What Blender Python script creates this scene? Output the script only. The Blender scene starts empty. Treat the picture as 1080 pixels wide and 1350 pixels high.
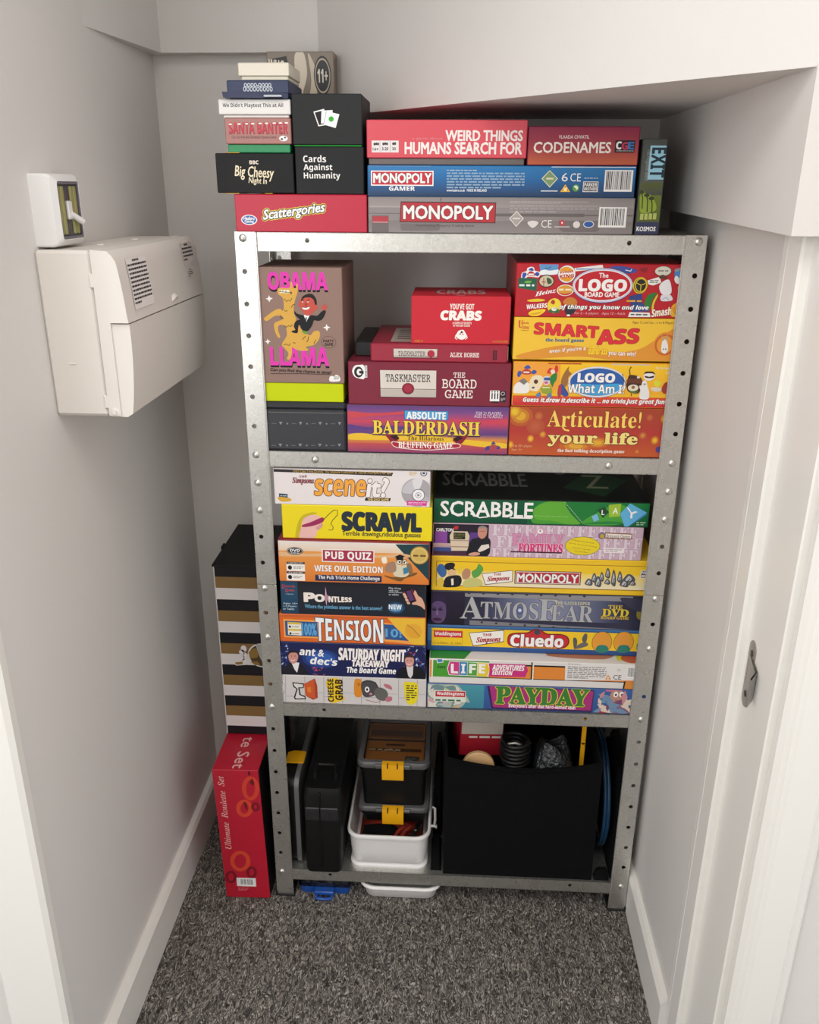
import bpy, math, random
from mathutils import Vector, Matrix
from mathutils.geometry import tessellate_polygon

SC = bpy.context.scene
COL = SC.collection

# ------------------------------------------------------------------ camera
cam_data = bpy.data.cameras.new('camera')
cam = bpy.data.objects.new('camera', cam_data)
COL.objects.link(cam)
YAW, PITCH, ROLL = -0.05194, -0.36423, 0.00518
fw = Vector((math.sin(YAW) * math.cos(PITCH), math.cos(YAW) * math.cos(PITCH), math.sin(PITCH)))
r0 = Vector((math.cos(YAW), -math.sin(YAW), 0))
u0 = r0.cross(fw)
rt = r0 * math.cos(ROLL) + u0 * math.sin(ROLL)
up = -r0 * math.sin(ROLL) + u0 * math.cos(ROLL)
M = Matrix((rt, up, -fw)).transposed().to_4x4()
M.translation = Vector((0.34401, -1.36489, 1.38758))
cam.matrix_world = M
cam_data.sensor_fit = 'VERTICAL'
cam_data.sensor_height = 36.0
cam_data.lens = 1122.0 / 1350.0 * 36.0
cam_data.clip_start = 0.02
SC.camera = cam

# ------------------------------------------------------------------ world, lamps, exposure
world = bpy.data.worlds.new('hall_daylight')
SC.world = world
world.use_nodes = True
bg = world.node_tree.nodes['Background']
bg.inputs['Color'].default_value = (0.985, 0.99, 1.0, 1)
bg.inputs['Strength'].default_value = 1.6

def area(name, loc, target, sx, sy, power, col):
    l = bpy.data.lights.new(name, 'AREA')
    l.shape = 'RECTANGLE'
    l.size, l.size_y, l.energy, l.color = sx, sy, power, col
    o = bpy.data.objects.new(name, l)
    COL.objects.link(o)
    o.location = loc
    o.rotation_euler = (Vector(target) - Vector(loc)).to_track_quat('-Z', 'Y').to_euler()
    return o
area('hall_window_light', (-0.42, -2.27, 1.35), (0.35, 0.0, 1.05), 0.85, 1.7, 22, (0.95, 0.975, 1.0))
area('hall_ceiling_light', (0.20, -1.25, 2.46), (0.25, -1.05, 0.0), 1.5, 0.9, 17, (1.0, 0.97, 0.93))

SC.view_settings.view_transform = 'Standard'
SC.view_settings.look = 'None'
SC.view_settings.gamma = 1.0
SC.view_settings.use_curve_mapping = False
SC.view_settings.exposure = 0.08

# ------------------------------------------------------------------ materials
def lin(h):
    h = h.lstrip('#')
    if len(h) == 3: h = ''.join(ch * 2 for ch in h)
    r = []
    for i in (0, 2, 4):
        c = int(h[i:i + 2], 16) / 255
        r.append(c / 12.92 if c <= 0.04045 else ((c + 0.055) / 1.055) ** 2.4)
    return (r[0], r[1], r[2], 1.0)

def mat(name, col='#ffffff', rough=0.5, metal=0.0, spec=0.5, bump=None, vary=None):
    m = bpy.data.materials.new(name)
    m.use_nodes = True
    nt = m.node_tree
    b = nt.nodes['Principled BSDF']
    b.inputs['Base Color'].default_value = lin(col)
    b.inputs['Roughness'].default_value = rough
    b.inputs['Metallic'].default_value = metal
    b.inputs['Specular IOR Level'].default_value = spec
    tc = nt.nodes.new('ShaderNodeTexCoord')
    if vary:
        sc, amt = vary
        n = nt.nodes.new('ShaderNodeTexNoise'); n.inputs['Scale'].default_value = sc; n.inputs['Detail'].default_value = 4
        mx = nt.nodes.new('ShaderNodeMix'); mx.data_type = 'RGBA'; mx.blend_type = 'MULTIPLY'
        rp = nt.nodes.new('ShaderNodeValToRGB')
        rp.color_ramp.elements[0].position = 0.3; rp.color_ramp.elements[1].position = 0.7
        rp.color_ramp.elements[0].color = (1 - amt, 1 - amt, 1 - amt, 1)
        mx.inputs[0].default_value = 1.0
        mx.inputs[6].default_value = lin(col)
        nt.links.new(tc.outputs['Object'], n.inputs['Vector'])
        nt.links.new(n.outputs['Fac'], rp.inputs['Fac'])
        nt.links.new(rp.outputs['Color'], mx.inputs[7])
        nt.links.new(mx.outputs[2], b.inputs['Base Color'])
    if bump:
        sc, st, dist = bump
        n2 = nt.nodes.new('ShaderNodeTexNoise'); n2.inputs['Scale'].default_value = sc; n2.inputs['Detail'].default_value = 3
        bp = nt.nodes.new('ShaderNodeBump'); bp.inputs['Strength'].default_value = st; bp.inputs['Distance'].default_value = dist
        nt.links.new(tc.outputs['Object'], n2.inputs['Vector'])
        nt.links.new(n2.outputs['Fac'], bp.inputs['Height'])
        nt.links.new(bp.outputs['Normal'], b.inputs['Normal'])
    return m

def ink_mat(name, rough, spec=0.4):
    m = mat(name, '#ffffff', rough, 0, spec)
    nt = m.node_tree
    a = nt.nodes.new('ShaderNodeAttribute'); a.attribute_name = 'ink'
    nt.links.new(a.outputs['Color'], nt.nodes['Principled BSDF'].inputs['Base Color'])
    return m

CARD = ink_mat('printed_card', 0.38)
MATTE = ink_mat('matte_card', 0.6, 0.3)
PLASTIC = ink_mat('printed_plastic', 0.35)
WALL = mat('white_wall_paint', '#dcd8d4', 0.6, spec=0.3, bump=(260, 0.12, 0.002), vary=(2.2, 0.03))
WOOD = mat('white_gloss_trim', '#e6e3dd', 0.35, spec=0.45, bump=(60, 0.05, 0.002))
CREAM = mat('cream_plastic', '#ded8d0', 0.42, spec=0.4)
TUBW = mat('white_plastic', '#e4e2e0', 0.4)
BLACKP = mat('black_plastic', '#0c0c0d', 0.45, spec=0.35, bump=(300, 0.06, 0.001))
BLACKF = mat('black_fabric', '#0b0b0d', 0.9, spec=0.15, bump=(900, 0.5, 0.002), vary=(40, 0.25))
YELLOW = mat('yellow_plastic', '#e8a813', 0.4)
RUBBER = mat('black_rubber', '#0b0b0c', 0.7)
BLUEP = mat('blue_plastic', '#164a9c', 0.35)
BLUED = mat('dark_blue_plastic', '#173e5e', 0.4)
STEEL = mat('brushed_steel', '#a9a7a2', 0.35, 0.8)
REDC = mat('red_cloth', '#8a2c20', 0.85, spec=0.2, bump=(500, 0.4, 0.002), vary=(60, 0.3))
DARKSTEEL = mat('dark_metal', '#4a4846', 0.35, 1.0)

def galvanised():
    m = mat('galvanised_steel', '#b9b8b2', 0.4, 0.9)
    nt = m.node_tree; b = nt.nodes['Principled BSDF']
    tc = nt.nodes.new('ShaderNodeTexCoord')
    n0 = nt.nodes.new('ShaderNodeTexNoise'); n0.inputs['Scale'].default_value = 90
    add = nt.nodes.new('ShaderNodeMix'); add.data_type = 'RGBA'; add.inputs[0].default_value = 0.06
    v = nt.nodes.new('ShaderNodeTexVoronoi'); v.inputs['Scale'].default_value = 170
    nt.links.new(tc.outputs['Object'], n0.inputs['Vector'])
    nt.links.new(tc.outputs['Object'], add.inputs[6]); nt.links.new(n0.outputs['Color'], add.inputs[7])
    nt.links.new(add.outputs[2], v.inputs['Vector'])
    sep = nt.nodes.new('ShaderNodeSeparateColor')
    nt.links.new(v.outputs['Color'], sep.inputs[0])
    rr = nt.nodes.new('ShaderNodeMapRange'); rr.inputs[3].default_value = 0.27; rr.inputs[4].default_value = 0.38
    nt.links.new(sep.outputs[0], rr.inputs[0]); nt.links.new(rr.outputs[0], b.inputs['Roughness'])
    rp = nt.nodes.new('ShaderNodeValToRGB')
    rp.color_ramp.elements[0].color = lin('#cfcec8'); rp.color_ramp.elements[1].color = lin('#dcdbd6')
    nt.links.new(sep.outputs[1], rp.inputs['Fac']); nt.links.new(rp.outputs['Color'], b.inputs['Base Color'])
    bp = nt.nodes.new('ShaderNodeBump'); bp.inputs['Strength'].default_value = 0.025; bp.inputs['Distance'].default_value = 0.001
    nt.links.new(sep.outputs[2], bp.inputs['Height']); nt.links.new(bp.outputs['Normal'], b.inputs['Normal'])
    return m
GALV = galvanised()

def carpet_mat():
    m = mat('grey_loop_carpet', '#555250', 0.95, spec=0.1)
    nt = m.node_tree; b = nt.nodes['Principled BSDF']
    tc = nt.nodes.new('ShaderNodeTexCoord')
    mp = nt.nodes.new('ShaderNodeMapping'); mp.inputs['Scale'].default_value = (1.0, 0.42, 1.0)
    n0 = nt.nodes.new('ShaderNodeTexNoise'); n0.inputs['Scale'].default_value = 70
    add = nt.nodes.new('ShaderNodeMix'); add.data_type = 'RGBA'; add.inputs[0].default_value = 0.03
    nt.links.new(tc.outputs['Object'], mp.inputs['Vector']); nt.links.new(mp.outputs['Vector'], n0.inputs['Vector'])
    nt.links.new(mp.outputs['Vector'], add.inputs[6]); nt.links.new(n0.outputs['Color'], add.inputs[7])
    v = nt.nodes.new('ShaderNodeTexVoronoi'); v.inputs['Scale'].default_value = 400
    nt.links.new(add.outputs[2], v.inputs['Vector'])
    sep = nt.nodes.new('ShaderNodeSeparateColor'); nt.links.new(v.outputs['Color'], sep.inputs[0])
    rp = nt.nodes.new('ShaderNodeValToRGB')
    e = rp.color_ramp.elements
    e[0].position = 0.0; e[0].color = lin('#3b3835'); e[1].position = 1.0; e[1].color = lin('#c0bab2')
    k = e.new(0.45); k.color = lin('#726d68')
    k = e.new(0.8); k.color = lin('#989289')
    nt.links.new(sep.outputs[0], rp.inputs['Fac'])
    gap = nt.nodes.new('ShaderNodeMapRange'); gap.inputs[1].default_value = 0.2; gap.inputs[2].default_value = 0.75
    gap.inputs[3].default_value = 1.0; gap.inputs[4].default_value = 0.45
    nt.links.new(v.outputs['Distance'], gap.inputs[0])
    mx = nt.nodes.new('ShaderNodeMix'); mx.data_type = 'RGBA'; mx.blend_type = 'MULTIPLY'; mx.inputs[0].default_value = 1
    nt.links.new(rp.outputs['Color'], mx.inputs[6]); nt.links.new(gap.outputs[0], mx.inputs[7])
    nt.links.new(mx.outputs[2], b.inputs['Base Color'])
    bp = nt.nodes.new('ShaderNodeBump'); bp.invert = True; bp.inputs['Strength'].default_value = 0.55; bp.inputs['Distance'].default_value = 0.003
    nt.links.new(v.outputs['Distance'], bp.inputs['Height']); nt.links.new(bp.outputs['Normal'], b.inputs['Normal'])
    return m
CARPET = carpet_mat()

def clear_mat(name, tint, gloss):
    m = bpy.data.materials.new(name); m.use_nodes = True
    nt = m.node_tree; nt.nodes.clear()
    out = nt.nodes.new('ShaderNodeOutputMaterial'); mix = nt.nodes.new('ShaderNodeMixShader')
    t = nt.nodes.new('ShaderNodeBsdfTransparent'); t.inputs['Color'].default_value = tint
    g = nt.nodes.new('ShaderNodeBsdfGlossy'); g.inputs['Roughness'].default_value = 0.12
    mix.inputs[0].default_value = gloss
    nt.links.new(t.outputs[0], mix.inputs[1]); nt.links.new(g.outputs[0], mix.inputs[2]); nt.links.new(mix.outputs[0], out.inputs[0])
    return m
CLEAR = clear_mat('clear_plastic', (0.9, 0.9, 0.9, 1), 0.06)
FROST = mat('frosted_plastic', '#5c5b5b', 0.4)

# ------------------------------------------------------------------ mesh building
class MB:
    """collects polygons with a colour each and links them as ONE mesh object"""
    def __init__(s, col='#ffffff'):
        s.v, s.f, s.c, s.col = [], [], [], col
    def face(s, pts, col=None):
        n = len(s.v); s.v += [tuple(p) for p in pts]; s.f.append(tuple(range(n, n + len(pts)))); s.c.append(col or s.col)
    def idx(s, verts, faces, col=None):
        n = len(s.v); s.v += [tuple(p) for p in verts]
        for f in faces: s.f.append(tuple(n + i for i in f)); s.c.append(col or s.col)
    def box(s, x0, x1, y0, y1, z0, z1, col=None, b=0.001):
        b = min(b, (x1 - x0) * .4, (y1 - y0) * .4, (z1 - z0) * .4)
        X, Y, Z = (x0, x1), (y0, y1), (z0, z1)
        V = []; I = {}
        for i in (0, 1):
            for j in (0, 1):
                for k in (0, 1):
                    bx, by, bz = (b if i == 0 else -b), (b if j == 0 else -b), (b if k == 0 else -b)
                    I[i, j, k] = len(V)
                    V += [(X[i], Y[j] + by, Z[k] + bz), (X[i] + bx, Y[j], Z[k] + bz), (X[i] + bx, Y[j] + by, Z[k])]
        g = lambda i, j, k, a: I[i, j, k] + a
        F = [[g(0,0,0,0), g(0,0,1,0), g(0,1,1,0), g(0,1,0,0)], [g(1,0,0,0), g(1,1,0,0), g(1,1,1,0), g(1,0,1,0)],
             [g(0,0,0,1), g(1,0,0,1), g(1,0,1,1), g(0,0,1,1)], [g(0,1,0,1), g(0,1,1,1), g(1,1,1,1), g(1,1,0,1)],
             [g(0,0,0,2), g(0,1,0,2), g(1,1,0,2), g(1,0,0,2)], [g(0,0,1,2), g(1,0,1,2), g(1,1,1,2), g(0,1,1,2)]]
        for j in (0, 1):
            for k in (0, 1): F.append([g(0,j,k,1), g(1,j,k,1), g(1,j,k,2), g(0,j,k,2)])
        for i in (0, 1):
            for k in (0, 1): F.append([g(i,0,k,0), g(i,1,k,0), g(i,1,k,2), g(i,0,k,2)])
            for j in (0, 1): F.append([g(i,j,0,0), g(i,j,1,0), g(i,j,1,1), g(i,j,0,1)])
        for q in I.values(): F.append([q, q + 1, q + 2])
        s.idx(V, F, col)
    def loft(s, rings, col=None, cap0=True, cap1=True, closed=True):
        n = len(rings[0]); V = [p for r in rings for p in r]; F = []
        for a in range(len(rings) - 1):
            for i in range(n if closed else n - 1):
                j = (i + 1) % n
                F.append([a * n + i, a * n + j, (a + 1) * n + j, (a + 1) * n + i])
        if cap0: F.append(list(range(n))[::-1])
        if cap1: F.append(list(range((len(rings) - 1) * n, len(rings) * n)))
        s.idx(V, F, col)
    def tube(s, pts, r, n=8, col=None, closed=False):
        pts = [Vector(p) for p in pts]; rings = []
        m = len(pts); prev = None
        for i, p in enumerate(pts):
            a = pts[(i - 1) % m] if (closed or i > 0) else p
            b = pts[(i + 1) % m] if (closed or i < m - 1) else p
            t = (b - a).normalized()
            if prev is None:
                q = t.orthogonal().normalized()
            else:
                q = (prev - t * prev.dot(t)).normalized()
            prev = q; w = t.cross(q)
            rr = r[i] if isinstance(r, (list, tuple)) else r
            rings.append([p + (q * math.cos(2 * math.pi * k / n) + w * math.sin(2 * math.pi * k / n)) * rr for k in range(n)])
        if closed: rings.append(rings[0])
        s.loft(rings, col, not closed, not closed)
    def lathe(s, o, ax, prof, n=16, col=None):
        ax = Vector(ax).normalized(); q = ax.orthogonal().normalized(); w = ax.cross(q); o = Vector(o)
        s.loft([[o + ax * h + (q * math.cos(2 * math.pi * k / n) + w * math.sin(2 * math.pi * k / n)) * max(r, 1e-5) for k in range(n)] for r, h in prof], col)
    def prism(s, poly, axis, a0, a1, col=None):
        """extrude a 2-D outline along an axis ('x','y','z')"""
        def at(p, a):
            return {'x': (a, p[0], p[1]), 'y': (p[0], a, p[1]), 'z': (p[0], p[1], a)}[axis]
        n = len(poly)
        V = [at(p, a0) for p in poly] + [at(p, a1) for p in poly]
        F = [[i, (i + 1) % n, n + (i + 1) % n, n + i] for i in range(n)]
        tri = tessellate_polygon([[Vector((p[0], p[1], 0)) for p in poly]])
        F += [list(t)[::-1] for t in tri] + [[n + i for i in t] for t in tri]
        s.idx(V, F, col)
    def build(s, name, m, parent=None, origin=None, smooth=None, rot=None):
        me = bpy.data.meshes.new(name)
        o3 = Vector(origin) if origin else Vector((0, 0, 0))
        base = o3
        if parent is not None:
            base = Vector(parent['at']) if origin is None else o3
        me.from_pydata([tuple(Vector(p) - base) for p in s.v], [], s.f)
        at = me.attributes.new('ink', 'FLOAT_COLOR', 'CORNER')
        data = []
        cache = {}
        for f, c in zip(s.f, s.c):
            if isinstance(c, (list, tuple)):
                for cc in c:
                    if cc not in cache: cache[cc] = lin(cc)
                    data += cache[cc]
            else:
                if c not in cache: cache[c] = lin(c)
                data += cache[c] * len(f)
        at.data.foreach_set('color', data)
        me.materials.append(m)
        me.validate(clean_customdata=False)
        if smooth is not None:
            me.shade_smooth()
            me.set_sharp_from_angle(angle=math.radians(smooth))
        o = bpy.data.objects.new(name, me); COL.objects.link(o)
        if parent is not None:
            o.parent = parent
            if origin is not None: o.location = o3 - Vector(parent['at'])
        else:
            o.location = base
        return o

def tag(o, label=None, cat=None, group=None, kind=None):
    if label: o['label'] = label
    if cat: o['category'] = cat
    if group: o['group'] = group
    if kind: o['kind'] = kind
    return o

def thing(name, at, label, cat, group=None):
    o = bpy.data.objects.new(name, None); COL.objects.link(o)
    o.empty_display_size = 0.05; o.location = at; o['at'] = list(at)
    return tag(o, label, cat, group)

def struct(name, mb, m, smooth=None):
    return tag(mb.build(name, m, None, None, smooth), kind='structure')

def rring(cx, cy, w, d, r, z, n=5):
    P = []
    for (sx, sy, a0) in ((1, 1, 0), (-1, 1, 90), (-1, -1, 180), (1, -1, 270)):
        for k in range(n + 1):
            a = math.radians(a0 + 90 * k / n)
            P.append((cx + sx * (w / 2 - r) + r * math.cos(a), cy + sy * (d / 2 - r) + r * math.sin(a), z))
    return P

# ------------------------------------------------------------------ printed lettering
GLYPH = {}
def fkey(kw):
    """letter style and extra stroke weight: heavy lettering uses bold glyphs plus a thin stroke"""
    f, b = kw.get('f'), max(0.0, kw.get('b', 0.0))
    if f in (None, 'g', 'x', 'c', 'c2', 'w'):
        if b >= .04: return 'b', max(0.0, b - .04)
        return None, b
    return f, b * .5
def styled(t, f):
    out = ''
    for ch in t:
        o = ord(ch); U = 65 <= o <= 90; L = 97 <= o <= 122; D = 48 <= o <= 57
        base = {'it': (0x1D434, 0x1D44E, 48), 'B': (0x1D400, 0x1D41A, 0x1D7CE), 'b': (0x1D5D4, 0x1D5EE, 0x1D7EC), 's': (0x1D468, 0x1D482, 0x1D7CE), 'm': (0x1D670, 0x1D68A, 0x1D7F6), 'bi': (0x1D63C, 0x1D656, 0x1D7EC)}.get(f)
        if f == 'it' and ch == 'h': out += chr(0x210E); continue
        out += chr(base[0] + o - 65 if U else base[1] + o - 97 if L else base[2] + o - 48) if base and (U or L or D) else ch
    return out
def make_glyphs():
    objs = []
    for key in GLYPH:
        t, f, sh = key
        cu = bpy.data.curves.new('lettering', 'FONT')
        cu.body = styled(t, f); cu.shear = sh; cu.resolution_u = 2; cu.fill_mode = 'FRONT'
        o = bpy.data.objects.new('lettering', cu); COL.objects.link(o); objs.append((key, o))
    dg = bpy.context.evaluated_depsgraph_get(); dg.update()
    for key, o in objs:
        me = bpy.data.meshes.new_from_object(o.evaluated_get(dg))
        GLYPH[key] = ([(v.co.x, v.co.y) for v in me.vertices], [tuple(p.vertices) for p in me.polygons])
        bpy.data.meshes.remove(me)
    for key, o in objs:
        cu = o.data; bpy.data.objects.remove(o); bpy.data.curves.remove(cu)
def prepare(ops):
    for op in ops:
        if op[0] == 'T': GLYPH.setdefault((op[1], fkey(op[7])[0], op[7].get('sh', 0.0)), None)

def spline(pts, closed=True, n=4):
    m = len(pts); out = []
    for i in range(m if closed else m - 1):
        p0, p1, p2, p3 = [pts[(i + k) % m] if closed else pts[max(0, min(m - 1, i + k))] for k in (-1, 0, 1, 2)]
        for k in range(n):
            t = k / n
            out.append(tuple(0.5 * ((2 * p1[a]) + (-p0[a] + p2[a]) * t + (2 * p0[a] - 5 * p1[a] + 4 * p2[a] - p3[a]) * t * t + (-p0[a] + 3 * p1[a] - 3 * p2[a] + p3[a]) * t ** 3) for a in (0, 1)))
    if not closed: out.append(pts[-1])
    return out

def printed(mb, ops, O, U, V, N, w, h, wmax=None, edge=0.0012):
    """lay flat printed shapes on a rectangle: O corner, U right, V up, N out of the sheet; w, h its size"""
    O, U, V, N = Vector(O), Vector(U), Vector(V), Vector(N)
    wmax = wmax or w
    lay = [0.0]; start = [0.0]; STEP = 0.000012; HAIR = 0.0000025
    def pt(p):
        x = min(max(p[0], edge), wmax - edge); y = min(max(p[1], edge), h - edge)
        return O + U * x + V * y + N * (0.00005 + lay[0])
    def poly(pts, col):
        tri = tessellate_polygon([[Vector((p[0], p[1], 0)) for p in pts]])
        P = [pt(p) for p in pts]
        A = sum(pts[i][0] * pts[(i + 1) % len(pts)][1] - pts[(i + 1) % len(pts)][0] * pts[i][1] for i in range(len(pts)))
        F = []
        for t in tri:
            a, b, c = [pts[i] for i in t]
            s = (b[0] - a[0]) * (c[1] - a[1]) - (c[0] - a[0]) * (b[1] - a[1])
            F.append(tuple(t) if s > 0 else tuple(t)[::-1])
        mb.idx(P, F, col)
    def rect(x0, y0, x1, y1, col): mb.face([pt((x0, y0)), pt((x1, y0)), pt((x1, y1)), pt((x0, y1))], col)
    for op in ops:
        k = op[0]
        if k in 'RGBM' or k == 'C' or k == 'E': x0, y0, x1, y1 = op[1] * w, op[2] * h, op[3] * w, op[4] * h
        if k == 'R':
            if len(op) > 6: lay[0] = start[0]
            start[0] = lay[0]
            rect(x0, y0, x1, y1, op[5])
        elif k == 'G':
            t, b, hz = op[5], op[6], op[7]
            mb.face([pt((x0, y0)), pt((x1, y0)), pt((x1, y1)), pt((x0, y1))], (t, b, b, t) if hz else (b, b, t, t))
        elif k == 'P': poly([(p[0] * w, p[1] * h) for p in op[1]], op[2])
        elif k == 'S': poly(spline([(p[0] * w, p[1] * h) for p in op[1]]), op[2])
        elif k == 'E':
            cx, cy, rx, ry = (x0 + x1) / 2, (y0 + y1) / 2, (x1 - x0) / 2, (y1 - y0) / 2
            n = 36 if rx > 0.008 else 16
            poly([(cx + rx * math.cos(2 * math.pi * i / n), cy + ry * math.sin(2 * math.pi * i / n)) for i in range(n)], op[5])
        elif k == 'K':
            pts = [(p[0] * w, p[1] * h) for p in op[1]]; hw = op[2] * h / 2; cl = op[4]; m = len(pts)
            lr = []
            for i in range(m):
                a = pts[i - 1] if (cl or i > 0) else pts[i]; b = pts[(i + 1) % m] if (cl or i < m - 1) else pts[i]
                d = Vector((b[0] - a[0], b[1] - a[1])); d.normalize()
                lr.append(((pts[i][0] - d.y * hw, pts[i][1] + d.x * hw), (pts[i][0] + d.y * hw, pts[i][1] - d.x * hw)))
            for i in range(m if cl else m - 1):
                a, b = lr[i], lr[(i + 1) % m]
                mb.face([pt(a[1]), pt(b[1]), pt(b[0]), pt(a[0])], op[3])
        elif k == 'B':
            rect(x0, y0, x1, y1, '#f3f1ee'); lay[0] += STEP
            rnd = random.Random(op[5]); x = x0 + (x1 - x0) * .06
            while x < x1 - (x1 - x0) * .08:
                bw = rnd.choice((.012, .02, .034)) * (x1 - x0)
                rect(x, y0 + (y1 - y0) * .1, x + bw, y1 - (y1 - y0) * .06, '#1b1a1d')
                x += bw + rnd.choice((.014, .022, .03)) * (x1 - x0)
        elif k == 'M':
            rnd = random.Random(op[7]); n = op[6]; rh = (y1 - y0) / n
            for i in range(n):
                x = x0; end = x1 if (i < n - 1 or n == 1) else x0 + (x1 - x0) * rnd.uniform(.5, .9)
                yy = y1 - (i + 1) * rh
                while x < end - rh * .5:
                    L = rnd.uniform(.8, 3.2) * rh
                    rect(x, yy + rh * .25, min(x + L, end), yy + rh * .75, op[5]); x += L + rh * .45
        elif k == 'C':
            rnd = random.Random(op[7])
            for i in range(op[6]):
                x, y, a, s = rnd.uniform(x0, x1), rnd.uniform(y0, y1), rnd.uniform(0, 3.1), op[8] * w * rnd.uniform(.4, 1)
                dx, dy = math.cos(a) * s, math.sin(a) * s
                q = [(x - dx, y - dy), (x + dy * .4, y - dx * .4), (x + dx, y + dy), (x - dy * .4, y + dx * .4)]
                mb.face([pt(p) for p in q], rnd.choice(op[5])); lay[0] += HAIR * .6
        elif k == 'T':
            t, kw = op[1], op[7]
            x0, y0, x1, y1 = op[2] * w, op[3] * h, op[4] * w, op[5] * h
            if kw.get('same'): lay[0] = start[0]
            start[0] = lay[0]
            if 'bgpad' in kw:
                pd = 0.003; rect(x0 - pd, y0 - pd, x1 + pd, y1 + pd, kw['bgpad'][0]); lay[0] += STEP
            f, b = fkey(kw); base = GLYPH[(t, f, kw.get('sh', 0.0))]
            bx0 = min(p[0] for p in base[0]); bx1 = max(p[0] for p in base[0]); by0 = min(p[1] for p in base[0]); by1 = max(p[1] for p in base[0])
            tl = math.radians(kw.get('tl', 0)); rot = kw.get('rot', 0); warp = kw.get('warp', 0)
            cx, cy = (x0 + x1) / 2, (y0 + y1) / 2
            hh = y1 - y0
            if tl and not rot: hh = max(hh - abs(math.tan(tl)) * (x1 - x0), hh * .35)
            def put(p):
                a = (p[0] - bx0) / (bx1 - bx0); c = (p[1] - by0) / (by1 - by0)
                if warp: c = .5 + (c - .5) * (1 - warp + warp * 2 * abs(a - .5) * 1.6)
                if kw.get('tp'):
                    c = .5 + (c - .5) * (1 - (1 - kw['tp']) * a)
                if rot == 90: return (x1 - c * (x1 - x0), y0 + a * (y1 - y0))
                if rot == -90: return (x0 + c * (x1 - x0), y1 - a * (y1 - y0))
                X, Y = x0 + a * (x1 - x0), cy + (c - .5) * hh
                if tl:
                    Y += math.tan(tl) * (X - cx)
                return (X, Y)
            em = (x1 - x0) / (by1 - by0) if rot else hh / (by1 - by0)
            em = min(em, 1.6 * ((y1 - y0) if rot else (x1 - x0)) / (bx1 - bx0))
            Q = [put(p) for p in base[0]]
            def lay_text(col, r, dx=0, dy=0):
                n = 1 if r <= 0 else (6 if len(Q) > 1500 else 8)
                for k in range(n):
                    ox, oy = dx + r * math.cos(2 * math.pi * k / n + .4), dy + r * math.sin(2 * math.pi * k / n + .4)
                    mb.idx([pt((q[0] + ox, q[1] + oy)) for q in Q], base[1], col); lay[0] += HAIR
            if 'sd' in kw:
                lay_text(kw['sd'][2], (kw['o'][1] * .5 * em if 'o' in kw else 0), kw['sd'][0] * em, kw['sd'][1] * em); lay[0] += STEP
            if 'o2' in kw:
                lay_text(kw['o2'][0], (b + kw['o'][1] * .5 + kw['o2'][1] * .5) * em); lay[0] += STEP
            if 'o' in kw:
                lay_text(kw['o'][0], (b + kw['o'][1] * .5) * em); lay[0] += STEP
            lay_text(op[6], b * em)
        lay[0] += STEP

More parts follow.
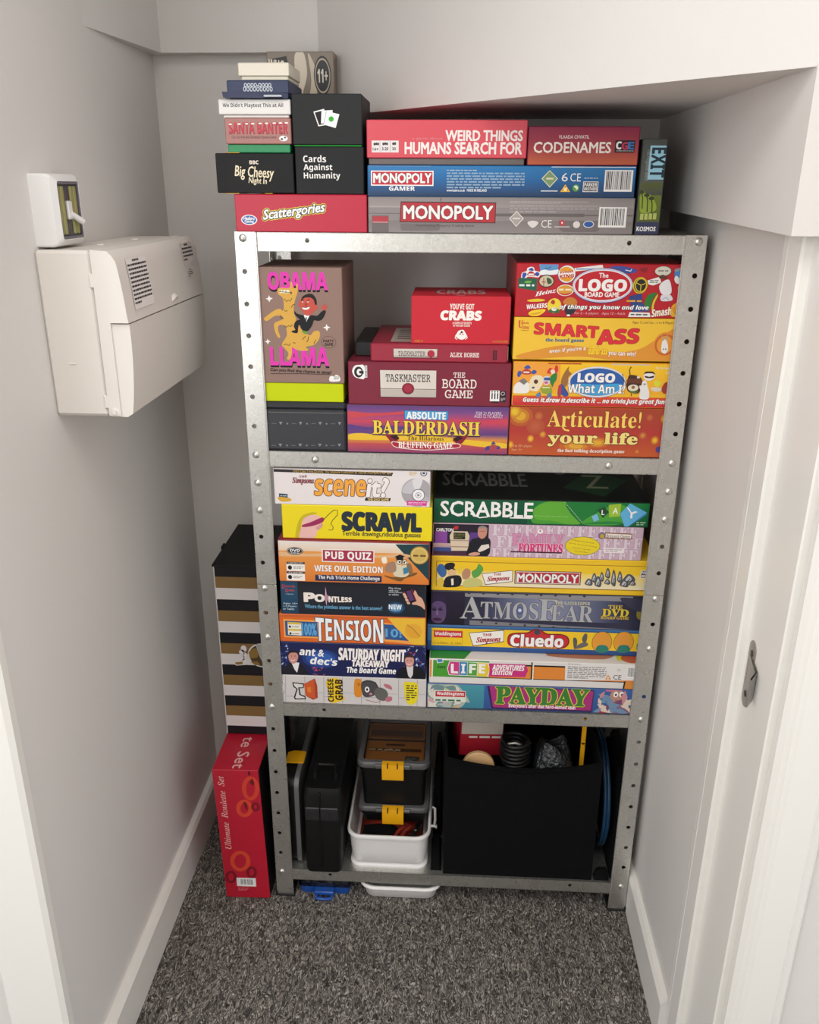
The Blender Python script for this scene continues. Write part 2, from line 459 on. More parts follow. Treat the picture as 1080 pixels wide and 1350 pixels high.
# ------------------------------------------------------------------ printed artwork of each box (fractions of its front face)
ART = {
 'playtest': [
  ('T',"We Didn't Playtest This at All",0.0618,0.4155,0.9015,0.7455,'#17161a',{'b': 0.042}),
 ],
 'navy': [
  ('T','OOOO-OOOO',0.2816,0.5027,0.7184,0.7874,'#c9cfd6',{'b': 0.03}),
  ('T','OOOOOOOOO',0.2641,0.1574,0.7375,0.5177,'#c9cfd6',{'b': 0.04}),
  ('R',0.6682,-0.2072,0.9533,0.0538,'#aeb4bf'),
 ],
 'santa': [
  ('T','SANTA BANTER',0.064,0.3808,0.9582,0.8117,'#7d1626',{'b': 0.05,'f': 'x'}),
  ('T','SANTA BANTER',0.0594,0.4165,0.9531,0.8353,'#c3263c',{'b': 0.045,'f': 'x'}),
  ('E',0.0628,0.7313,0.1157,0.7904,'#f5efe9'),
  ('E',0.1952,0.7398,0.2484,0.7991,'#f5efe9'),
  ('E',0.3091,0.7471,0.3626,0.8065,'#f5efe9'),
  ('E',0.4016,0.753,0.4554,0.8126,'#f5efe9'),
  ('E',0.5117,0.7601,0.5658,0.8198,'#f5efe9'),
  ('E',0.6101,0.7664,0.6644,0.8262,'#f5efe9'),
  ('E',0.7263,0.7738,0.7809,0.8338,'#f5efe9'),
  ('E',0.8208,0.7798,0.8756,0.84,'#f5efe9'),
  ('E',0.9081,0.7854,0.9632,0.8457,'#f5efe9'),
  ('T','Can you find the Christmas rhyme in time?',0.0981,0.185,0.7777,0.329,'#3a2a28',{'b': 0.0}),
  ('E',0.8175,0.1101,0.948,0.3287,'#f2efec'),
  ('E',0.8375,0.1514,0.8776,0.2364,'#555559'),
  ('E',0.8902,0.2207,0.9254,0.2936,'#555559'),
 ],
 'cheesy': [
  ('T','BBC',0.4374,0.728,0.5527,0.8195,'#e9dfd0',{'b': 0.06}),
  ('T','Big Cheesy',0.2396,0.2936,0.7457,0.6989,'#efe3c4',{'sh': 0.22,'b': 0.012,'tl': -3}),
  ('T','Night In',0.4124,0.1847,0.6498,0.4065,'#efe3c4',{'sh': 0.22,'b': 0.01,'tl': -3}),
 ],
 'scatter': [
  ('E',0.0428,0.1834,0.1651,0.4574,'#f4f1f0'),
  ('E',0.0501,0.2063,0.1578,0.4347,'#2c5fa8'),
  ('T','Hasbro',0.0628,0.3162,0.1459,0.4074,'#f2efec',{'b': 0.03}),
  ('T','Gaming',0.0691,0.2247,0.1377,0.3162,'#f2efec',{'b': 0.03}),
  ('T','Scattergories',0.2132,0.2474,0.6826,0.8104,'#f2efec',{'b': 0.03,'o': ('#16151a',0.13),'o2': ('#e4cf39',0.1),'f': 'x','sh': 0.2,'tl': 7.5,'fitrot': 1}),
 ],
 'cah1': [
  ('P',[(0.309,0.6521),(0.4626,0.708),(0.5055,0.3959),(0.3746,0.3645)],'#f2efec'),
  ('P',[(0.3273,0.6335),(0.4483,0.6769),(0.4825,0.4179),(0.3843,0.3897)],'#232325'),
  ('P',[(0.4251,0.6707),(0.5827,0.6832),(0.5804,0.4273),(0.4126,0.4211)],'#f4f4f4'),
  ('P',[(0.4944,0.6583),(0.6794,0.6023),(0.6215,0.333),(0.4497,0.4022)],'#fafafa'),
  ('K',[(0.4944,0.6583),(0.4497,0.4022)],0.0093,'#8a8a8c',0),
  ('E',0.523,0.4555,0.5974,0.5618,'#3fae3a'),
 ],
 'cah2': [
  ('T','Cards',0.1177,0.6741,0.4531,0.8218,'#f2efec',{'b': 0.04}),
  ('T','Against',0.1208,0.4712,0.542,0.6405,'#f2efec',{'b': 0.04}),
  ('T','Humanity',0.1194,0.2936,0.6554,0.4645,'#f2efec',{'b': 0.04}),
 ],
 'weird': [
  ('R',0.0311,0.1466,0.2014,0.4585,'#e5dedd'),
  ('E',0.0421,0.3278,0.0565,0.4021,'#3a3336'),
  ('E',0.0542,0.3355,0.067,0.4098,'#3a3336'),
  ('E',0.0653,0.3297,0.0782,0.4041,'#3a3336'),
  ('E',0.0982,0.3325,0.1126,0.407,'#3a3336'),
  ('E',0.1103,0.3403,0.1231,0.4147,'#3a3336'),
  ('E',0.1214,0.3345,0.1343,0.4089,'#3a3336'),
  ('E',0.16,0.3378,0.1744,0.4123,'#3a3336'),
  ('E',0.1721,0.3455,0.1849,0.42,'#3a3336'),
  ('E',0.172,0.3388,0.1849,0.4132,'#3a3336'),
  ('T','16+',0.0386,0.1961,0.0739,0.2709,'#4a4246',{'b': 0.03}),
  ('T','3-20',0.0964,0.2011,0.135,0.2827,'#4a4246',{'b': 0.03}),
  ('T','30',0.1607,0.2058,0.1833,0.2806,'#4a4246',{'b': 0.03}),
  ('R',0.0824,0.1575,0.0848,0.4422,'#a39a9b'),
  ('R',0.1483,0.163,0.1507,0.4479,'#a39a9b'),
  ('T','a game about',0.2868,0.4747,0.4762,0.549,'#d98f93',{'b': 0.0}),
  ('T','WEIRD THINGS',0.4951,0.4578,0.9709,0.7253,'#f0e6e2',{'b': 0.03,'f': 'c'}),
  ('T','HUMANS SEARCH FOR',0.2409,0.1131,0.9695,0.415,'#f0e6e2',{'b': 0.03,'f': 'c'}),
 ],
 'code': [
  ('G',0,0,1,0.42,'#a83c44','#c4623c',0),
  ('G',0,0.42,1,1,'#8c2446','#a83c44',0),
  ('T','VLAADA CHVATIL',0.2747,0.6841,0.5482,0.7715,'#eadbd4',{'b': 0.01}),
  ('T','CODENAMES',0.0563,0.3227,0.7479,0.5966,'#f3ebe2',{'b': 0.02,'f': 'c'}),
  ('R',0.7828,0.3343,0.9615,0.6462,'#1c1a20'),
  ('T','C',0.7942,0.4222,0.8412,0.6131,'#f2efec',{'b': 0.06}),
  ('T','G',0.8444,0.4127,0.8971,0.5945,'#c2355a',{'b': 0.06}),
  ('T','E',0.8999,0.4204,0.9524,0.6019,'#3f74b8',{'b': 0.06}),
  ('M',0.7993,0.3604,0.9519,0.3952,'#bbb5b5',1,1),
 ],
 'gamer': [
  ('G',0,0.62,1,1,'#2c7ab4','#1f6aa6',0),
  ('G',0,0.25,1,0.62,'#1f6aa6','#234f80',0),
  ('G',0,0,1,0.25,'#234f80','#243a58',0),
  ('R',0.0137,0.3416,0.2492,0.824,'#f2efec'),
  ('R',0.0175,0.3763,0.2454,0.7897,'#c8283a'),
  ('T','MONOPOLY',0.0233,0.4369,0.2406,0.7383,'#f2efec',{'b': 0.035,'o': ('#17151b',0.05)}),
  ('T','GAMER',0.0816,0.1853,0.1793,0.3243,'#f2efec',{'b': 0.05,'f': 'w'}),
  ('R',0.0035,0.9688,0.2357,1.0199,'#dfe3e6'),
  ('M',0.2988,0.8125,0.4147,0.8724,'#a8bccb',1,1),
  ('M',0.2991,0.2505,0.5899,0.7952,'#8fa9bf',6,3),
  ('T','www.hasbro.co.uk   MADE IN IRELAND',0.2995,0.1678,0.4501,0.2491,'#e2e8ec',{'b': 0.02}),
  ('P',[(0.6525,0.592),(0.6812,0.8629),(0.7132,0.5936),(0.6846,0.3094)],'#e2e0b8'),
  ('P',[(0.6563,0.5921),(0.6814,0.8293),(0.7094,0.5935),(0.6844,0.3435)],'#7f9a72'),
  ('R',0.6702,0.5645,0.6968,0.621,'#dcdcb0'),
  ('T','6',0.7268,0.5037,0.7496,0.7748,'#f2efec',{'b': 0.0}),
  ('T','CE',0.7585,0.5047,0.7979,0.7647,'#f2efec',{'b': 0.0}),
  ('P',[(0.7248,0.1733),(0.7417,0.413),(0.7618,0.174)],'#f2c62c'),
  ('P',[(0.731,0.2077),(0.742,0.3618),(0.7552,0.2082)],'#d8402c'),
  ('R',0.7364,0.1965,0.7497,0.3106,'#fce9a0'),
  ('E',0.7692,0.1859,0.7946,0.4139,'#5aa03c'),
  ('S',[(0.7733,0.3454),(0.7826,0.3798),(0.7901,0.3116),(0.7855,0.2431),(0.78,0.3)],'#e6efdc'),
  ('R',0.6522,0.184,0.7145,0.2182,'#d4dbe2'),
  ('R',0.8077,0.1754,0.8639,0.5061,'#f2efec'),
  ('R',0.8103,0.1983,0.8613,0.4834,'#28262c'),
  ('T','PARKER',0.8123,0.3468,0.8595,0.4607,'#f2efec',{'b': 0.05}),
  ('T','BROTHERS',0.8133,0.2212,0.8606,0.324,'#f2efec',{'b': 0.05}),
  ('M',0.8107,0.5856,0.8641,0.6422,'#bfcbd6',1,4),
  ('B',0.8852,0.1888,0.9887,0.8711,5,0),
  ('R',0.6869,0.9469,1.0033,1.0142,'#dfe3e6'),
 ],
 'mono': [
  ('G',0,0.72,1,1,'#8d8584','#9a9190',0),
  ('G',0,0.0,1,0.35,'#807877','#8d8584',0),
  ('R',-0.0055,0.5356,0.7547,0.5505,'#5d5656'),
  ('R',-0.005,0.7093,0.1285,0.7391,'#aaa2a0'),
  ('R',0.0135,-0.003,0.0781,0.485,'#6e6664'),
  ('R',0.0169,0.2903,0.0764,0.4626,'#b03a44'),
  ('R',0.0167,0.2828,0.0762,0.3128,'#c98a8c'),
  ('P',[(0.1228,0.2628),(0.276,0.2678),(0.2729,0.1104),(0.266,0.0727),(0.1303,0.0678),(0.1244,0.1052)],'#746c6b'),
  ('P',[(0.1239,0.8743),(0.4837,0.8606),(0.4834,0.2895),(0.1199,0.3002)],'#3c3236'),
  ('P',[(0.1268,0.8447),(0.4808,0.831),(0.4804,0.3118),(0.1229,0.3227)],'#b8303a'),
  ('T','MONOPOLY',0.1352,0.3957,0.4713,0.76,'#f1ebe8',{'b': 0.03,'o': ('#2a2226',0.055)}),
  ('R',0.2724,0.8852,0.2773,1.0035,'#6d6665'),
  ('T','Fast-Dealing Property Trading Game',0.1821,0.1711,0.403,0.2459,'#3a3132',{'b': 0.0}),
  ('M',0.5347,0.831,0.8282,0.9073,'#b5adab',2,2),
  ('M',0.535,0.5732,0.8759,0.8125,'#a59d9b',3,9),
  ('P',[(0.4833,0.5573),(0.8138,0.5667),(0.8215,0.519),(0.8129,0.4804),(0.4833,0.4803)],'#6b6463'),
  ('R',0.8215,0.5024,0.9955,0.5407,'#6b6463'),
  ('P',[(0.7201,0.372),(0.8773,0.3769),(0.8735,0.1171),(0.8611,0.0684),(0.7401,0.064),(0.726,0.1119)],'#746c6b'),
  ('P',[(0.5342,0.424),(0.5616,0.6364),(0.5899,0.4257),(0.5625,0.1932)],'#d9d2cc'),
  ('P',[(0.5392,0.4241),(0.5617,0.6028),(0.5848,0.4255),(0.5624,0.227)],'#a8a09b'),
  ('R',0.5481,0.4056,0.576,0.4441,'#dcd5cf'),
  ('S',[(0.6041,0.3105),(0.6242,0.3689),(0.6458,0.3118),(0.6247,0.1663)],'#ddd7d2'),
  ('T','CE',0.656,0.1777,0.6952,0.3898,'#e9e4df',{'b': 0.0}),
  ('E',0.7247,0.2328,0.7437,0.3964,'#c83848'),
  ('E',0.731,0.2858,0.7373,0.3435,'#f2efec'),
  ('R',0.7068,0.1894,0.7636,0.2183,'#cdbdbc'),
  ('E',0.7753,0.172,0.8018,0.3645,'#ddd7d2'),
  ('E',0.8137,0.1832,0.8539,0.3755,'#dfe0e2'),
  ('E',0.8162,0.2024,0.8514,0.3563,'#2f58a0'),
  ('B',0.8694,0.1958,0.972,0.751,6,0),
 ],
 'exit': [
  ('G',0,0.55,1,1,'#4c4f4b','#5b5e5a',0),
  ('G',0,0.14,1,0.42,'#6b7a2a','#5a632c',0),
  ('G',0,0.42,1,0.55,'#5a632c','#4c4f4b',0),
  ('R',0,0,1,0.135,'#34395c'),
  ('S',[(0.1031,0.4449),(0.2317,0.4647),(0.3575,0.413),(0.4529,0.4323),(0.6492,0.3813),(0.7851,0.311),(0.7391,0.2563),(0.1946,0.2322),(0.0943,0.338)],'#93a83a'),
  ('K',[(0.2097,0.2771),(0.1872,0.3927),(0.1371,0.4454)],0.0124,'#39431f',0),
  ('S',[(0.0119,0.4506),(0.1249,0.4737),(0.2583,0.4508),(0.1432,0.4313)],'#39431f'),
  ('K',[(0.431,0.2438),(0.4081,0.36),(0.3575,0.413)],0.0125,'#39431f',0),
  ('S',[(0.2311,0.4183),(0.3451,0.4414),(0.4797,0.4184),(0.3636,0.3988)],'#39431f'),
  ('K',[(0.6335,0.21),(0.6102,0.3268),(0.5591,0.38)],0.0126,'#39431f',0),
  ('S',[(0.4317,0.3854),(0.5466,0.4086),(0.6823,0.3853),(0.5653,0.3657)],'#39431f'),
  ('T','EXIT',0.3968,0.6057,0.9791,0.9069,'#1d3440',{'rot': -90,'b': 0.05,'bgpad': ('#9fd3e6',6)}),
  ('T','The Forgotten Island',0.143,0.5766,0.3611,0.893,'#a3a69f',{'rot': -90,'b': 0}),
  ('R',0.1569,0.1611,0.2937,0.2253,'#b9c46a',1),
  ('R',0.3349,0.1629,0.4727,0.2272,'#b9c46a',1),
  ('R',0.5141,0.1646,0.6529,0.2292,'#b9c46a',1),
  ('R',0.6946,0.1663,0.8343,0.2311,'#b9c46a',1),
  ('T','KOSMOS',0.0626,0.0409,0.8503,0.0876,'#f2efec',{'b': 0.03}),
 ],
 'obama': [
  ('T','OBAMA',0.1372,0.7976,0.8305,0.9433,'#17161a',{'f': 'x','b': 0.06}),
  ('T','OBAMA',0.1334,0.8152,0.8283,0.9605,'#e23fb0',{'f': 'x','b': 0.06}),
  ('T','LLAMA',0.12,0.1433,0.8206,0.2995,'#17161a',{'f': 'x','b': 0.06}),
  ('T','LLAMA',0.116,0.1607,0.8183,0.3184,'#e23fb0',{'f': 'x','b': 0.06}),
  ('P',[(0.0965,0.7354),(0.129,0.7455),(0.1367,0.767),(0.1502,0.7462),(0.1815,0.7396),(0.1511,0.728),(0.1391,0.7064),(0.1256,0.7272)],'#f2efec'),
  ('P',[(0.7635,0.4948),(0.7961,0.5053),(0.803,0.5275),(0.8178,0.506),(0.8501,0.4992),(0.8196,0.4872),(0.8084,0.4647),(0.7936,0.4863)],'#f2efec'),
  ('P',[(0.0583,0.3657),(0.0858,0.3745),(0.0924,0.3931),(0.1037,0.3751),(0.1302,0.3694),(0.1045,0.3593),(0.0942,0.3405),(0.0829,0.3586)],'#f2efec'),
  ('S',[(0.2462,0.8218),(0.2813,0.83),(0.3805,0.8306),(0.395,0.875),(0.4149,0.8782),(0.4253,0.8347),(0.4572,0.8286),(0.4661,0.8623),(0.4832,0.8576),(0.4756,0.7939),(0.4538,0.7487),(0.4315,0.6942),(0.4232,0.6216),(0.4461,0.5676),(0.4564,0.5127),(0.4786,0.495),(0.5407,0.4552),(0.6036,0.4264),(0.6557,0.4616),(0.7119,0.4653),(0.7238,0.4283),(0.6996,0.3806),(0.6421,0.341),(0.5749,0.3312),(0.5487,0.319),(0.5792,0.3048),(0.5685,0.293),(0.4704,0.2918),(0.4194,0.3054),(0.3839,0.3175),(0.379,0.2659),(0.3505,0.2113),(0.3146,0.2178),(0.3376,0.2646),(0.291,0.3108),(0.2639,0.3327),(0.2704,0.3575),(0.3221,0.4155),(0.327,0.4623),(0.309,0.508),(0.2381,0.5094),(0.2256,0.4683),(0.2478,0.4112),(0.2218,0.4029),(0.1868,0.4578),(0.18,0.5131),(0.2017,0.5359),(0.2815,0.5605),(0.2902,0.5809),(0.268,0.5911),(0.1923,0.5887),(0.0986,0.5454),(0.0643,0.5608),(0.0781,0.5777),(0.1953,0.6379),(0.2589,0.6526),(0.2881,0.6354),(0.3071,0.6632),(0.2989,0.7437),(0.2507,0.7724),(0.2397,0.7969)],'#d9a94e'),
  ('R',0.2646,0.7853,0.379,0.8119,'#efe7cf'),
  ('K',[(0.2596,0.7975),(0.381,0.7908)],0.0044,'#17161a',0),
  ('K',[(0.2753,0.8104),(0.2719,0.7944)],0.0044,'#17161a',0),
  ('K',[(0.305,0.8096),(0.3016,0.7936)],0.0044,'#17161a',0),
  ('K',[(0.3422,0.809),(0.3362,0.7894)],0.0044,'#17161a',0),
  ('E',0.3921,0.7772,0.4095,0.7985,'#17161a'),
  ('K',[(0.3086,0.7369),(0.333,0.7269),(0.3373,0.7127),(0.3654,0.7262),(0.3825,0.7178),(0.4086,0.7419)],0.0053,'#4a3a20',0),
  ('K',[(0.3924,0.6623),(0.4187,0.6884),(0.4413,0.6909)],0.0054,'#4a3a20',0),
  ('K',[(0.3085,0.6415),(0.3256,0.6312),(0.3485,0.6374)],0.0054,'#4a3a20',0),
  ('K',[(0.3014,0.5078),(0.3261,0.4938),(0.3573,0.5096),(0.3694,0.497),(0.3982,0.5164)],0.0055,'#4a3a20',0),
  ('K',[(0.2875,0.341),(0.3186,0.3477),(0.341,0.3332),(0.365,0.351)],0.0056,'#4a3a20',0),
  ('K',[(0.5127,0.3878),(0.5286,0.4033),(0.5522,0.4191)],0.0056,'#4a3a20',0),
  ('K',[(0.5632,0.3668),(0.5793,0.3862),(0.5879,0.4165)],0.0056,'#4a3a20',0),
  ('K',[(0.6476,0.3544),(0.6662,0.3795),(0.6742,0.3892)],0.0056,'#4a3a20',0),
  ('K',[(0.3962,0.3615),(0.4268,0.3568)],0.0057,'#4a3a20',0),
  ('K',[(0.2558,0.598),(0.2696,0.5747),(0.2997,0.5702)],0.0055,'#4a3a20',0),
  ('S',[(0.4339,0.6347),(0.4581,0.6136),(0.5207,0.6011),(0.5508,0.5966),(0.5568,0.5528),(0.5063,0.5549),(0.457,0.5862),(0.4304,0.6128)],'#1e1f22'),
  ('S',[(0.5457,0.5964),(0.5834,0.5903),(0.6342,0.6011),(0.6973,0.5976),(0.751,0.6321),(0.7891,0.6443),(0.8014,0.6265),(0.7599,0.5685),(0.7088,0.5522),(0.6582,0.5561),(0.6382,0.5186),(0.5922,0.4708),(0.5409,0.4598),(0.5036,0.4846),(0.4895,0.5138),(0.4684,0.4946),(0.4562,0.4459),(0.3901,0.4513),(0.3958,0.4645),(0.4319,0.4731),(0.4154,0.5022),(0.4428,0.5491),(0.5067,0.5659)],'#1e1f22'),
  ('P',[(0.5383,0.6016),(0.6141,0.6041),(0.5667,0.5439)],'#f2efec'),
  ('P',[(0.5553,0.5803),(0.5755,0.5809),(0.5694,0.5495),(0.5594,0.5529)],'#3b4c5c'),
  ('S',[(0.4995,0.7054),(0.5263,0.751),(0.5894,0.7727),(0.654,0.764),(0.693,0.7296),(0.6994,0.6848),(0.6886,0.6555),(0.6552,0.6291),(0.6089,0.5984),(0.5585,0.6005),(0.5295,0.6341),(0.51,0.6516)],'#c8564a'),
  ('S',[(0.5128,0.7238),(0.534,0.7584),(0.5896,0.7798),(0.6519,0.7782),(0.6932,0.7385),(0.6971,0.6938),(0.677,0.6913),(0.663,0.7286),(0.6261,0.7489),(0.5636,0.7486),(0.5332,0.7352)],'#2a2224'),
  ('E',0.6789,0.6503,0.7091,0.6865,'#c8564a'),
  ('E',0.4789,0.6709,0.504,0.7105,'#c8564a'),
  ('S',[(0.5231,0.6665),(0.5607,0.6641),(0.6112,0.673),(0.6006,0.6545),(0.5651,0.6461),(0.5351,0.6506)],'#f2efec'),
  ('K',[(0.5232,0.6683),(0.5682,0.6643),(0.6164,0.6767)],0.0045,'#3a1a18',0),
  ('E',0.5223,0.7064,0.5423,0.7172,'#f2efec'),
  ('K',[(0.5153,0.7238),(0.5506,0.7321)],0.0063,'#2a1a1a',0),
  ('E',0.5286,0.7083,0.5386,0.7155,'#17161a'),
  ('E',0.5874,0.7085,0.6075,0.7193,'#f2efec'),
  ('K',[(0.5803,0.7259),(0.6156,0.7342)],0.0063,'#2a1a1a',0),
  ('E',0.5937,0.7104,0.6037,0.7176,'#17161a'),
  ('S',[(0.554,0.6892),(0.5747,0.7078),(0.5866,0.6884),(0.5712,0.6789)],'#a63f38'),
  ('S',[(0.7615,0.6506),(0.7548,0.6902),(0.7671,0.678),(0.7776,0.7053),(0.7873,0.6822),(0.7977,0.7024),(0.8022,0.6773),(0.825,0.6871),(0.8145,0.6614),(0.7916,0.6462)],'#c8564a'),
  ('S',[(0.4717,0.5132),(0.484,0.5044),(0.5032,0.4735),(0.5662,0.455),(0.571,0.4459),(0.53,0.4408),(0.4902,0.4675)],'#d9a94e'),
  ('S',[(0.508,0.4681),(0.579,0.4554),(0.5681,0.4364),(0.5276,0.4445)],'#6f9c3c'),
  ('E',0.7378,0.3164,0.9127,0.4222,'#4b3c3a'),
  ('E',0.7417,0.3193,0.9088,0.4194,'#94766c'),
  ('T','PARTY',0.7611,0.3676,0.8896,0.3903,'#17161a',{'b': 0.03,'sh': 0.1}),
  ('T','GAME',0.776,0.3374,0.879,0.362,'#17161a',{'b': 0.03,'sh': 0.1}),
  ('T','Can you find the rhyme in time?',0.1073,0.0791,0.8502,0.134,'#17161a',{'b': 0.015,'sh': 0.15,'tl': -2}),
  ('K',[(0.1117,0.0832),(0.4753,0.0869),(0.8314,0.0825)],0.004,'#17161a',0),
  ('S',[(0.8231,0.0566),(0.8496,0.0713),(0.8758,0.0662),(0.9048,0.0809),(0.9415,0.0683),(0.9544,0.041),(0.9332,0.0225),(0.8279,0.0212)],'#f2efec'),
  ('M',0.8756,0.0376,0.9387,0.0672,'#555',3,2),
 ],
 'tin': [
  ('E',0.0214,0.6374,0.0467,0.6799,'#7a7c82'),
  ('K',[(0.0879,0.6601),(0.1164,0.6609),(0.1448,0.6617)],0.0133,'#6a6c72',0),
  ('P',[(0.1777,0.705),(0.2218,0.7061),(0.1973,0.6314)],'#8b8d92'),
  ('E',0.2675,0.6444,0.2925,0.6866,'#7a7c82'),
  ('K',[(0.3332,0.667),(0.3614,0.6678),(0.3894,0.6686)],0.0132,'#6a6c72',0),
  ('P',[(0.4218,0.7115),(0.4653,0.7127),(0.4415,0.6384)],'#8b8d92'),
  ('E',0.5107,0.6513,0.5355,0.6933,'#7a7c82'),
  ('K',[(0.5757,0.6738),(0.6035,0.6746),(0.6313,0.6753)],0.0131,'#6a6c72',0),
  ('P',[(0.6631,0.718),(0.7061,0.7192),(0.683,0.6454)],'#8b8d92'),
  ('E',0.7512,0.6581,0.7757,0.6999,'#7a7c82'),
  ('K',[(0.8155,0.6805),(0.843,0.6812),(0.8705,0.682)],0.013,'#6a6c72',0),
  ('P',[(0.9017,0.7245),(0.9442,0.7256),(0.9217,0.6522)],'#8b8d92'),
  ('E',0.001,0.0988,0.0267,0.1423,'#7a7c82'),
  ('K',[(0.0684,0.1228),(0.0972,0.1239),(0.126,0.1251)],0.0136,'#6a6c72',0),
  ('P',[(0.1594,0.1698),(0.2039,0.1715),(0.1791,0.0947)],'#8b8d92'),
  ('E',0.2502,0.109,0.2756,0.1523,'#7a7c82'),
  ('K',[(0.3168,0.1328),(0.3453,0.134),(0.3737,0.1351)],0.0135,'#6a6c72',0),
  ('P',[(0.4065,0.1795),(0.4506,0.1813),(0.4264,0.1049)],'#8b8d92'),
  ('E',0.4965,0.1191,0.5216,0.1621,'#7a7c82'),
  ('K',[(0.5623,0.1428),(0.5905,0.1439),(0.6186,0.145)],0.0134,'#6a6c72',0),
  ('P',[(0.6508,0.1892),(0.6943,0.1909),(0.6709,0.115)],'#8b8d92'),
  ('E',0.74,0.1291,0.7648,0.1719,'#7a7c82'),
  ('K',[(0.8051,0.1526),(0.8329,0.1537),(0.8607,0.1549)],0.0134,'#6a6c72',0),
  ('P',[(0.8923,0.1987),(0.9353,0.2004),(0.9125,0.125)],'#8b8d92'),
  ('R',0,0.93,1,0.955,'#70736c'),
 ],
 'balder': [
  ('G',0,0.86,1,1,'#5f417f','#7d4a86',0),
  ('G',0,0.66,1,0.86,'#7d4a86','#c8465c',0),
  ('G',0,0.52,1,0.66,'#c8465c','#7c4478',0),
  ('G',0,0.42,1,0.52,'#7c4478','#5d3f80',0),
  ('G',0,0.3,1,0.42,'#5d3f80','#d98f3c',0),
  ('G',0,0.2,1,0.3,'#d98f3c','#c86a48',0),
  ('G',0,0,1,0.2,'#c0504e','#8f3f6a',0),
  ('S',[(0.0035,0.3688),(0.0922,0.4083),(0.231,0.3562),(0.3888,0.3967),(0.5868,0.3585),(0.7654,0.3021),(0.9936,0.2421),(1.0048,0.1478),(0.8662,0.1559),(0.6675,0.2213),(0.4693,0.2629),(0.2714,0.2707),(0.0043,0.2672)],'#e8bd34'),
  ('S',[(-0.0003,0.8614),(0.1675,0.8316),(0.3838,0.8857),(0.3843,0.8318),(0.168,0.771),(0.0007,0.7267)],'#c9484f'),
  ('S',[(0.6614,0.7348),(0.8195,0.7111),(0.9865,0.7554),(0.9877,0.6678),(0.8201,0.664),(0.6621,0.6742)],'#c9445a'),
  ('S',[(0.0018,0.5918),(0.1306,0.5325),(0.2685,0.575),(0.4269,0.5344),(0.2693,0.4872),(0.0917,0.4692),(0.0026,0.4838)],'#5b3f80'),
  ('P',[(0.354,0.904),(0.6279,0.9011),(0.6282,0.7058),(0.3559,0.7155)],'#2c5c8c'),
  ('P',[(0.3581,0.8941),(0.6241,0.8908),(0.6241,0.719),(0.3597,0.7292)],'#4f9fd0'),
  ('T','ABSOLUTE',0.3709,0.7241,0.6113,0.8722,'#f2efec',{'b': 0.06}),
  ('T','BALDERDASH',0.1604,0.3932,0.8234,0.6836,'#f0d04a',{'f': 'B','b': 0.02,'o': ('#3c1c3a',0.05),'sd': (0.012,-0.05,'#2a1430')}),
  ('T','The Hilarious',0.3757,0.2778,0.6029,0.3726,'#5b4a20',{'f': 'B','b': 0}),
  ('P',[(0.2326,0.3969),(0.31,0.368),(0.3265,0.3013),(0.2919,0.1974),(0.2717,0.2368)],'#8e1c30'),
  ('P',[(0.7543,0.3962),(0.6757,0.3642),(0.6568,0.2884),(0.6976,0.1893),(0.7187,0.2381)],'#8e1c30'),
  ('P',[(0.2667,0.3517),(0.3099,0.3748),(0.3263,0.3216),(0.301,0.2726)],'#2a1518'),
  ('P',[(0.6564,0.3223),(0.6953,0.3789),(0.7253,0.347),(0.6828,0.263)],'#2a1518'),
  ('S',[(0.2815,0.2442),(0.371,0.2024),(0.4859,0.1826),(0.6085,0.1972),(0.6931,0.2297),(0.7021,0.1421),(0.6096,0.0954),(0.4872,0.0672),(0.3721,0.0871),(0.2945,0.1297)],'#f2e6df'),
  ('S',[(0.2856,0.2309),(0.3711,0.1889),(0.4861,0.169),(0.6086,0.1836),(0.6893,0.2159),(0.6981,0.1486),(0.6095,0.109),(0.487,0.0808),(0.372,0.1007),(0.2974,0.14)],'#a82038'),
  ('T','BLUFFING GAME',0.3199,0.1083,0.662,0.2439,'#f5eee6',{'f': 'B','b': 0.01}),
  ('T','FOR 2+ PLAYERS',0.7977,0.8427,0.9513,0.9032,'#e6d4de',{'b': 0.0}),
  ('T','AGES 12 TO ADULT',0.7867,0.7753,0.962,0.8426,'#e6d4de',{'b': 0.0}),
  ('P',[(0.8591,0.091),(0.8659,0.1729),(0.8894,0.1948),(0.8866,0.1063)],'#3f3f8a'),
  ('P',[(0.895,0.2222),(0.9099,0.291),(0.9265,0.231)],'#3f3f8a'),
  ('P',[(0.9278,0.1361),(0.9347,0.2044),(0.9569,0.1719),(0.9458,0.1169)],'#3f3f8a'),
  ('S',[(0.8839,0.1605),(0.9108,0.2232),(0.9411,0.1709),(0.9119,0.1351)],'#a84a50'),
 ],
 'task': [
  ('R',0.0429,-0.0428,0.0444,1.003,'#74283a',1),
  ('R',0.0824,-0.0392,0.0839,1.0052,'#74283a',1),
  ('R',0.1219,-0.0357,0.1233,1.0075,'#74283a',1),
  ('R',0.1612,-0.0322,0.1627,1.0098,'#74283a',1),
  ('R',0.2004,-0.0287,0.2019,1.012,'#74283a',1),
  ('R',0.2396,-0.0251,0.2411,1.0143,'#74283a',1),
  ('R',0.2786,-0.0216,0.2801,1.0165,'#74283a',1),
  ('R',0.3176,-0.0182,0.3191,1.0188,'#74283a',1),
  ('R',0.3565,-0.0147,0.3579,1.021,'#74283a',1),
  ('R',0.3952,-0.0112,0.3967,1.0232,'#74283a',1),
  ('R',0.4339,-0.0077,0.4354,1.0254,'#74283a',1),
  ('R',0.4725,-0.0043,0.474,1.0277,'#74283a',1),
  ('R',0.511,-0.0008,0.5125,1.0299,'#74283a',1),
  ('R',0.5494,0.0026,0.5509,1.0321,'#74283a',1),
  ('R',0.5877,0.0061,0.5892,1.0343,'#74283a',1),
  ('R',0.626,0.0095,0.6274,1.0365,'#74283a',1),
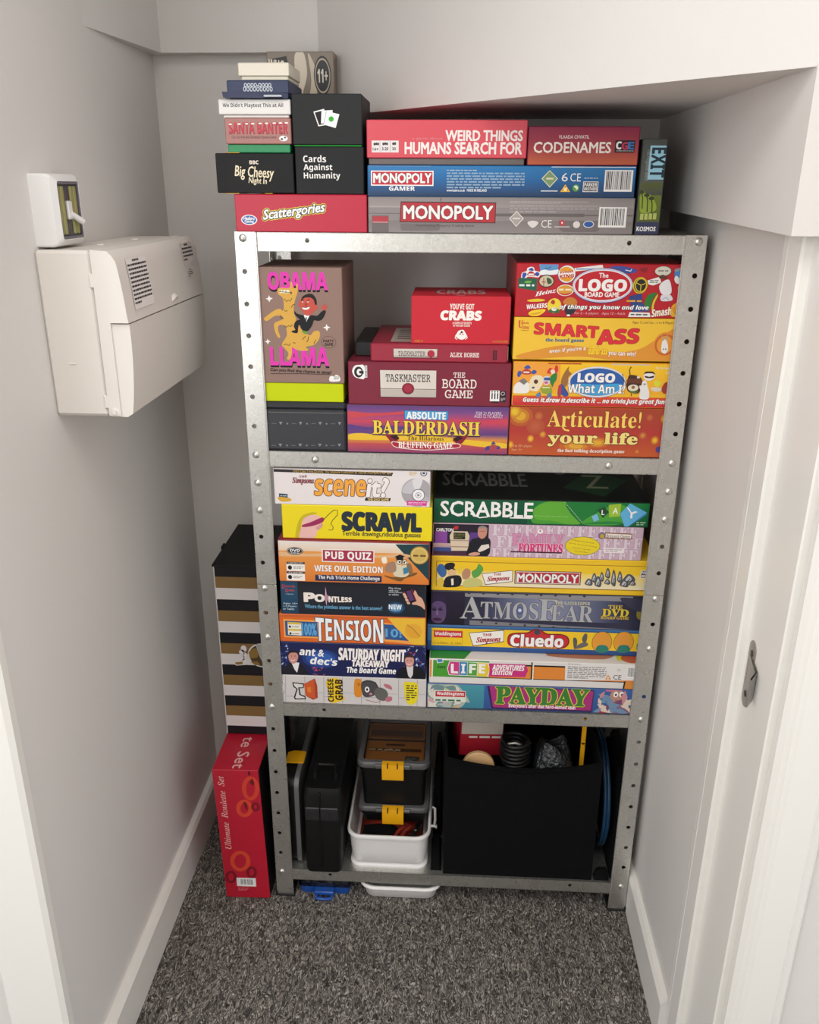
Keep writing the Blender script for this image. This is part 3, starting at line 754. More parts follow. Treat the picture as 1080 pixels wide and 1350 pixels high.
  ('R',0.6641,0.0129,0.6655,1.0387,'#74283a',1),
  ('R',0.7021,0.0163,0.7036,1.0409,'#74283a',1),
  ('R',0.7401,0.0197,0.7415,1.043,'#74283a',1),
  ('R',0.778,0.0231,0.7794,1.0452,'#74283a',1),
  ('R',0.8157,0.0265,0.8171,1.0474,'#74283a',1),
  ('R',0.8534,0.0299,0.8548,1.0496,'#74283a',1),
  ('R',0.891,0.0333,0.8924,1.0517,'#74283a',1),
  ('R',0.9285,0.0366,0.9299,1.0539,'#74283a',1),
  ('R',0.9659,0.04,0.9673,1.056,'#74283a',1),
  ('S',[(0.0256,0.777),(0.0408,0.898),(0.0723,0.9224),(0.1,0.9016),(0.1015,0.6169),(0.0719,0.6073),(0.0401,0.6502)],'#f2efec'),
  ('E',0.0376,0.6294,0.0929,0.8845,'#26252a'),
  ('E',0.0534,0.6823,0.085,0.8323,'#f2efec'),
  ('P',[(0.069,0.7873),(0.0966,0.789),(0.097,0.7141),(0.0693,0.7273)],'#26252a'),
  ('R',0.1026,0.6326,0.1184,0.9097,'#f2efec'),
  ('T','GINGER FOX',0.1046,0.6476,0.1164,0.8947,'#26252a',{'rot': 90,'b': 0.02}),
  ('P',[(0.1948,0.8028),(0.5454,0.8105),(0.546,0.1805),(0.1983,0.1738)],'#4a1a28'),
  ('P',[(0.1977,0.8105),(0.5435,0.8177),(0.544,0.1952),(0.2011,0.1928)],'#d8d0c6'),
  ('P',[(0.2002,0.3691),(0.5447,0.366),(0.544,0.1952),(0.2011,0.1928)],'#beb5ab'),
  ('K',[(0.2001,0.3841),(0.5427,0.3807)],0.0131,'#57282f',0),
  ('T','TASKMASTER',0.233,0.5463,0.5082,0.7249,'#332e30',{'f': 'm','b': 0.012}),
  ('E',0.3329,0.2555,0.4086,0.5239,'#5a1524'),
  ('E',0.3348,0.2741,0.4066,0.5201,'#8c2238'),
  ('E',0.3455,0.3114,0.3959,0.4829,'#a32d44'),
  ('T','THE',0.6493,0.6648,0.7196,0.7826,'#eadfd6',{'f': 'm','b': 0.012}),
  ('T','BOARD',0.5801,0.4141,0.7912,0.628,'#eadfd6',{'f': 'm','b': 0.012}),
  ('T','GAME',0.5991,0.1847,0.7686,0.3769,'#eadfd6',{'f': 'm','b': 0.012}),
  ('R',0.8766,0.1299,0.9348,0.3795,'#f2efec'),
  ('E',0.8842,0.3306,0.8936,0.3673,'#17161a'),
  ('R',0.886,0.18,0.8935,0.3195,'#17161a'),
  ('E',0.9011,0.3319,0.9105,0.3686,'#17161a'),
  ('R',0.9029,0.1814,0.9104,0.3209,'#17161a'),
  ('E',0.918,0.3333,0.9274,0.3699,'#17161a'),
  ('R',0.9198,0.1828,0.9273,0.3223,'#17161a'),
  ('R',0.9387,0.1123,0.9743,0.3689,'#2a2228'),
  ('E',0.9418,0.2662,0.968,0.3541,'#bdb5b5'),
  ('E',0.9456,0.2809,0.9643,0.3395,'#2a2228'),
  ('M',0.943,0.1343,0.9711,0.215,'#bdb5b5',3,1),
  ('R',0.8872,0.0932,0.9285,0.13,'#2a2228'),
 ],
 'book': [
  ('P',[(0.1658,0.7249),(0.4904,0.7344),(0.4895,0.2152),(0.1669,0.1986)],'#5a1a28'),
  ('P',[(0.1694,0.7255),(0.4881,0.7341),(0.487,0.2705),(0.1703,0.2556)],'#cfc7bd'),
  ('R',0.1703,0.3004,0.4868,0.3378,'#8d857c'),
  ('T','TASKMASTER',0.204,0.3336,0.4015,0.5952,'#4a3a3c',{'f': 'm','b': 0.01}),
  ('E',0.4154,0.2633,0.4705,0.6718,'#b02a40'),
  ('K',[(0.4019,0.3309),(0.4869,0.3261)],0.0279,'#7a2a34',0),
  ('T','ALEX HORNE',0.5823,0.3037,0.7911,0.5609,'#efe5de',{'f': 'm','b': 0.02}),
  ('R',0.8931,0.1765,0.9217,0.7039,'#1d1a1e'),
  ('R',0.8975,0.2129,0.9173,0.6675,'#6a2030'),
 ],
 'crabs': [
  ('T',"YOU'VE GOT",0.3897,0.7267,0.633,0.8443,'#f3eae2',{'f': 'c','b': 0.05}),
  ('T','CRABS',0.3012,0.5093,0.7072,0.6936,'#f6f0ea',{'b': 0.09,'sh': 0.05}),
  ('T','A GAME OF SECRETS',0.419,0.4234,0.6099,0.4698,'#ecd6cf',{'b': 0.03}),
  ('T','IN THE DEEP OCEAN',0.4266,0.3702,0.5954,0.41,'#ecd6cf',{'b': 0.03}),
  ('S',[(0.4623,0.2151),(0.4832,0.2827),(0.5274,0.3042),(0.5512,0.245),(0.5657,0.1719),(0.5446,0.1175),(0.513,0.0962),(0.4738,0.1284),(0.4536,0.1746)],'#f2efec'),
  ('P',[(0.4973,0.223),(0.5118,0.2903),(0.532,0.2443)],'#7a1f2c'),
  ('E',0.4896,0.1963,0.5056,0.223,'#c8303c'),
  ('E',0.5184,0.1973,0.5344,0.224,'#c8303c'),
  ('K',[(0.4564,0.1948),(0.4482,0.1275),(0.4712,0.1015)],0.0167,'#f2efec',0),
  ('K',[(0.5619,0.1985),(0.5729,0.1387),(0.5513,0.1043)],0.0167,'#f2efec',0),
  ('T','AGES 7+',0.0336,0.0333,0.1242,0.0805,'#c98a3a',{'b': 0.02}),
  ('T','4-10 PLAYERS',0.8303,0.0436,0.9861,0.0904,'#c98a3a',{'b': 0.02}),
 ],
 'logo': [
  ('P',[(0.1369,0.9917),(0.2514,0.9825),(0.2528,0.8063),(0.1465,0.7867)],'#5f93c4'),
  ('S',[(0.1452,0.8589),(0.1716,0.8863),(0.2012,0.8687),(0.2523,0.8874),(0.2528,0.8063),(0.1465,0.7867)],'#e8ecee'),
  ('K',[(0.1679,0.8952),(0.1826,0.9206),(0.1922,0.9099),(0.2091,0.9389)],0.0108,'#23324a',0),
  ('S',[(0.0311,0.7305),(0.0344,0.8212),(0.0609,0.8577),(0.0658,0.9117),(0.09,0.9372),(0.1068,0.9123),(0.1111,0.8656),(0.1408,0.8408),(0.1453,0.7866),(0.1332,0.743),(0.1037,0.7498),(0.0685,0.7493),(0.0541,0.6909),(0.0375,0.6979)],'#eae4e4'),
  ('S',[(0.0383,0.7234),(0.0381,0.8104),(0.0531,0.8287),(0.063,0.7963),(0.0489,0.7235)],'#2f52a4'),
  ('S',[(0.0723,0.8758),(0.0926,0.9193),(0.1041,0.8619)],'#2f52a4'),
  ('S',[(0.1112,0.7934),(0.1233,0.8405),(0.1402,0.8119),(0.1305,0.7611)],'#2f52a4'),
  ('S',[(0.0656,0.7818),(0.0843,0.8544),(0.1083,0.8222),(0.1116,0.7716)],'#bb2338'),
  ('R',0.0736,0.7786,0.1065,0.8111,'#e5e0d8'),
  ('P',[(0.0146,0.7303),(0.1277,0.7211),(0.1295,0.4872),(0.0138,0.5441)],'#23604a'),
  ('M',0.0214,0.556,0.1123,0.6291,'#dfe6dc',1,4),
  ('S',[(0.0522,0.6581),(0.0649,0.6765),(0.0932,0.6733),(0.0879,0.6404),(0.0585,0.6363)],'#6fae3c'),
  ('E',0.1368,0.5542,0.2332,0.7944,'#2b2a20'),
  ('E',0.1427,0.5725,0.2274,0.7763,'#c9bfa0'),
  ('K',[(0.156,0.656),(0.1818,0.6564)],0.0145,'#b82a30',0),
  ('K',[(0.1675,0.729),(0.1702,0.5869)],0.0145,'#b82a30',0),
  ('S',[(0.1863,0.7329),(0.2102,0.7115),(0.2174,0.6424),(0.1943,0.6238)],'#37583a'),
  ('E',0.2505,0.6366,0.3606,0.9689,'#2f5290'),
  ('E',0.254,0.6475,0.357,0.9653,'#efe6dc'),
  ('S',[(0.2634,0.8606),(0.2817,0.9292),(0.3167,0.9332),(0.3416,0.8653)],'#e09a2c'),
  ('S',[(0.2696,0.7341),(0.3442,0.757),(0.3226,0.6732),(0.2932,0.6764)],'#e09a2c'),
  ('T','BURGER',0.2637,0.8179,0.3444,0.8756,'#b8262e',{'b': 0.07,'tl': 5}),
  ('T','KING',0.2641,0.7311,0.3485,0.8143,'#b8262e',{'b': 0.07,'tl': 5}),
  ('T','Heinz',0.1216,0.3811,0.2447,0.5468,'#f2efec',{'f': 's','b': 0.03,'tl': 12}),
  ('E',0.2509,0.4016,0.3547,0.6145,'#e9dfd2'),
  ('E',0.2567,0.4238,0.3487,0.5999,'#d69a34'),
  ('M',0.2648,0.4863,0.3391,0.5524,'#efe2c0',1,8),
  ('S',[(0.2624,0.4636),(0.3043,0.4422),(0.345,0.4723),(0.3225,0.4204),(0.287,0.4198)],'#c43034'),
  ('S',[(0.0755,0.3125),(0.1285,0.3431),(0.1822,0.3292),(0.165,0.2955),(0.0938,0.2868)],'#e8c62c'),
  ('T','WALKERS',0.0725,0.1457,0.1976,0.2652,'#f2efec',{'b': 0.05,'tl': 5}),
  ('S',[(0.0855,0.0659),(0.1144,0.1228),(0.1856,0.1466),(0.1808,0.0865),(0.1461,0.0218),(0.1042,0.0173)],'#f0d232'),
  ('S',[(0.0975,0.0586),(0.133,0.0856),(0.1745,0.1052),(0.1397,0.0443),(0.1099,0.0363)],'#dfa827'),
  ('E',0.1987,0.0726,0.2844,0.3561,'#ead23a'),
  ('S',[(0.2177,0.2741),(0.2297,0.33),(0.2459,0.2932),(0.2375,0.2372),(0.2252,0.2556)],'#b83a2c'),
  ('S',[(0.208,0.102),(0.2271,0.1623),(0.269,0.1519),(0.2763,0.092),(0.2408,0.0763)],'#3d6a3a'),
  ('E',0.2255,0.1139,0.2589,0.1888,'#efe9d8'),
  ('S',[(0.2938,0.2754),(0.3121,0.3574),(0.3471,0.3802),(0.3771,0.3177),(0.3754,0.2397),(0.333,0.2203)],'#c67c34'),
  ('S',[(0.3105,0.1639),(0.3326,0.2389),(0.376,0.165),(0.3604,0.071),(0.3314,0.0329),(0.3122,0.0889)],'#2a2e38'),
  ('E',0.3217,0.0178,0.3432,0.0555,'#f2efec'),
  ('P',[(0.3485,0.9193),(0.5157,0.9862),(0.5204,0.9433),(0.5221,0.9218),(0.3535,0.8583)],'#e9e4e0'),
  ('R',0.3582,0.8916,0.4807,0.9168,'#7c9cc0'),
  ('P',[(0.6546,0.9303),(0.7137,0.9025),(0.6814,0.8229),(0.6219,0.8581)],'#33478c'),
  ('S',[(0.5613,0.9362),(0.6186,0.9656),(0.6776,0.9378),(0.7255,0.8955),(0.7042,0.8377),(0.6567,0.8658)],'#3c4f9c'),
  ('K',[(0.6557,0.8945),(0.6867,0.8734),(0.6925,0.9094)],0.0144,'#f2efec',0),
  ('E',0.3432,0.2717,0.7096,0.9284,'#3c3a78'),
  ('E',0.3442,0.2866,0.7083,0.9212,'#c9c9dc'),
  ('E',0.3548,0.3199,0.6978,0.8889,'#f1eeee'),
  ('E',0.3584,0.331,0.6943,0.8781,'#c01f2c'),
  ('T','The',0.5002,0.7484,0.5562,0.8351,'#f2efec',{'b': 0.02}),
  ('T','LOGO',0.3854,0.5006,0.6696,0.7121,'#f2efec',{'b': 0.08,'f': 'g'}),
  ('T','BOARD GAME',0.4227,0.3901,0.6304,0.4784,'#f2efec',{'b': 0.03}),
  ('E',0.7087,0.4608,0.7954,0.7667,'#d4bb2c'),
  ('E',0.7157,0.4828,0.7883,0.745,'#1f1e1a'),
  ('E',0.7203,0.4902,0.7906,0.745,'#d4bb2c'),
  ('E',0.7261,0.5049,0.787,0.7306,'#26241e'),
  ('K',[(0.7566,0.6181),(0.7232,0.6685)],0.0145,'#d8be2c',0),
  ('K',[(0.7566,0.6181),(0.7824,0.6512)],0.0145,'#d8be2c',0),
  ('K',[(0.7566,0.6181),(0.7567,0.5121)],0.0145,'#d8be2c',0),
  ('E',0.8314,0.7832,0.9313,0.9698,'#2c2a2c'),
  ('E',0.8324,0.794,0.9277,0.9662,'#d6d2c4'),
  ('M',0.8508,0.8624,0.9112,0.909,'#7c776c',1,5),
  ('P',[(0.7921,0.7058),(0.8653,0.7793),(0.8752,0.6708),(0.8305,0.6156),(0.8006,0.6333)],'#ece8e4'),
  ('M',0.8067,0.6593,0.8651,0.721,'#3f5d55',2,5),
  ('S',[(0.8595,0.7792),(0.8814,0.8156),(0.9065,0.7691),(0.8962,0.7328),(0.8667,0.7432)],'#5c3a26'),
  ('P',[(0.9483,0.8884),(0.9925,0.9428),(1.0056,0.9072),(1.0146,0.6911),(0.9932,0.6436),(0.9541,0.7445)],'#3f87c4'),
  ('S',[(0.9518,0.7445),(0.9635,0.7988),(0.9864,0.7233),(0.9872,0.6472),(0.963,0.6686)],'#e5e2de'),
  ('S',[(0.9476,0.9064),(0.9751,0.9425),(0.9882,0.9069),(0.9606,0.8707)],'#8f9298'),
  ('E',0.9774,0.4924,1.0265,0.6528,'#c9b43a'),
  ('S',[(0.989,0.4903),(1.0024,0.5636),(1.0134,0.5236),(1.0135,0.4356),(0.9959,0.4353)],'#7c8c46'),
  ('S',[(0.8663,0.5979),(0.8862,0.6891),(0.9198,0.7259),(0.9389,0.5991),(0.9416,0.4712),(0.9137,0.434),(0.8829,0.4702)],'#e6e4e6'),
  ('S',[(0.8843,0.4335),(0.9134,0.4413),(0.943,0.4344),(0.9526,0.3425),(0.8882,0.3303)],'#dcdadf'),
  ('K',[(0.8929,0.3599),(0.9151,0.3972),(0.9349,0.3422)],0.011,'#8c8aa0',0),
  ('S',[(0.7901,0.2656),(0.7973,0.3952),(0.8241,0.4692),(0.8592,0.4735),(0.8449,0.4144),(0.8335,0.3404),(0.823,0.1731),(0.8118,0.1542)],'#2c7a34'),
  ('S',[(0.8349,0.1733),(0.8389,0.322),(0.8601,0.4514),(0.8638,0.4147),(0.8485,0.2851),(0.845,0.1548)],'#d8c63a'),
  ('P',[(0.6906,0.4118),(0.7653,0.4682),(0.7789,0.2468),(0.7092,0.2083)],'#31407c'),
  ('P',[(0.7079,0.2455),(0.7776,0.2839),(0.8244,0.1358),(0.7182,0.1151)],'#2c4e86'),
  ('M',0.6782,0.2904,0.7704,0.3533,'#e0a33a',1,6),
  ('P',[(0.7039,0.1149),(0.8255,0.1059),(0.8332,0.0235),(0.6963,0.0209)],'#ebe7e4'),
  ('M',0.7115,0.041,0.8221,0.0935,'#55535a',1,3),
  ('T','Smash',0.8392,0.0247,0.9553,0.2191,'#f1ead8',{'f': 'g','b': 0.06,'tl': 8}),
  ('S',[(0.9571,0.0483),(0.953,0.2127),(0.9726,0.2836),(0.9994,0.2915),(1.008,0.083),(0.9944,0.0378)],'#e0a62a'),
  ('K',[(0.9881,0.0452),(0.9592,0.2054)],0.0075,'#b8402c',0),
  ('K',[(0.9881,0.0452),(0.9692,0.2204)],0.0075,'#b8402c',0),
  ('K',[(0.9881,0.0452),(0.9793,0.2355)],0.0075,'#b8402c',0),
  ('K',[(0.9881,0.0452),(0.9905,0.2208)],0.0075,'#b8402c',0),
  ('K',[(0.9881,0.0452),(1.0017,0.2061)],0.0075,'#b8402c',0),
  ('S',[(0.7379,0.9213),(0.7838,0.9398),(0.7695,0.8499)],'#8d1c28'),
  ('T','... of things you know and love',0.2362,0.1373,0.8158,0.2418,'#f2efec',{'f': 'bi','b': 0.05,'o': ('#161418',0.06)}),
  ('T','For 2 - 6 players   Ages 12 - Adult',0.3674,0.0472,0.6772,0.1072,'#e2b9b7',{'sh': 0.15}),
 ],
 'smart': [
  ('S',[(0.0166,0.0789),(0.11,0.1978),(0.2973,0.3505),(0.4407,0.3207),(0.6106,0.2072),(0.7756,0.2804),(0.8861,0.5381),(0.9957,0.7885),(1.01,0.4014),(1.0005,0.0073),(0.6884,0.0017),(0.5188,0.0646),(0.3985,0.0906),(0.232,0.0499),(0.0895,0.0002)],'#dd9434'),
  ('E',0.8668,0.1196,1.0144,0.6956,'#e3912c'),
  ('E',0.8742,0.1478,1.0028,0.6496,'#c9632c'),
  ('E',0.8861,0.1947,0.9862,0.6035,'#e49a3a'),
  ('T','SMART',0.1272,0.5363,0.5209,0.875,'#d8303a',{'f': 'g','b': 0.07,'o': ('#8a2a20',0.045),'tl': -3}),
  ('T','ASS',0.5198,0.3852,0.7709,0.763,'#d8303a',{'f': 'g','b': 0.07,'o': ('#8a2a20',0.045),'tl': 3}),
  ('T','the board game',0.2001,0.416,0.4371,0.5177,'#2e6a8c',{'b': 0.05,'f': 'B'}),
  ('T',"even if you're a",0.2282,0.1365,0.4521,0.3513,'#efe3d6',{'f': 'x','b': 0.03,'tl': 6,'o': ('#a8582c',0.05)}),
  ('T','dumb ass',0.4665,0.1494,0.5857,0.3363,'#f4cf2e',{'f': 'x','b': 0.03,'o': ('#c9702c',0.06)}),
  ('T','you can win!',0.5949,0.0864,0.7622,0.2552,'#efe3d6',{'f': 'x','b': 0.03,'tl': -2,'o': ('#a8582c',0.05)}),
  ('S',[(0.9162,0.2878),(0.9186,0.4925),(0.9417,0.5114),(0.9585,0.3073),(0.9458,0.1947),(0.926,0.2131)],'#e9e4e0'),
  ('P',[(0.9186,0.4925),(0.903,0.6674),(0.9302,0.502)],'#b9a690'),
  ('P',[(0.9373,0.5021),(0.9467,0.7051),(0.9495,0.4931)],'#b9a690'),
  ('E',0.9266,0.2787,0.9338,0.316,'#17161a'),
  ('E',0.9409,0.279,0.9481,0.3163,'#17161a'),
  ('T','Ages 12 and Up - 2 to 8 Players',0.7229,0.8677,0.9796,0.9404,'#7a6a2c',{}),
  ('T','U',0.0238,0.7509,0.0566,0.9236,'#c8343a',{'f': 'B'}),
  ('T','niversity',0.0422,0.8243,0.0915,0.897,'#c8343a',{'b': 0.0}),
  ('T','ames',0.0533,0.7241,0.0933,0.788,'#c8343a',{'b': 0.0}),
  ('M',0.0449,0.6782,0.0896,0.7057,'#b86a30',1,1),
 ],
 'what': [
  ('G',0,0.38,0.45,1,'#ee9f3e','#eaa23c',0),
  ('G',0.3,0.22,1,1,'#f4c52a','#e9a62c',0),
  ('R',0,0.2,1,0.3,'#e8b62a'),
  ('G',0,0,1,0.24,'#d9542c','#c5263a',0),
  ('R',0.22,0.955,0.43,1,'#b84a30'),
  ('R',0.62,0.955,0.86,1,'#cfc0b0'),
  ('S',[(0.0274,0.6876),(0.0306,0.7741),(0.0464,0.7933),(0.0556,0.7485),(0.0407,0.6578)],'#3a57a2'),
  ('S',[(0.0668,0.8572),(0.0924,0.9285),(0.1095,0.8545)],'#3a57a2'),
  ('S',[(0.1132,0.7574),(0.1314,0.8215),(0.1503,0.7771),(0.1331,0.7242)],'#3a57a2'),
  ('S',[(0.0501,0.7559),(0.0829,0.8502),(0.1139,0.7837),(0.1116,0.7236),(0.0743,0.7152)],'#b8433c'),
  ('R',0.0661,0.7455,0.1035,0.7829,'#e2d6c8'),
  ('S',[(0.007,0.3559),(0.0131,0.471),(0.0444,0.5481),(0.0986,0.5306),(0.1115,0.3974),(0.0968,0.3009),(0.0426,0.2876),(0.0099,0.2982)],'#e9e6e2'),
  ('P',[(0.0366,0.5668),(0.0701,0.6321),(0.096,0.5571),(0.0724,0.4803)],'#7d7a78'),
  ('S',[(0.1061,0.3972),(0.1088,0.5688),(0.1284,0.6827),(0.1655,0.7024),(0.1933,0.6467),(0.1907,0.4951),(0.176,0.4184),(0.1611,0.3413),(0.1231,0.3517)],'#ead9b8'),
  ('E',0.1348,0.5092,0.1627,0.6077,'#5a3224'),
  ('E',0.1241,0.398,0.1435,0.4439,'#3c4a72'),
  ('S',[(0.1962,0.6656),(0.23,0.6853),(0.2405,0.5913),(0.2334,0.5153),(0.2125,0.4843),(0.1976,0.5333)],'#d7d2d0'),
  ('R',0.1991,0.5907,0.2366,0.6549,'#3a55a0'),
  ('E',0.2017,0.511,0.2275,0.5717,'#c75a8c'),
  ('S',[(0.1853,0.4378),(0.2397,0.4661),(0.2558,0.3634),(0.2487,0.2863),(0.1943,0.3039)],'#8fa03c'),
  ('R',0.192,0.4158,0.2404,0.4425,'#e8e2a8'),
  ('S',[(0.1538,0.2641),(0.1777,0.3226),(0.1845,0.2457),(0.1636,0.1986)],'#5c7fa8'),
  ('S',[(0.2253,0.2663),(0.2483,0.3055),(0.2546,0.2093),(0.2289,0.1891)],'#5c7fa8'),
  ('S',[(0.2158,0.76),(0.2317,0.8722),(0.2589,0.8394),(0.2677,0.9287),(0.2831,0.8994),(0.2814,0.7803),(0.2502,0.7421)],'#d43a2c'),
  ('S',[(0.2376,0.5723),(0.2407,0.6856),(0.2765,0.7615),(0.2786,0.6112),(0.2652,0.5352),(0.2564,0.4398),(0.2441,0.5156)],'#2f7f3a'),
  ('S',[(0.2381,0.8165),(0.259,0.8357),(0.2658,0.7612),(0.2449,0.742)],'#e8ddc8'),
  ('S',[(0.308,0.5364),(0.3154,0.6875),(0.3337,0.8188),(0.3528,0.9121),(0.3518,0.8193),(0.3726,0.7451),(0.3531,0.6697),(0.3513,0.5186),(0.3316,0.442)],'#9c6a3a'),
  ('S',[(0.294,0.4409),(0.3138,0.5176),(0.3495,0.3662),(0.3625,0.2706),(0.3418,0.2314),(0.3139,0.2691),(0.3044,0.2109),(0.2923,0.2684)],'#3a4f94'),
  ('S',[(0.2936,0.46),(0.3089,0.4985),(0.3142,0.4034),(0.3109,0.2111),(0.2981,0.2493)],'#b83a3c'),
  ('E',0.3542,0.2135,0.7215,0.9172,'#55405a'),
  ('E',0.3553,0.2225,0.7201,0.9172,'#dcd9de'),
  ('E',0.3666,0.2628,0.709,0.8784,'#24305c'),
  ('E',0.369,0.2718,0.7065,0.8698,'#2e5fa8'),
  ('S',[(0.3877,0.5208),(0.5398,0.5162),(0.6905,0.5381),(0.6757,0.3873),(0.6162,0.2963),(0.5469,0.2718),(0.4786,0.2921),(0.4139,0.3705)],'#3f9fd6'),
  ('T','LOGO',0.4141,0.5689,0.6467,0.7613,'#f2efec',{'b': 0.08,'f': 'g','o': ('#23315f',0.04)}),
  ('T','What Am I?',0.3551,0.3208,0.719,0.5249,'#f2efec',{'b': 0.05,'o': ('#1a1c2c',0.05)}),
  ('S',[(0.7254,0.4756),(0.7285,0.6186),(0.7391,0.7403),(0.7911,0.7215),(0.8162,0.6615),(0.8192,0.5804),(0.8104,0.3547),(0.7708,0.3328),(0.7405,0.3732)],'#4a2a20'),
  ('S',[(0.7299,0.5779),(0.7363,0.6594),(0.8171,0.6372),(0.82,0.56)],'#6a3a2a'),
  ('E',0.7359,0.3824,0.8026,0.53,'#e2d6c0'),
  ('E',0.7574,0.4297,0.7804,0.5034,'#8a6a3a'),
  ('S',[(0.7455,0.394),(0.781,0.3703),(0.8031,0.3957),(0.7934,0.3459),(0.7588,0.3449)],'#4f7a3a'),
  ('R',0.7865,0.6691,0.8047,0.7175,'#d8ccb8'),
  ('K',[(0.7414,0.7404),(0.7349,0.8608),(0.744,0.925)],0.0202,'#4a2a20',0),
  ('K',[(0.7312,0.4758),(0.702,0.6585),(0.6928,0.7593)],0.0143,'#4a2a20',0),
  ('K',[(0.7592,0.3325),(0.7637,0.2705)],0.0165,'#3a2018',0),
  ('S',[(0.8062,0.4984),(0.8215,0.5193),(0.8242,0.6008),(0.8462,0.6217),(0.8589,0.4999),(0.8736,0.3566),(0.8711,0.2116),(0.8215,0.21),(0.8126,0.2928),(0.8157,0.3961)],'#e4e1de'),
  ('E',0.831,0.5198,0.847,0.5605,'#8f8d8c'),
  ('E',0.8264,0.6223,0.8992,0.8237,'#e9e4df'),
  ('S',[(0.8295,0.7627),(0.8387,0.8192),(0.884,0.8203),(0.898,0.7544),(0.8798,0.7841),(0.8457,0.7833)],'#2a2020'),
  ('S',[(0.8341,0.7306),(0.8633,0.7112),(0.893,0.7362),(0.886,0.6835),(0.8439,0.6824)],'#3a2018'),
  ('S',[(0.8934,0.5824),(0.9083,0.6396),(0.9382,0.6039),(0.9393,0.5226),(0.9146,0.481)],'#d8d03a'),
  ('S',[(0.8811,0.4596),(0.9146,0.481),(0.9503,0.4493),(0.9359,0.3791),(0.8953,0.3902)],'#d9cbb8'),
  ('S',[(0.9483,0.4411),(0.9675,0.5844),(0.994,0.5648),(0.999,0.381),(0.9663,0.3388)],'#9c3a2c'),
  ('T','For 2 to 6 players',0.9013,0.8698,0.9949,0.9296,'#f2e6cf',{'b': 0.02,'clip': 1}),
  ('T','12+',0.9663,0.7826,0.9956,0.8266,'#f2e6cf',{'b': 0.02}),
  ('T','Guess it,draw it,describe it ... no trivia,just great fun!',0.0726,0.0685,0.9855,0.2039,'#f2efec',{'f': 'bi','b': 0.05,'o': ('#7a1a24',0.05)}),
 ],
 'artic': [
  ('G',0,0.5,1,1,'#a4462c','#b23a34',0),
  ('G',0,0,1,0.5,'#b23a34','#c05a2c',0),
  ('E',-0.0116,0.5965,0.1495,1.0195,'#b65a2e'),
  ('E',0.0125,0.6605,0.1253,0.9567,'#c47c2c'),
  ('E',0.0351,0.7201,0.1027,0.8978,'#d9a62c'),
  ('E',-0.0129,0.7727,0.0728,1.0183,'#cc8a2c'),
  ('E',-0.0001,0.8097,0.06,0.9817,'#d8a82c'),
  ('E',0.012,0.8443,0.048,0.9474,'#e0bc2e'),
  ('E',0.1602,0.7246,0.2139,0.9008,'#b55a34'),
  ('E',0.1683,0.7512,0.2058,0.8745,'#bb6638'),
  ('E',0.1758,0.7759,0.1983,0.8499,'#c0703a'),
  ('E',0.1201,0.2714,0.1636,0.4231,'#cc7a30'),
  ('E',0.1266,0.2943,0.157,0.4004,'#dba234'),
  ('E',0.1327,0.3155,0.151,0.3792,'#e6ba38'),
  ('E',0.1971,0.368,0.2405,0.5118,'#c06a34'),
  ('E',0.2036,0.3897,0.234,0.4903,'#cc8438'),
  ('E',0.2097,0.4098,0.2279,0.4702,'#d59a3c'),
  ('E',-0.0086,0.1325,0.0351,0.2998,'#c8702e'),
  ('E',-0.002,0.1577,0.0285,0.2748,'#d89a32'),
  ('E',0.0041,0.1812,0.0224,0.2514,'#e2b034'),
  ('E',0.1102,0.4385,0.229,0.7593,'#b25034'),
  ('E',0.1281,0.487,0.2112,0.7115,'#b5573a'),
  ('E',0.1447,0.5321,0.1946,0.6668,'#b85c3e'),
  ('E',0.3299,0.0844,0.5479,0.3389,'#c4642c'),
  ('E',0.3626,0.1228,0.5152,0.3009,'#cf8430'),
  ('E',0.3931,0.1585,0.4847,0.2654,'#dca236'),
  ('E',0.9159,0.266,0.9699,0.4535,'#c2662e'),
  ('E',0.924,0.2942,0.9618,0.4255,'#d59230'),
  ('E',0.9315,0.3206,0.9542,0.3993,'#e6b832'),
  ('E',0.8371,0.377,0.8887,0.5326,'#b85434'),
  ('E',0.8448,0.4004,0.8809,0.5093,'#c06c38'),
  ('E',0.8521,0.4223,0.8737,0.4876,'#c98a3c'),
  ('E',0.8725,0.7458,0.9189,0.8984,'#b25038'),
  ('E',0.8795,0.7688,0.912,0.8756,'#b85c3c'),
  ('E',0.886,0.7902,0.9055,0.8542,'#be6a40'),
  ('E',0.9638,0.7103,1.0033,0.9011,'#b86a2c'),
  ('E',0.9697,0.739,0.9973,0.8726,'#c88c2c'),
  ('E',0.9752,0.7658,0.9918,0.846,'#d8ac30'),
  ('E',0.8215,0.0728,0.8523,0.1677,'#c06030'),
  ('E',0.8261,0.0871,0.8476,0.1535,'#ca7634'),
  ('E',0.8304,0.1004,0.8433,0.1403,'#d28838'),
  ('E',0.4978,0.1711,0.6509,0.4065,'#c4642c'),
  ('E',0.5208,0.2066,0.628,0.3714,'#d08a30'),
  ('E',0.5422,0.2397,0.6065,0.3386,'#dca634'),
  ('T','Articulate!',0.2419,0.5997,0.8433,0.9375,'#f6cf62',{'f': 'B','b': -0.012,'o': ('#5a1a24',0.028),'drop': 0.0}),
  ('K',[(0.3435,0.6015),(0.36,0.5437),(0.3882,0.5279)],0.0333,'#f6cf62',0),
  ('T','your life',0.2558,0.2045,0.8309,0.4993,'#efdb82',{'f': 'B','b': 0.05,'o': ('#5a1c2c',0.075)}),
  ('T','the fast talking description game',0.3221,0.0679,0.7556,0.1532,'#f1e4da',{'f': 'B','b': 0.03}),
  ('T','4 to 20+ players',0.0272,0.1555,0.1545,0.2235,'#e4b48a',{}),
  ('T','Ages 12+',0.0207,0.0861,0.0921,0.1373,'#e4b48a',{}),
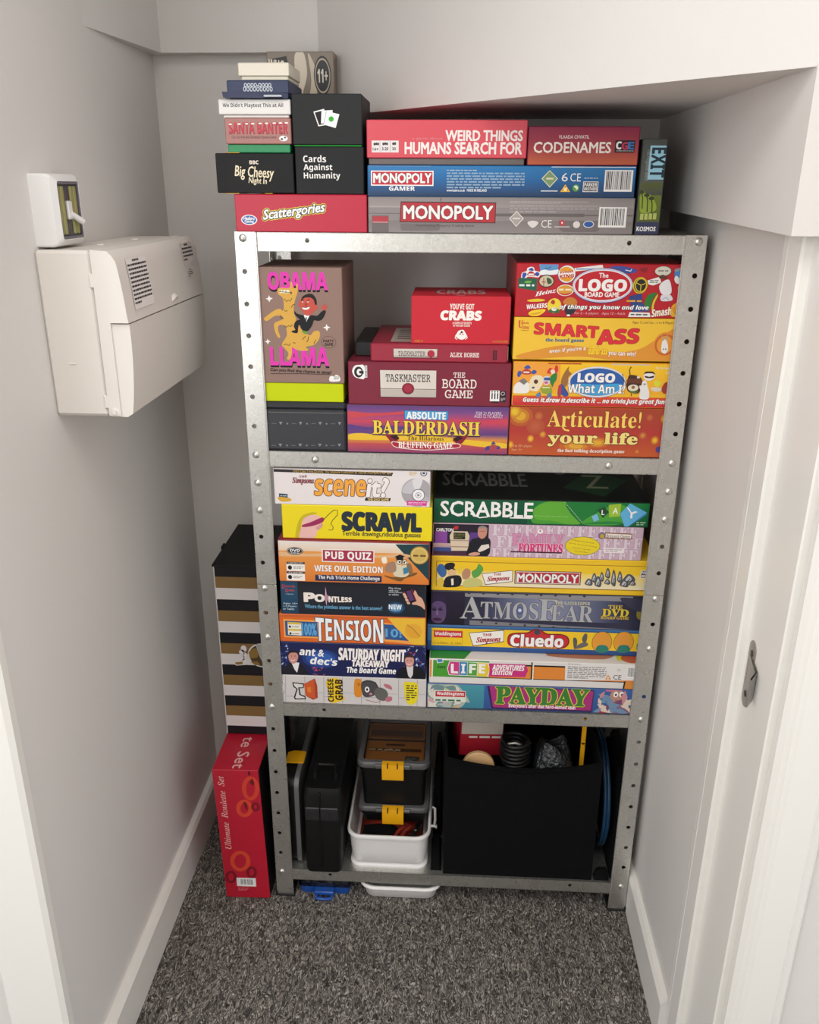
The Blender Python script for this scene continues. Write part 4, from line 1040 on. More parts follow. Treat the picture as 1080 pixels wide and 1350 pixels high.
  ('E',0.9547,0.1121,0.9903,0.2396,'#4a3f86'),
 ],
 'scene': [
  ('P',[(0.0015,1.0023),(0.7654,0.9475),(0.7562,0.8533),(0.0008,0.9029)],'#2a2328'),
  ('T','DVD Clips,Trivia,Quotes. The Ultimate Collection of TRIVIA MOMENTS for fans',0.1289,0.8753,0.7523,0.9715,'#cfae52',{'b': 0.0}),
  ('T','THE',0.1655,0.7489,0.215,0.8294,'#7a1f30',{'b': 0.06,'tl': 6}),
  ('T','Simpsons',0.1211,0.5605,0.2595,0.7579,'#7a1f30',{'f': 's','b': 0.05}),
  ('P',[(0.0305,0.3039),(0.0875,0.2903),(0.0846,0.1713),(0.0297,0.1938)],'#33495e'),
  ('S',[(0.019,0.1836),(0.0446,0.2043),(0.1036,0.1639),(0.101,0.0905),(0.0438,0.0757)],'#d9a63a'),
  ('M',0.0385,0.2148,0.0808,0.2606,'#b9c4cc',1,1),
  ('T','scene',0.2609,0.2742,0.59,0.7253,'#f0a842',{'f': 'g','sh': 0.15,'b': 0.05,'o': ('#7a3a22',0.05)}),
  ('T','it?',0.5958,0.2687,0.7341,0.7892,'#efe9e6',{'f': 'g','sh': 0.15,'b': 0.03,'o': ('#7a5a54',0.045)}),
  ('P',[(0.588,0.2355),(0.7498,0.2415),(0.7443,0.1541),(0.5822,0.1557)],'#2a2328'),
  ('T','THE DVD GAME',0.5997,0.1641,0.7365,0.2253,'#e0c070',{'b': 0.03}),
  ('E',0.8174,0.0251,1.0132,0.8094,'#a9a5a8'),
  ('S',[(0.8231,0.4118),(0.8503,0.6703),(0.9147,0.784),(0.9161,0.4191)],'#c5c2c6'),
  ('S',[(0.9161,0.4191),(0.9903,0.2551),(0.9636,0.0816),(0.9176,0.0337)],'#b9b6ba'),
  ('S',[(0.9161,0.4191),(0.8871,0.7573),(0.9513,0.7858)],'#dcdadc'),
  ('E',0.8849,0.1721,0.9661,0.5134,'#3c3a40'),
  ('E',0.8886,0.1892,0.9624,0.4964,'#efecee'),
  ('E',0.9071,0.2662,0.944,0.4198,'#5a585e'),
  ('E',0.9099,0.279,0.9413,0.4071,'#f2eff0'),
  ('E',0.9173,0.3089,0.9339,0.3772,'#8b888c'),
  ('R',0.9982,0.0006,1.0073,1.0141,'#e3dcda'),
  ('P',[(0.8537,0.1821),(0.9797,0.1773),(0.9785,0.0489),(0.8522,0.0525)],'#d83a90'),
  ('M',0.8614,0.0767,0.9726,0.154,'#f2c8de',2,2),
  ('E',0.936,0.8703,0.9797,1.0379,'#36425a'),
  ('E',0.9415,0.8913,0.9743,1.017,'#d7d9df'),
  ('R',0.9506,0.929,0.9652,0.9877,'#36425a'),
  ('M',0.8662,0.8843,0.9141,0.994,'#d1b678',3,5),
 ],
 'scrawl': [
  ('S',[(0.0842,0.0044),(0.1044,0.4482),(0.142,0.6952),(0.2056,0.7889),(0.2368,0.7538),(0.1627,0.6492),(0.1298,0.4513),(0.1162,0.0089)],'#c9b41f'),
  ('S',[(0.1119,-0.0016),(0.1292,0.3537),(0.1477,0.599),(0.2051,0.7118),(0.2572,0.6599),(0.273,0.4687),(0.2576,0.3213),(0.2339,0.2209),(0.2226,0.0728),(0.1862,-0.0108)],'#e8b8b0'),
  ('S',[(0.1358,0.4033),(0.1934,0.4978),(0.2675,0.6418),(0.284,0.5858),(0.2668,0.4872),(0.2033,0.3825),(0.1397,0.3453)],'#9c2a58'),
  ('S',[(0.224,0.3365),(0.2666,0.4582),(0.2726,0.4008),(0.2447,0.271)],'#d89a96'),
  ('K',[(0.2819,0.5856),(0.3201,0.7629),(0.3516,0.8715),(0.3743,0.8643),(0.3738,0.7305),(0.3401,0.5731),(0.3272,0.4559),(0.3414,0.3707),(0.339,0.2832),(0.318,0.2708),(0.3098,0.2892)],0.0192,'#3a3524',0),
  ('T','SCRAWL',0.4062,0.2878,0.9257,0.8104,'#26303c',{'f': 'g','b': 0.09}),
  ('T','Terrible drawings,ridiculous guesses',0.403,0.0765,0.9252,0.2588,'#3a3a2c',{'b': 0.02}),
 ],
 'pub': [
  ('G',0,0.75,1,0.985,'#e6ddd6','#e2c9ae',0),
  ('G',0,0,1,0.75,'#e59a4c','#d87a32',0),
  ('P',[(0.7742,0.9651),(1.0006,0.9846),(1.0027,0.1179),(0.9587,0.2598)],'#214046'),
  ('S',[(0.0069,0.7192),(0.2023,0.6885),(0.4291,0.7439),(0.6515,0.6947),(0.8268,0.7465),(0.8705,0.6669),(0.6515,0.6325),(0.3158,0.6323),(0.0058,0.6129)],'#e0b184'),
  ('E',0.0592,0.6535,0.1673,0.8394,'#17161a'),
  ('E',0.0638,0.6704,0.1627,0.8226,'#e6ded6'),
  ('E',0.0661,0.6789,0.1605,0.8141,'#17161a'),
  ('T','DVD',0.0812,0.7297,0.1456,0.7888,'#f2efec',{'b': 0.06}),
  ('M',0.0876,0.6874,0.1406,0.7128,'#ddd',1,1),
  ('R',0.0521,0.2614,0.1747,0.4837,'#eee8e2'),
  ('R',0.0529,0.4283,0.1754,0.4837,'#4a403c'),
  ('T','CERTIFICATE',0.0668,0.4368,0.1616,0.4752,'#d8cfc8',{}),
  ('E',0.0612,0.2928,0.089,0.3957,'#17161a'),
  ('M',0.0983,0.3142,0.1653,0.3826,'#8a8280',2,632),
  ('R',0.0499,0.029,0.1729,0.2528,'#eee8e2'),
  ('R',0.0507,0.197,0.1736,0.2528,'#4a403c'),
  ('T','GAME',0.0647,0.2056,0.1597,0.2443,'#d8cfc8',{}),
  ('E',0.059,0.0603,0.0869,0.1638,'#17161a'),
  ('M',0.0962,0.0823,0.1635,0.1512,'#8a8280',2,686),
  ('P',[(0.2919,0.8155),(0.6384,0.8181),(0.6359,0.5024),(0.29,0.5041)],'#ede4dc'),
  ('P',[(0.2986,0.7908),(0.6317,0.7929),(0.6293,0.527),(0.297,0.5257)],'#a8304a'),
  ('T','PUB QUIZ',0.3136,0.5411,0.6161,0.7585,'#f2efec',{'b': 0.05,'f': 'c'}),
  ('T','WISE OWL EDITION',0.2387,0.2716,0.6913,0.4236,'#f2efec',{'b': 0.05,'o': ('#8a4a24',0.03)}),
  ('P',[(0.2423,0.186),(0.6846,0.1961),(0.6846,0.0444),(0.2413,0.0402)],'#2b2f52'),
  ('T','The Pub Trivia Home Challenge',0.2624,0.0596,0.6713,0.1786,'#f2efec',{'b': 0.04}),
  ('S',[(0.7068,0.2189),(0.762,0.1772),(0.8279,0.2327),(0.9151,0.3062),(0.9044,0.2389),(0.8391,0.1584),(0.8063,0.0802),(0.7179,0.1736)],'#7a5428'),
  ('S',[(0.762,0.2442),(0.7748,0.4953),(0.7878,0.6122),(0.827,0.6477),(0.8599,0.5425),(0.8736,0.3363),(0.8499,0.2094),(0.8061,0.1808)],'#d9cdb0'),
  ('S',[(0.7045,0.3737),(0.7287,0.5171),(0.7726,0.5366),(0.7795,0.3292),(0.7288,0.2835)],'#a4816a'),
  ('S',[(0.8492,0.5004),(0.8775,0.5024),(0.889,0.2959),(0.8673,0.2526)],'#8a6a4a'),
  ('E',0.7802,0.4805,0.8218,0.6295,'#8a6a4a'),
  ('E',0.7857,0.5013,0.8163,0.6089,'#f0ead8'),
  ('E',0.8174,0.4788,0.8545,0.6194,'#8a6a4a'),
  ('E',0.8218,0.4995,0.8501,0.5988,'#f0ead8'),
  ('E',0.7977,0.5221,0.8087,0.5718,'#17161a'),
  ('E',0.8283,0.5159,0.8392,0.5656,'#17161a'),
  ('K',[(0.7835,0.5788),(0.8185,0.548),(0.8533,0.5751)],0.0124,'#17161a',0),
  ('P',[(0.812,0.5062),(0.8273,0.5072),(0.8187,0.4486)],'#c98f2c'),
  ('P',[(0.768,0.6688),(0.8051,0.7288),(0.84,0.6897),(0.8009,0.6378)],'#17161a'),
  ('P',[(0.779,0.6529),(0.8292,0.6643),(0.8271,0.5899),(0.7834,0.5953)],'#17161a'),
  ('P',[(0.8254,0.3992),(0.8624,0.4434),(0.8584,0.2935),(0.8301,0.2496)],'#3c7fa0'),
  ('S',[(0.6846,0.6304),(0.7132,0.6654),(0.7199,0.5331),(0.6934,0.5063)],'#f0ead8'),
  ('E',0.8725,0.5063,0.9933,0.9324,'#b09042'),
  ('E',0.879,0.531,0.9869,0.908,'#d9bc70'),
  ('E',0.8898,0.5722,0.9761,0.8672,'#cdae5e'),
  ('M',0.892,0.6708,0.974,0.7528,'#6b4f22',1,3),
 ],
 'pointless': [
  ('G',0,0,0.12,1,'#24506e','#1e3e58',0),
  ('G',0.12,0,1,1,'#23242c','#1d2530',0),
  ('T','U',0.012,0.734,0.0334,0.8556,'#c83a3a',{'f': 'B','b': 0.02}),
  ('T','niversity',0.0347,0.774,0.1043,0.8435,'#c83a3a',{'b': 0.05}),
  ('T','G',0.0374,0.6325,0.0561,0.7425,'#c83a3a',{'f': 'B','b': 0.02}),
  ('T','ames',0.0601,0.6708,0.0976,0.7171,'#c83a3a',{'b': 0.05}),
  ('M',0.0387,0.5708,0.0909,0.5997,'#a9b2ba',1,1),
  ('T','Ages 16+',0.016,0.2756,0.1177,0.3393,'#c0ccd4',{'b': 0.01}),
  ('T','2-4 Players',0.016,0.194,0.107,0.2577,'#c0ccd4',{'b': 0.01}),
  ('T','or Teams',0.016,0.1178,0.0909,0.1815,'#c0ccd4',{'b': 0.01}),
  ('S',[(0.3136,0.8421),(0.323,0.5818),(0.3297,0.4954),(0.323,0.4076),(0.3176,0.256),(0.3109,0.4062),(0.3015,0.4923),(0.3095,0.6094)],'#8a5a78'),
  ('S',[(0.3136,0.8015),(0.3203,0.5525),(0.3243,0.4948),(0.3189,0.4071),(0.3163,0.2907),(0.3122,0.4354),(0.3068,0.4929),(0.3122,0.6097)],'#e6c8d4'),
  ('E',0.3028,0.4099,0.3324,0.6073,'#b58a9c'),
  ('T','P',0.1645,0.3827,0.237,0.6322,'#eee3da',{'b': 0.09}),
  ('T','O',0.2383,0.3903,0.3028,0.5993,'#eee3da',{'b': 0.08}),
  ('T','NTLESS',0.3337,0.3823,0.4914,0.5568,'#eee3da',{'b': 0.07,'tp': 0.72}),
  ('T','Where the pointless answer is the best answer!',0.1668,0.1536,0.7008,0.3032,'#6aa2c4',{'b': 0.02}),
  ('S',[(0.9197,0.7644),(0.9306,0.7773),(0.947,0.6504),(0.9743,0.5657),(0.9934,0.3629),(0.9934,0.2459),(0.9675,0.3309),(0.9334,0.3799),(0.9061,0.4121)],'#d8a88c'),
  ('P',[(0.8462,0.7854),(0.8993,0.8557),(0.9374,0.4856),(0.8857,0.3982)],'#1a1418'),
  ('P',[(0.8652,0.7642),(0.8952,0.8026),(0.9224,0.5191),(0.8897,0.4746)],'#5a3a66'),
  ('K',[(0.8516,0.7568),(0.8857,0.4099)],0.0234,'#b03050',0),
  ('K',[(0.9006,0.8383),(0.9347,0.5029)],0.0175,'#b03050',0),
  ('S',[(0.8503,0.6398),(0.8666,0.6358),(0.8734,0.5781),(0.8557,0.5703)],'#dcae94'),
  ('S',[(0.8584,0.5531),(0.8748,0.549),(0.8816,0.4913),(0.8639,0.4835)],'#dcae94'),
  ('S',[(0.8693,0.4666),(0.8857,0.4625),(0.8925,0.4048),(0.8748,0.397)],'#dcae94'),
  ('S',[(0.8421,0.7032),(0.8584,0.6991),(0.8652,0.6415),(0.8475,0.6337)],'#dcae94'),
  ('T','Play along',0.7469,0.8081,0.8285,0.8723,'#cfd6da',{'b': 0.01}),
  ('T','with our',0.7469,0.7548,0.8149,0.8015,'#cfd6da',{'b': 0.01}),
  ('T','smart phone',0.7469,0.6977,0.838,0.7502,'#cfd6da',{'b': 0.01}),
  ('T','or tablet',0.7469,0.638,0.8149,0.6847,'#cfd6da',{'b': 0.01}),
  ('E',0.7347,0.1024,0.8571,0.4528,'#234260'),
  ('E',0.7483,0.1375,0.8434,0.4061,'#33628c'),
  ('E',0.7619,0.1608,0.8298,0.3711,'#4a80ac'),
  ('T','NEW',0.7469,0.2304,0.8353,0.3705,'#e9f1f5',{'b': 0.05}),
  ('M',0.7524,0.1895,0.8285,0.2128,'#a9c8dc',1,1),
 ],
 'tension': [
  ('R',0,0.9,1,1,'#c9602c'),
  ('P',[(0.0311,0.8183),(0.2704,0.8004),(0.2766,0.1514),(0.0313,0.1531)],'#f0a04c'),
  ('P',[(0.0412,0.7558),(0.2612,0.7419),(0.2647,0.2083),(0.0419,0.212)],'#33588c'),
  ('P',[(0.0592,0.7154),(0.1526,0.7062),(0.1516,0.2389),(0.059,0.2571)],'#e8e3d6'),
  ('R',0.0603,0.6359,0.1513,0.7073,'#d4b43a'),
  ('R',0.0595,0.3993,0.1507,0.4639,'#d4b43a'),
  ('E',0.0664,0.5031,0.082,0.589,'#17161a'),
  ('R',0.0682,0.2662,0.0826,0.3382,'#17161a'),
  ('M',0.0885,0.5227,0.1445,0.5729,'#77736a',1,1),
  ('M',0.0877,0.2709,0.1439,0.3214,'#77736a',1,1),
  ('T','100%',0.1573,0.2523,0.2544,0.6846,'#62a4d4',{'b': 0.03}),
  ('P',[(0.7002,0.7921),(0.7927,0.7604),(0.9142,0.0359),(0.7034,0.1249)],'#f0a04c'),
  ('P',[(0.7167,0.736),(0.7792,0.7294),(0.8857,0.1596),(0.7235,0.1936)],'#33588c'),
  ('T','10!',0.7292,0.2816,0.8357,0.5759,'#62a4d4',{'b': 0.03}),
  ('P',[(0.7413,0.9647),(1.0005,0.9854),(1.005,-0.0221),(0.9142,0.0359)],'#e9b93a'),
  ('E',0.8598,0.2525,0.9754,0.7836,'#e3a83a'),
  ('S',[(0.8616,0.6593),(0.8813,0.7718),(0.917,0.5926),(0.9601,0.3759),(0.9471,0.263),(0.9054,0.2955),(0.8766,0.4771)],'#e2a236'),
  ('K',[(0.8748,0.7343),(0.9098,0.6286),(0.9604,0.3389)],0.0293,'#a8862c',0),
  ('T','TENSION',0.251,0.0756,0.7115,0.8858,'#f0f1f2',{'f': 'c','b': 0.045,'o': ('#33404e',0.06),'warp': 0.14}),
 ],
 'ant': [
  ('C',0.002,0.2519,0.1093,0.9473,['#3a4fa0','#cfd6e8','#2e3a84','#8c9bd0'],34,7,0.016),
  ('E',0.1557,0.2277,0.4103,0.8089,'#233a78'),
  ('E',0.1825,0.2886,0.3836,0.7487,'#2c4f98'),
  ('E',0.2161,0.3563,0.3635,0.6831,'#3561ae'),
  ('T','ant &',0.1393,0.5854,0.3052,0.8205,'#f2efec',{'b': 0.06,'sh': 0.18,'tl': -3}),
  ('T',"dec's",0.2104,0.3213,0.3968,0.576,'#f2efec',{'b': 0.06,'sh': 0.18,'tl': -3}),
  ('S',[(0.0046,0.0205),(0.0096,0.1557),(0.0401,0.281),(0.0784,0.3702),(0.1349,0.3823),(0.1679,0.2642),(0.1937,0.0533),(0.1936,0.0226)],'#20202a'),
  ('P',[(0.0798,0.3886),(0.1349,0.3823),(0.117,0.0756),(0.1,0.1654)],'#e6e2e4'),
  ('S',[(0.0619,0.5262),(0.0669,0.6777),(0.0954,0.735),(0.1245,0.6838),(0.1277,0.5331),(0.1148,0.3984),(0.093,0.3475),(0.0718,0.3938)],'#c98f82'),
  ('S',[(0.061,0.5865),(0.063,0.6954),(0.0941,0.7469),(0.126,0.702),(0.1294,0.5938),(0.1165,0.6769),(0.0762,0.6666)],'#2c2022'),
  ('K',[(0.079,0.4613),(0.0922,0.4324),(0.1059,0.4763)],0.0212,'#efe0da',0),
  ('E',0.0797,0.5648,0.0877,0.589,'#17161a'),
  ('E',0.1038,0.5673,0.1119,0.5915,'#17161a'),
  ('C',0.2211,0.0303,0.3087,0.2747,['#b8384c','#3a4f94','#c9506a'],16,3,0.014),
  ('C',0.8384,0.345,1.0014,0.9918,['#6a78c4','#cfd6e8','#3a3f94','#b03a58','#8c9bd0'],44,11,0.016),
  ('T','For 3-6 players ages 8-adult',0.5399,0.8273,0.7248,0.8812,'#cfd2de',{'b': 0.01}),
  ('T','SATURDAY NIGHT',0.4064,0.5195,0.8613,0.8601,'#f2efec',{'f': 'c','b': 0.07,'sh': 0.12,'o': ('#8a3048',0.03),'warp': 0.12}),
  ('T','TAKEAWAY',0.4977,0.3314,0.75,0.5184,'#f2efec',{'f': 'c','b': 0.07,'sh': 0.12,'o': ('#8a3048',0.03)}),
  ('T','The Board Game',0.4607,0.1336,0.7963,0.3111,'#f2efec',{'f': 'c','b': 0.06,'sh': 0.2}),
  ('S',[(0.8002,-0.0033),(0.813,0.2422),(0.8527,0.3619),(0.8793,0.4132),(0.9194,0.4054),(0.9732,0.3202),(0.9982,0.1404),(1.0016,-0.012),(0.854,-0.0281)],'#17171e'),
  ('P',[(0.8674,0.3817),(0.9154,0.3989),(0.9125,0.1311),(0.897,-0.0234),(0.8804,0.0971)],'#d8d2d2'),
  ('S',[(0.8589,0.52),(0.8598,0.6528),(0.8874,0.7279),(0.9156,0.6647),(0.919,0.5082),(0.9087,0.3982),(0.8889,0.3536),(0.8686,0.4)],'#cf958a'),
  ('S',[(0.8573,0.5802),(0.8597,0.6829),(0.8874,0.7459),(0.9182,0.6891),(0.92,0.5808),(0.9117,0.6462),(0.8691,0.6478)],'#3a2a26'),
  ('K',[(0.8738,0.455),(0.8886,0.4324),(0.9031,0.4703)],0.0181,'#efe0da',0),
  ('E',0.8734,0.5461,0.8814,0.5703,'#17161a'),
  ('E',0.8961,0.5485,0.9041,0.5727,'#17161a'),
 ],
 'mouse': [
  ('K',[(0.0413,0.9789),(0.0336,-0.0692)],0.0139,'#8f8a88',0),
  ('K',[(0.1733,0.9819),(0.1668,-0.0609)],0.0138,'#8f8a88',0),
  ('K',[(0.303,0.9849),(0.2974,-0.0528)],0.0138,'#8f8a88',0),
  ('K',[(0.4313,0.9879),(0.4268,-0.0447)],0.0136,'#8f8a88',0),
  ('K',[(0.5596,0.9908),(0.5561,-0.0367)],0.0136,'#8f8a88',0),
  ('K',[(0.6866,0.9938),(0.6841,-0.0288)],0.0135,'#8f8a88',0),
  ('K',[(0.8124,0.9967),(0.8109,-0.0209)],0.0134,'#8f8a88',0),
  ('K',[(0.9393,0.9996),(0.9387,-0.0129)],0.0134,'#8f8a88',0),
  ('K',[(0.0367,0.2286),(0.1695,0.2369)],0.0128,'#8f8a88',0),
  ('K',[(0.2999,0.2561),(0.429,0.264)],0.0126,'#8f8a88',0),
  ('K',[(0.558,0.2831),(0.6857,0.291)],0.0125,'#8f8a88',0),
  ('K',[(0.8122,0.3096),(0.9396,0.3177)],0.0123,'#8f8a88',0),
  ('K',[(-0.0042,0.3757),(0.0375,0.3693)],0.0127,'#a39e9c',0),
  ('K',[(0.1703,0.391),(0.3005,0.3983)],0.0127,'#a39e9c',0),
  ('K',[(0.4295,0.4139),(0.5583,0.4211)],0.0125,'#a39e9c',0),
  ('K',[(0.6859,0.4365),(0.8122,0.4436)],0.0124,'#a39e9c',0),
  ('K',[(0.9395,0.4588),(1.0016,0.4562)],0.0123,'#a39e9c',0),
  ('S',[(-0.0018,0.7408),(0.0164,0.7939),(0.0323,0.6823),(0.028,0.3647),(0.0007,0.2076),(-0.0051,0.2322)],'#efeceb'),
  ('K',[(0.0115,0.7806),(0.0299,0.6693),(0.0256,0.3643),(0.0007,0.2076)],0.019,'#4a4c68',0),
  ('S',[(-0.0018,0.7408),(0.0161,0.7433),(0.0149,0.5531),(-0.0029,0.5759)],'#c9c63c'),
  ('P',[(0.0849,0.7528),(0.1673,0.7139),(0.1617,0.5493),(0.1333,0.5325),(0.1392,0.3183),(0.1696,0.2597),(0.1761,0.1467),(0.0979,0.1213),(0.0912,0.1966),(0.1119,0.5041),(0.091,0.5769)],'#17161a'),
  ('P',[(0.093,0.7161),(0.16,0.6751),(0.1547,0.5735),(0.1241,0.569),(0.1296,0.2915),(0.1647,0.221),(0.1669,0.1833),(0.1052,0.1607),(0.1007,0.1981),(0.1213,0.5054),(0.0983,0.6158)],'#d9d6d3'),
  ('P',[(0.1648,0.7009),(0.2409,0.9121),(0.256,0.651),(0.2564,0.2103),(0.2255,0.1294),(0.1743,0.2605)],'#a8432a'),
  ('P',[(0.1648,0.7009),(0.236,0.8739),(0.2398,0.1823),(0.1743,0.2605)],'#c9592e'),
  ('P',[(0.1854,0.5779),(0.2113,0.5943),(0.2127,0.3928),(0.1892,0.4145)],'#d8802f'),
  ('S',[(0.3221,0.8481),(0.3573,0.9401),(0.4034,0.9213),(0.419,0.7367),(0.4179,0.4242),(0.4427,0.2024),(0.4006,0.095),(0.3539,0.0368),(0.3287,0.1588),(0.339,0.4121),(0.319,0.66)],'#e9c32c'),
  ('T','CHEESE',0.3277,0.0859,0.3672,0.9141,'#3a2a14',{'rot': 90,'b': 0.06,'f': 'x'}),
  ('T','GRAB',0.3789,0.1583,0.4298,0.8967,'#3a2a14',{'rot': 90,'b': 0.06,'f': 'x'}),
  ('S',[(0.5137,0.8989),(0.5412,0.9521),(0.5593,0.8803),(0.5609,0.5704),(0.5581,0.3209),(0.5236,0.2905),(0.5079,0.4379)],'#d98a2a'),
  ('E',0.5316,0.6917,0.5499,0.8158,'#b86a22'),
  ('S',[(0.5592,0.8184),(0.6095,0.9118),(0.6547,0.8316),(0.6657,0.5859),(0.6426,0.3591),(0.5855,0.3003),(0.5629,0.4463)],'#4c494c'),
  ('E',0.5815,0.4702,0.6134,0.6813,'#e9e6e4'),
  ('E',0.5906,0.5261,0.6043,0.6255,'#17161a'),
  ('S',[(0.6474,0.5336),(0.6771,0.6618),(0.7223,0.5943),(0.7401,0.4115),(0.7218,0.1978),(0.6765,0.2152),(0.6539,0.336)],'#64625f'),
  ('S',[(0.7135,0.8027),(0.7562,0.7472),(0.7673,0.6009),(0.7223,0.6807)],'#b9707c'),
  ('S',[(0.7219,0.2847),(0.7604,0.3528),(0.7671,0.2176),(0.7331,0.1499)],'#b9707c'),
  ('K',[(0.5853,0.2004),(0.6195,0.1561),(0.6536,0.1118),(0.6832,0.1417),(0.6834,0.2785)],0.0187,'#8a4a54',0),
  ('K',[(0.566,0.8193),(0.5981,0.8979),(0.6547,0.8316),(0.6726,0.6488)],0.0434,'#3a383a',0),
  ('E',0.612,0.3746,0.6325,0.4616,'#c98a90'),
  ('S',[(0.8481,0.8583),(0.8905,0.9008),(0.9393,0.8343),(0.944,0.5045),(0.9352,0.1956),(0.8906,0.0647),(0.8593,0.2449),(0.8526,0.4905)],'#e6d32c'),
  ('M',0.8637,0.2144,0.9351,0.8042,'#4a4320',7,4),
 ],
 'scrab': [
  ('G',0,0,0.5,1,'#0f5a3c','#0c4a33',0),
  ('G',0.44,0,1,1,'#1b7a3c','#116038',0),
  ('S',[(0.4686,0.3458),(0.5413,0.4506),(0.5815,0.7103),(0.6007,0.9835),(0.6111,0.9471),(0.6438,0.4824),(0.6785,0.0905),(0.5635,0.0724),(0.4694,0.0769)],'#4b9c38'),
  ('S',[(0.4678,0.6508),(0.5188,0.9391),(0.6007,0.9835),(0.6652,0.2968),(0.6866,0.0918),(0.6254,0.0822),(0.563,0.1871),(0.4794,0.2515)],'#62ab38'),
  ('S',[(0.6109,0.9844),(0.6967,0.1123),(0.7627,0.8221),(0.7813,0.9987)],'#1f7a38'),
  ('S',[(0.6969,0.084),(0.7642,0.5906),(0.8508,0.9223),(0.9014,0.6985),(0.8865,0.1419)],'#4aa03a'),
  ('S',[(0.6969,0.084),(0.8066,0.2232),(0.9061,0.145)],'#2c8040'),
  ('E',0.6074,0.9302,0.6106,0.9637,'#dfe8d8'),
  ('E',0.6138,0.8711,0.617,0.9046,'#dfe8d8'),
  ('E',0.6202,0.8119,0.6234,0.8455,'#dfe8d8'),
  ('E',0.6265,0.7527,0.6298,0.7864,'#dfe8d8'),
  ('E',0.6329,0.6935,0.6362,0.7272,'#dfe8d8'),
  ('E',0.6393,0.6343,0.6426,0.668,'#dfe8d8'),
  ('E',0.6457,0.575,0.649,0.6087,'#dfe8d8'),
  ('E',0.6521,0.5157,0.6554,0.5494,'#dfe8d8'),
  ('E',0.6586,0.4563,0.6618,0.4901,'#dfe8d8'),
  ('E',0.665,0.3969,0.6682,0.4308,'#dfe8d8'),
  ('E',0.6714,0.3375,0.6746,0.3714,'#dfe8d8'),
  ('E',0.6778,0.278,0.681,0.3119,'#dfe8d8'),
  ('E',0.6842,0.2185,0.6875,0.2525,'#dfe8d8'),
  ('E',0.6906,0.159,0.6939,0.193,'#dfe8d8'),
  ('E',0.4774,0.3711,0.4806,0.3998,'#bfe0a8'),
  ('E',0.4874,0.3696,0.4905,0.3982,'#bfe0a8'),
  ('E',0.4973,0.368,0.5004,0.3966,'#bfe0a8'),
  ('E',0.5072,0.3665,0.5103,0.3951,'#bfe0a8'),
  ('E',0.5171,0.3649,0.5202,0.3935,'#bfe0a8'),
  ('E',0.527,0.3634,0.5301,0.3919,'#bfe0a8'),
  ('E',0.5369,0.3619,0.54,0.3904,'#bfe0a8'),
  ('E',0.5467,0.3603,0.5498,0.3888,'#bfe0a8'),
  ('E',0.5566,0.3588,0.5597,0.3873,'#bfe0a8'),
  ('E',0.5664,0.3573,0.5695,0.3857,'#bfe0a8'),
  ('E',0.5762,0.3557,0.5793,0.3842,'#bfe0a8'),
  ('E',0.586,0.3542,0.5891,0.3826,'#bfe0a8'),
  ('E',0.5958,0.3527,0.5989,0.3811,'#bfe0a8'),
  ('E',0.6056,0.3512,0.6086,0.3795,'#bfe0a8'),
  ('E',0.6153,0.3496,0.6184,0.378,'#bfe0a8'),
  ('E',0.625,0.3481,0.6281,0.3765,'#bfe0a8'),
  ('T','SCRABBLE',0.0354,0.2974,0.4637,0.8967,'#f2efec',{'b': 0.02,'f': 'c2'}),
  ('K',[(0.1746,0.4042),(0.2183,0.2535),(0.2575,0.298)],0.0489,'#f2efec',0),
  ('R',0.3587,0.2512,0.4604,0.2994,'#f2efec'),
  ('P',[(0.7353,0.4191),(0.7607,0.5157),(0.7723,0.2743),(0.7487,0.1958)],'#7cb8dc'),
  ('P',[(0.7616,0.6831),(0.7926,0.7974),(0.8138,0.5964),(0.7878,0.3513)],'#1d4a2c'),
  ('T','L',0.7802,0.4819,0.7941,0.6859,'#f2efec',{'b': 0.04}),
  ('P',[(0.8097,0.8911),(0.8662,0.9511),(0.8664,0.4363),(0.8173,0.3927)],'#9cc03a'),
  ('T','A',0.8312,0.5445,0.8548,0.7656,'#eef0e0',{'b': 0.02}),
  ('P',[(0.8655,0.5471),(0.9067,0.9911),(0.9874,0.6168),(0.907,0.0333),(0.8915,0.012)],'#62b0dc'),
  ('P',[(0.8915,0.012),(0.907,0.0333),(0.9874,0.6168),(0.9846,0.5068),(0.9078,-0.06)],'#3f7fae'),
  ('T','Y',0.8909,0.2771,0.9454,0.828,'#f2efec',{'b': 0,'tl': -24}),
  ('M',0.9451,0.0802,0.9859,0.2466,'#a9c8a8',2,1),
 ],
 'family': [
  ('T','F',0.2845,0.6759,0.3283,1.0044,'#dccdd6',{'b': 0.03,'o': ('#b890a8',0.05),'f': 'B','same': 1}),
  ('T','F',0.3356,0.6783,0.3792,1.0061,'#dccdd6',{'b': 0.03,'o': ('#b890a8',0.05),'f': 'B','same': 1}),
  ('T','F',0.3865,0.6806,0.4299,1.0077,'#dccdd6',{'b': 0.03,'o': ('#b890a8',0.05),'f': 'B','same': 1}),
  ('T','F',0.4372,0.683,0.4804,1.0093,'#dccdd6',{'b': 0.03,'o': ('#b890a8',0.05),'f': 'B','same': 1}),
  ('T','F',0.4876,0.6853,0.5307,1.0109,'#dccdd6',{'b': 0.03,'o': ('#b890a8',0.05),'f': 'B','same': 1}),
  ('T','F',0.5379,0.6876,0.5808,1.0126,'#dccdd6',{'b': 0.03,'o': ('#b890a8',0.05),'f': 'B','same': 1}),
  ('T','F',0.5879,0.6899,0.6306,1.0142,'#dccdd6',{'b': 0.03,'o': ('#b890a8',0.05),'f': 'B','same': 1}),
  ('T','F',0.6378,0.6922,0.6803,1.0158,'#dccdd6',{'b': 0.03,'o': ('#b890a8',0.05),'f': 'B','same': 1}),
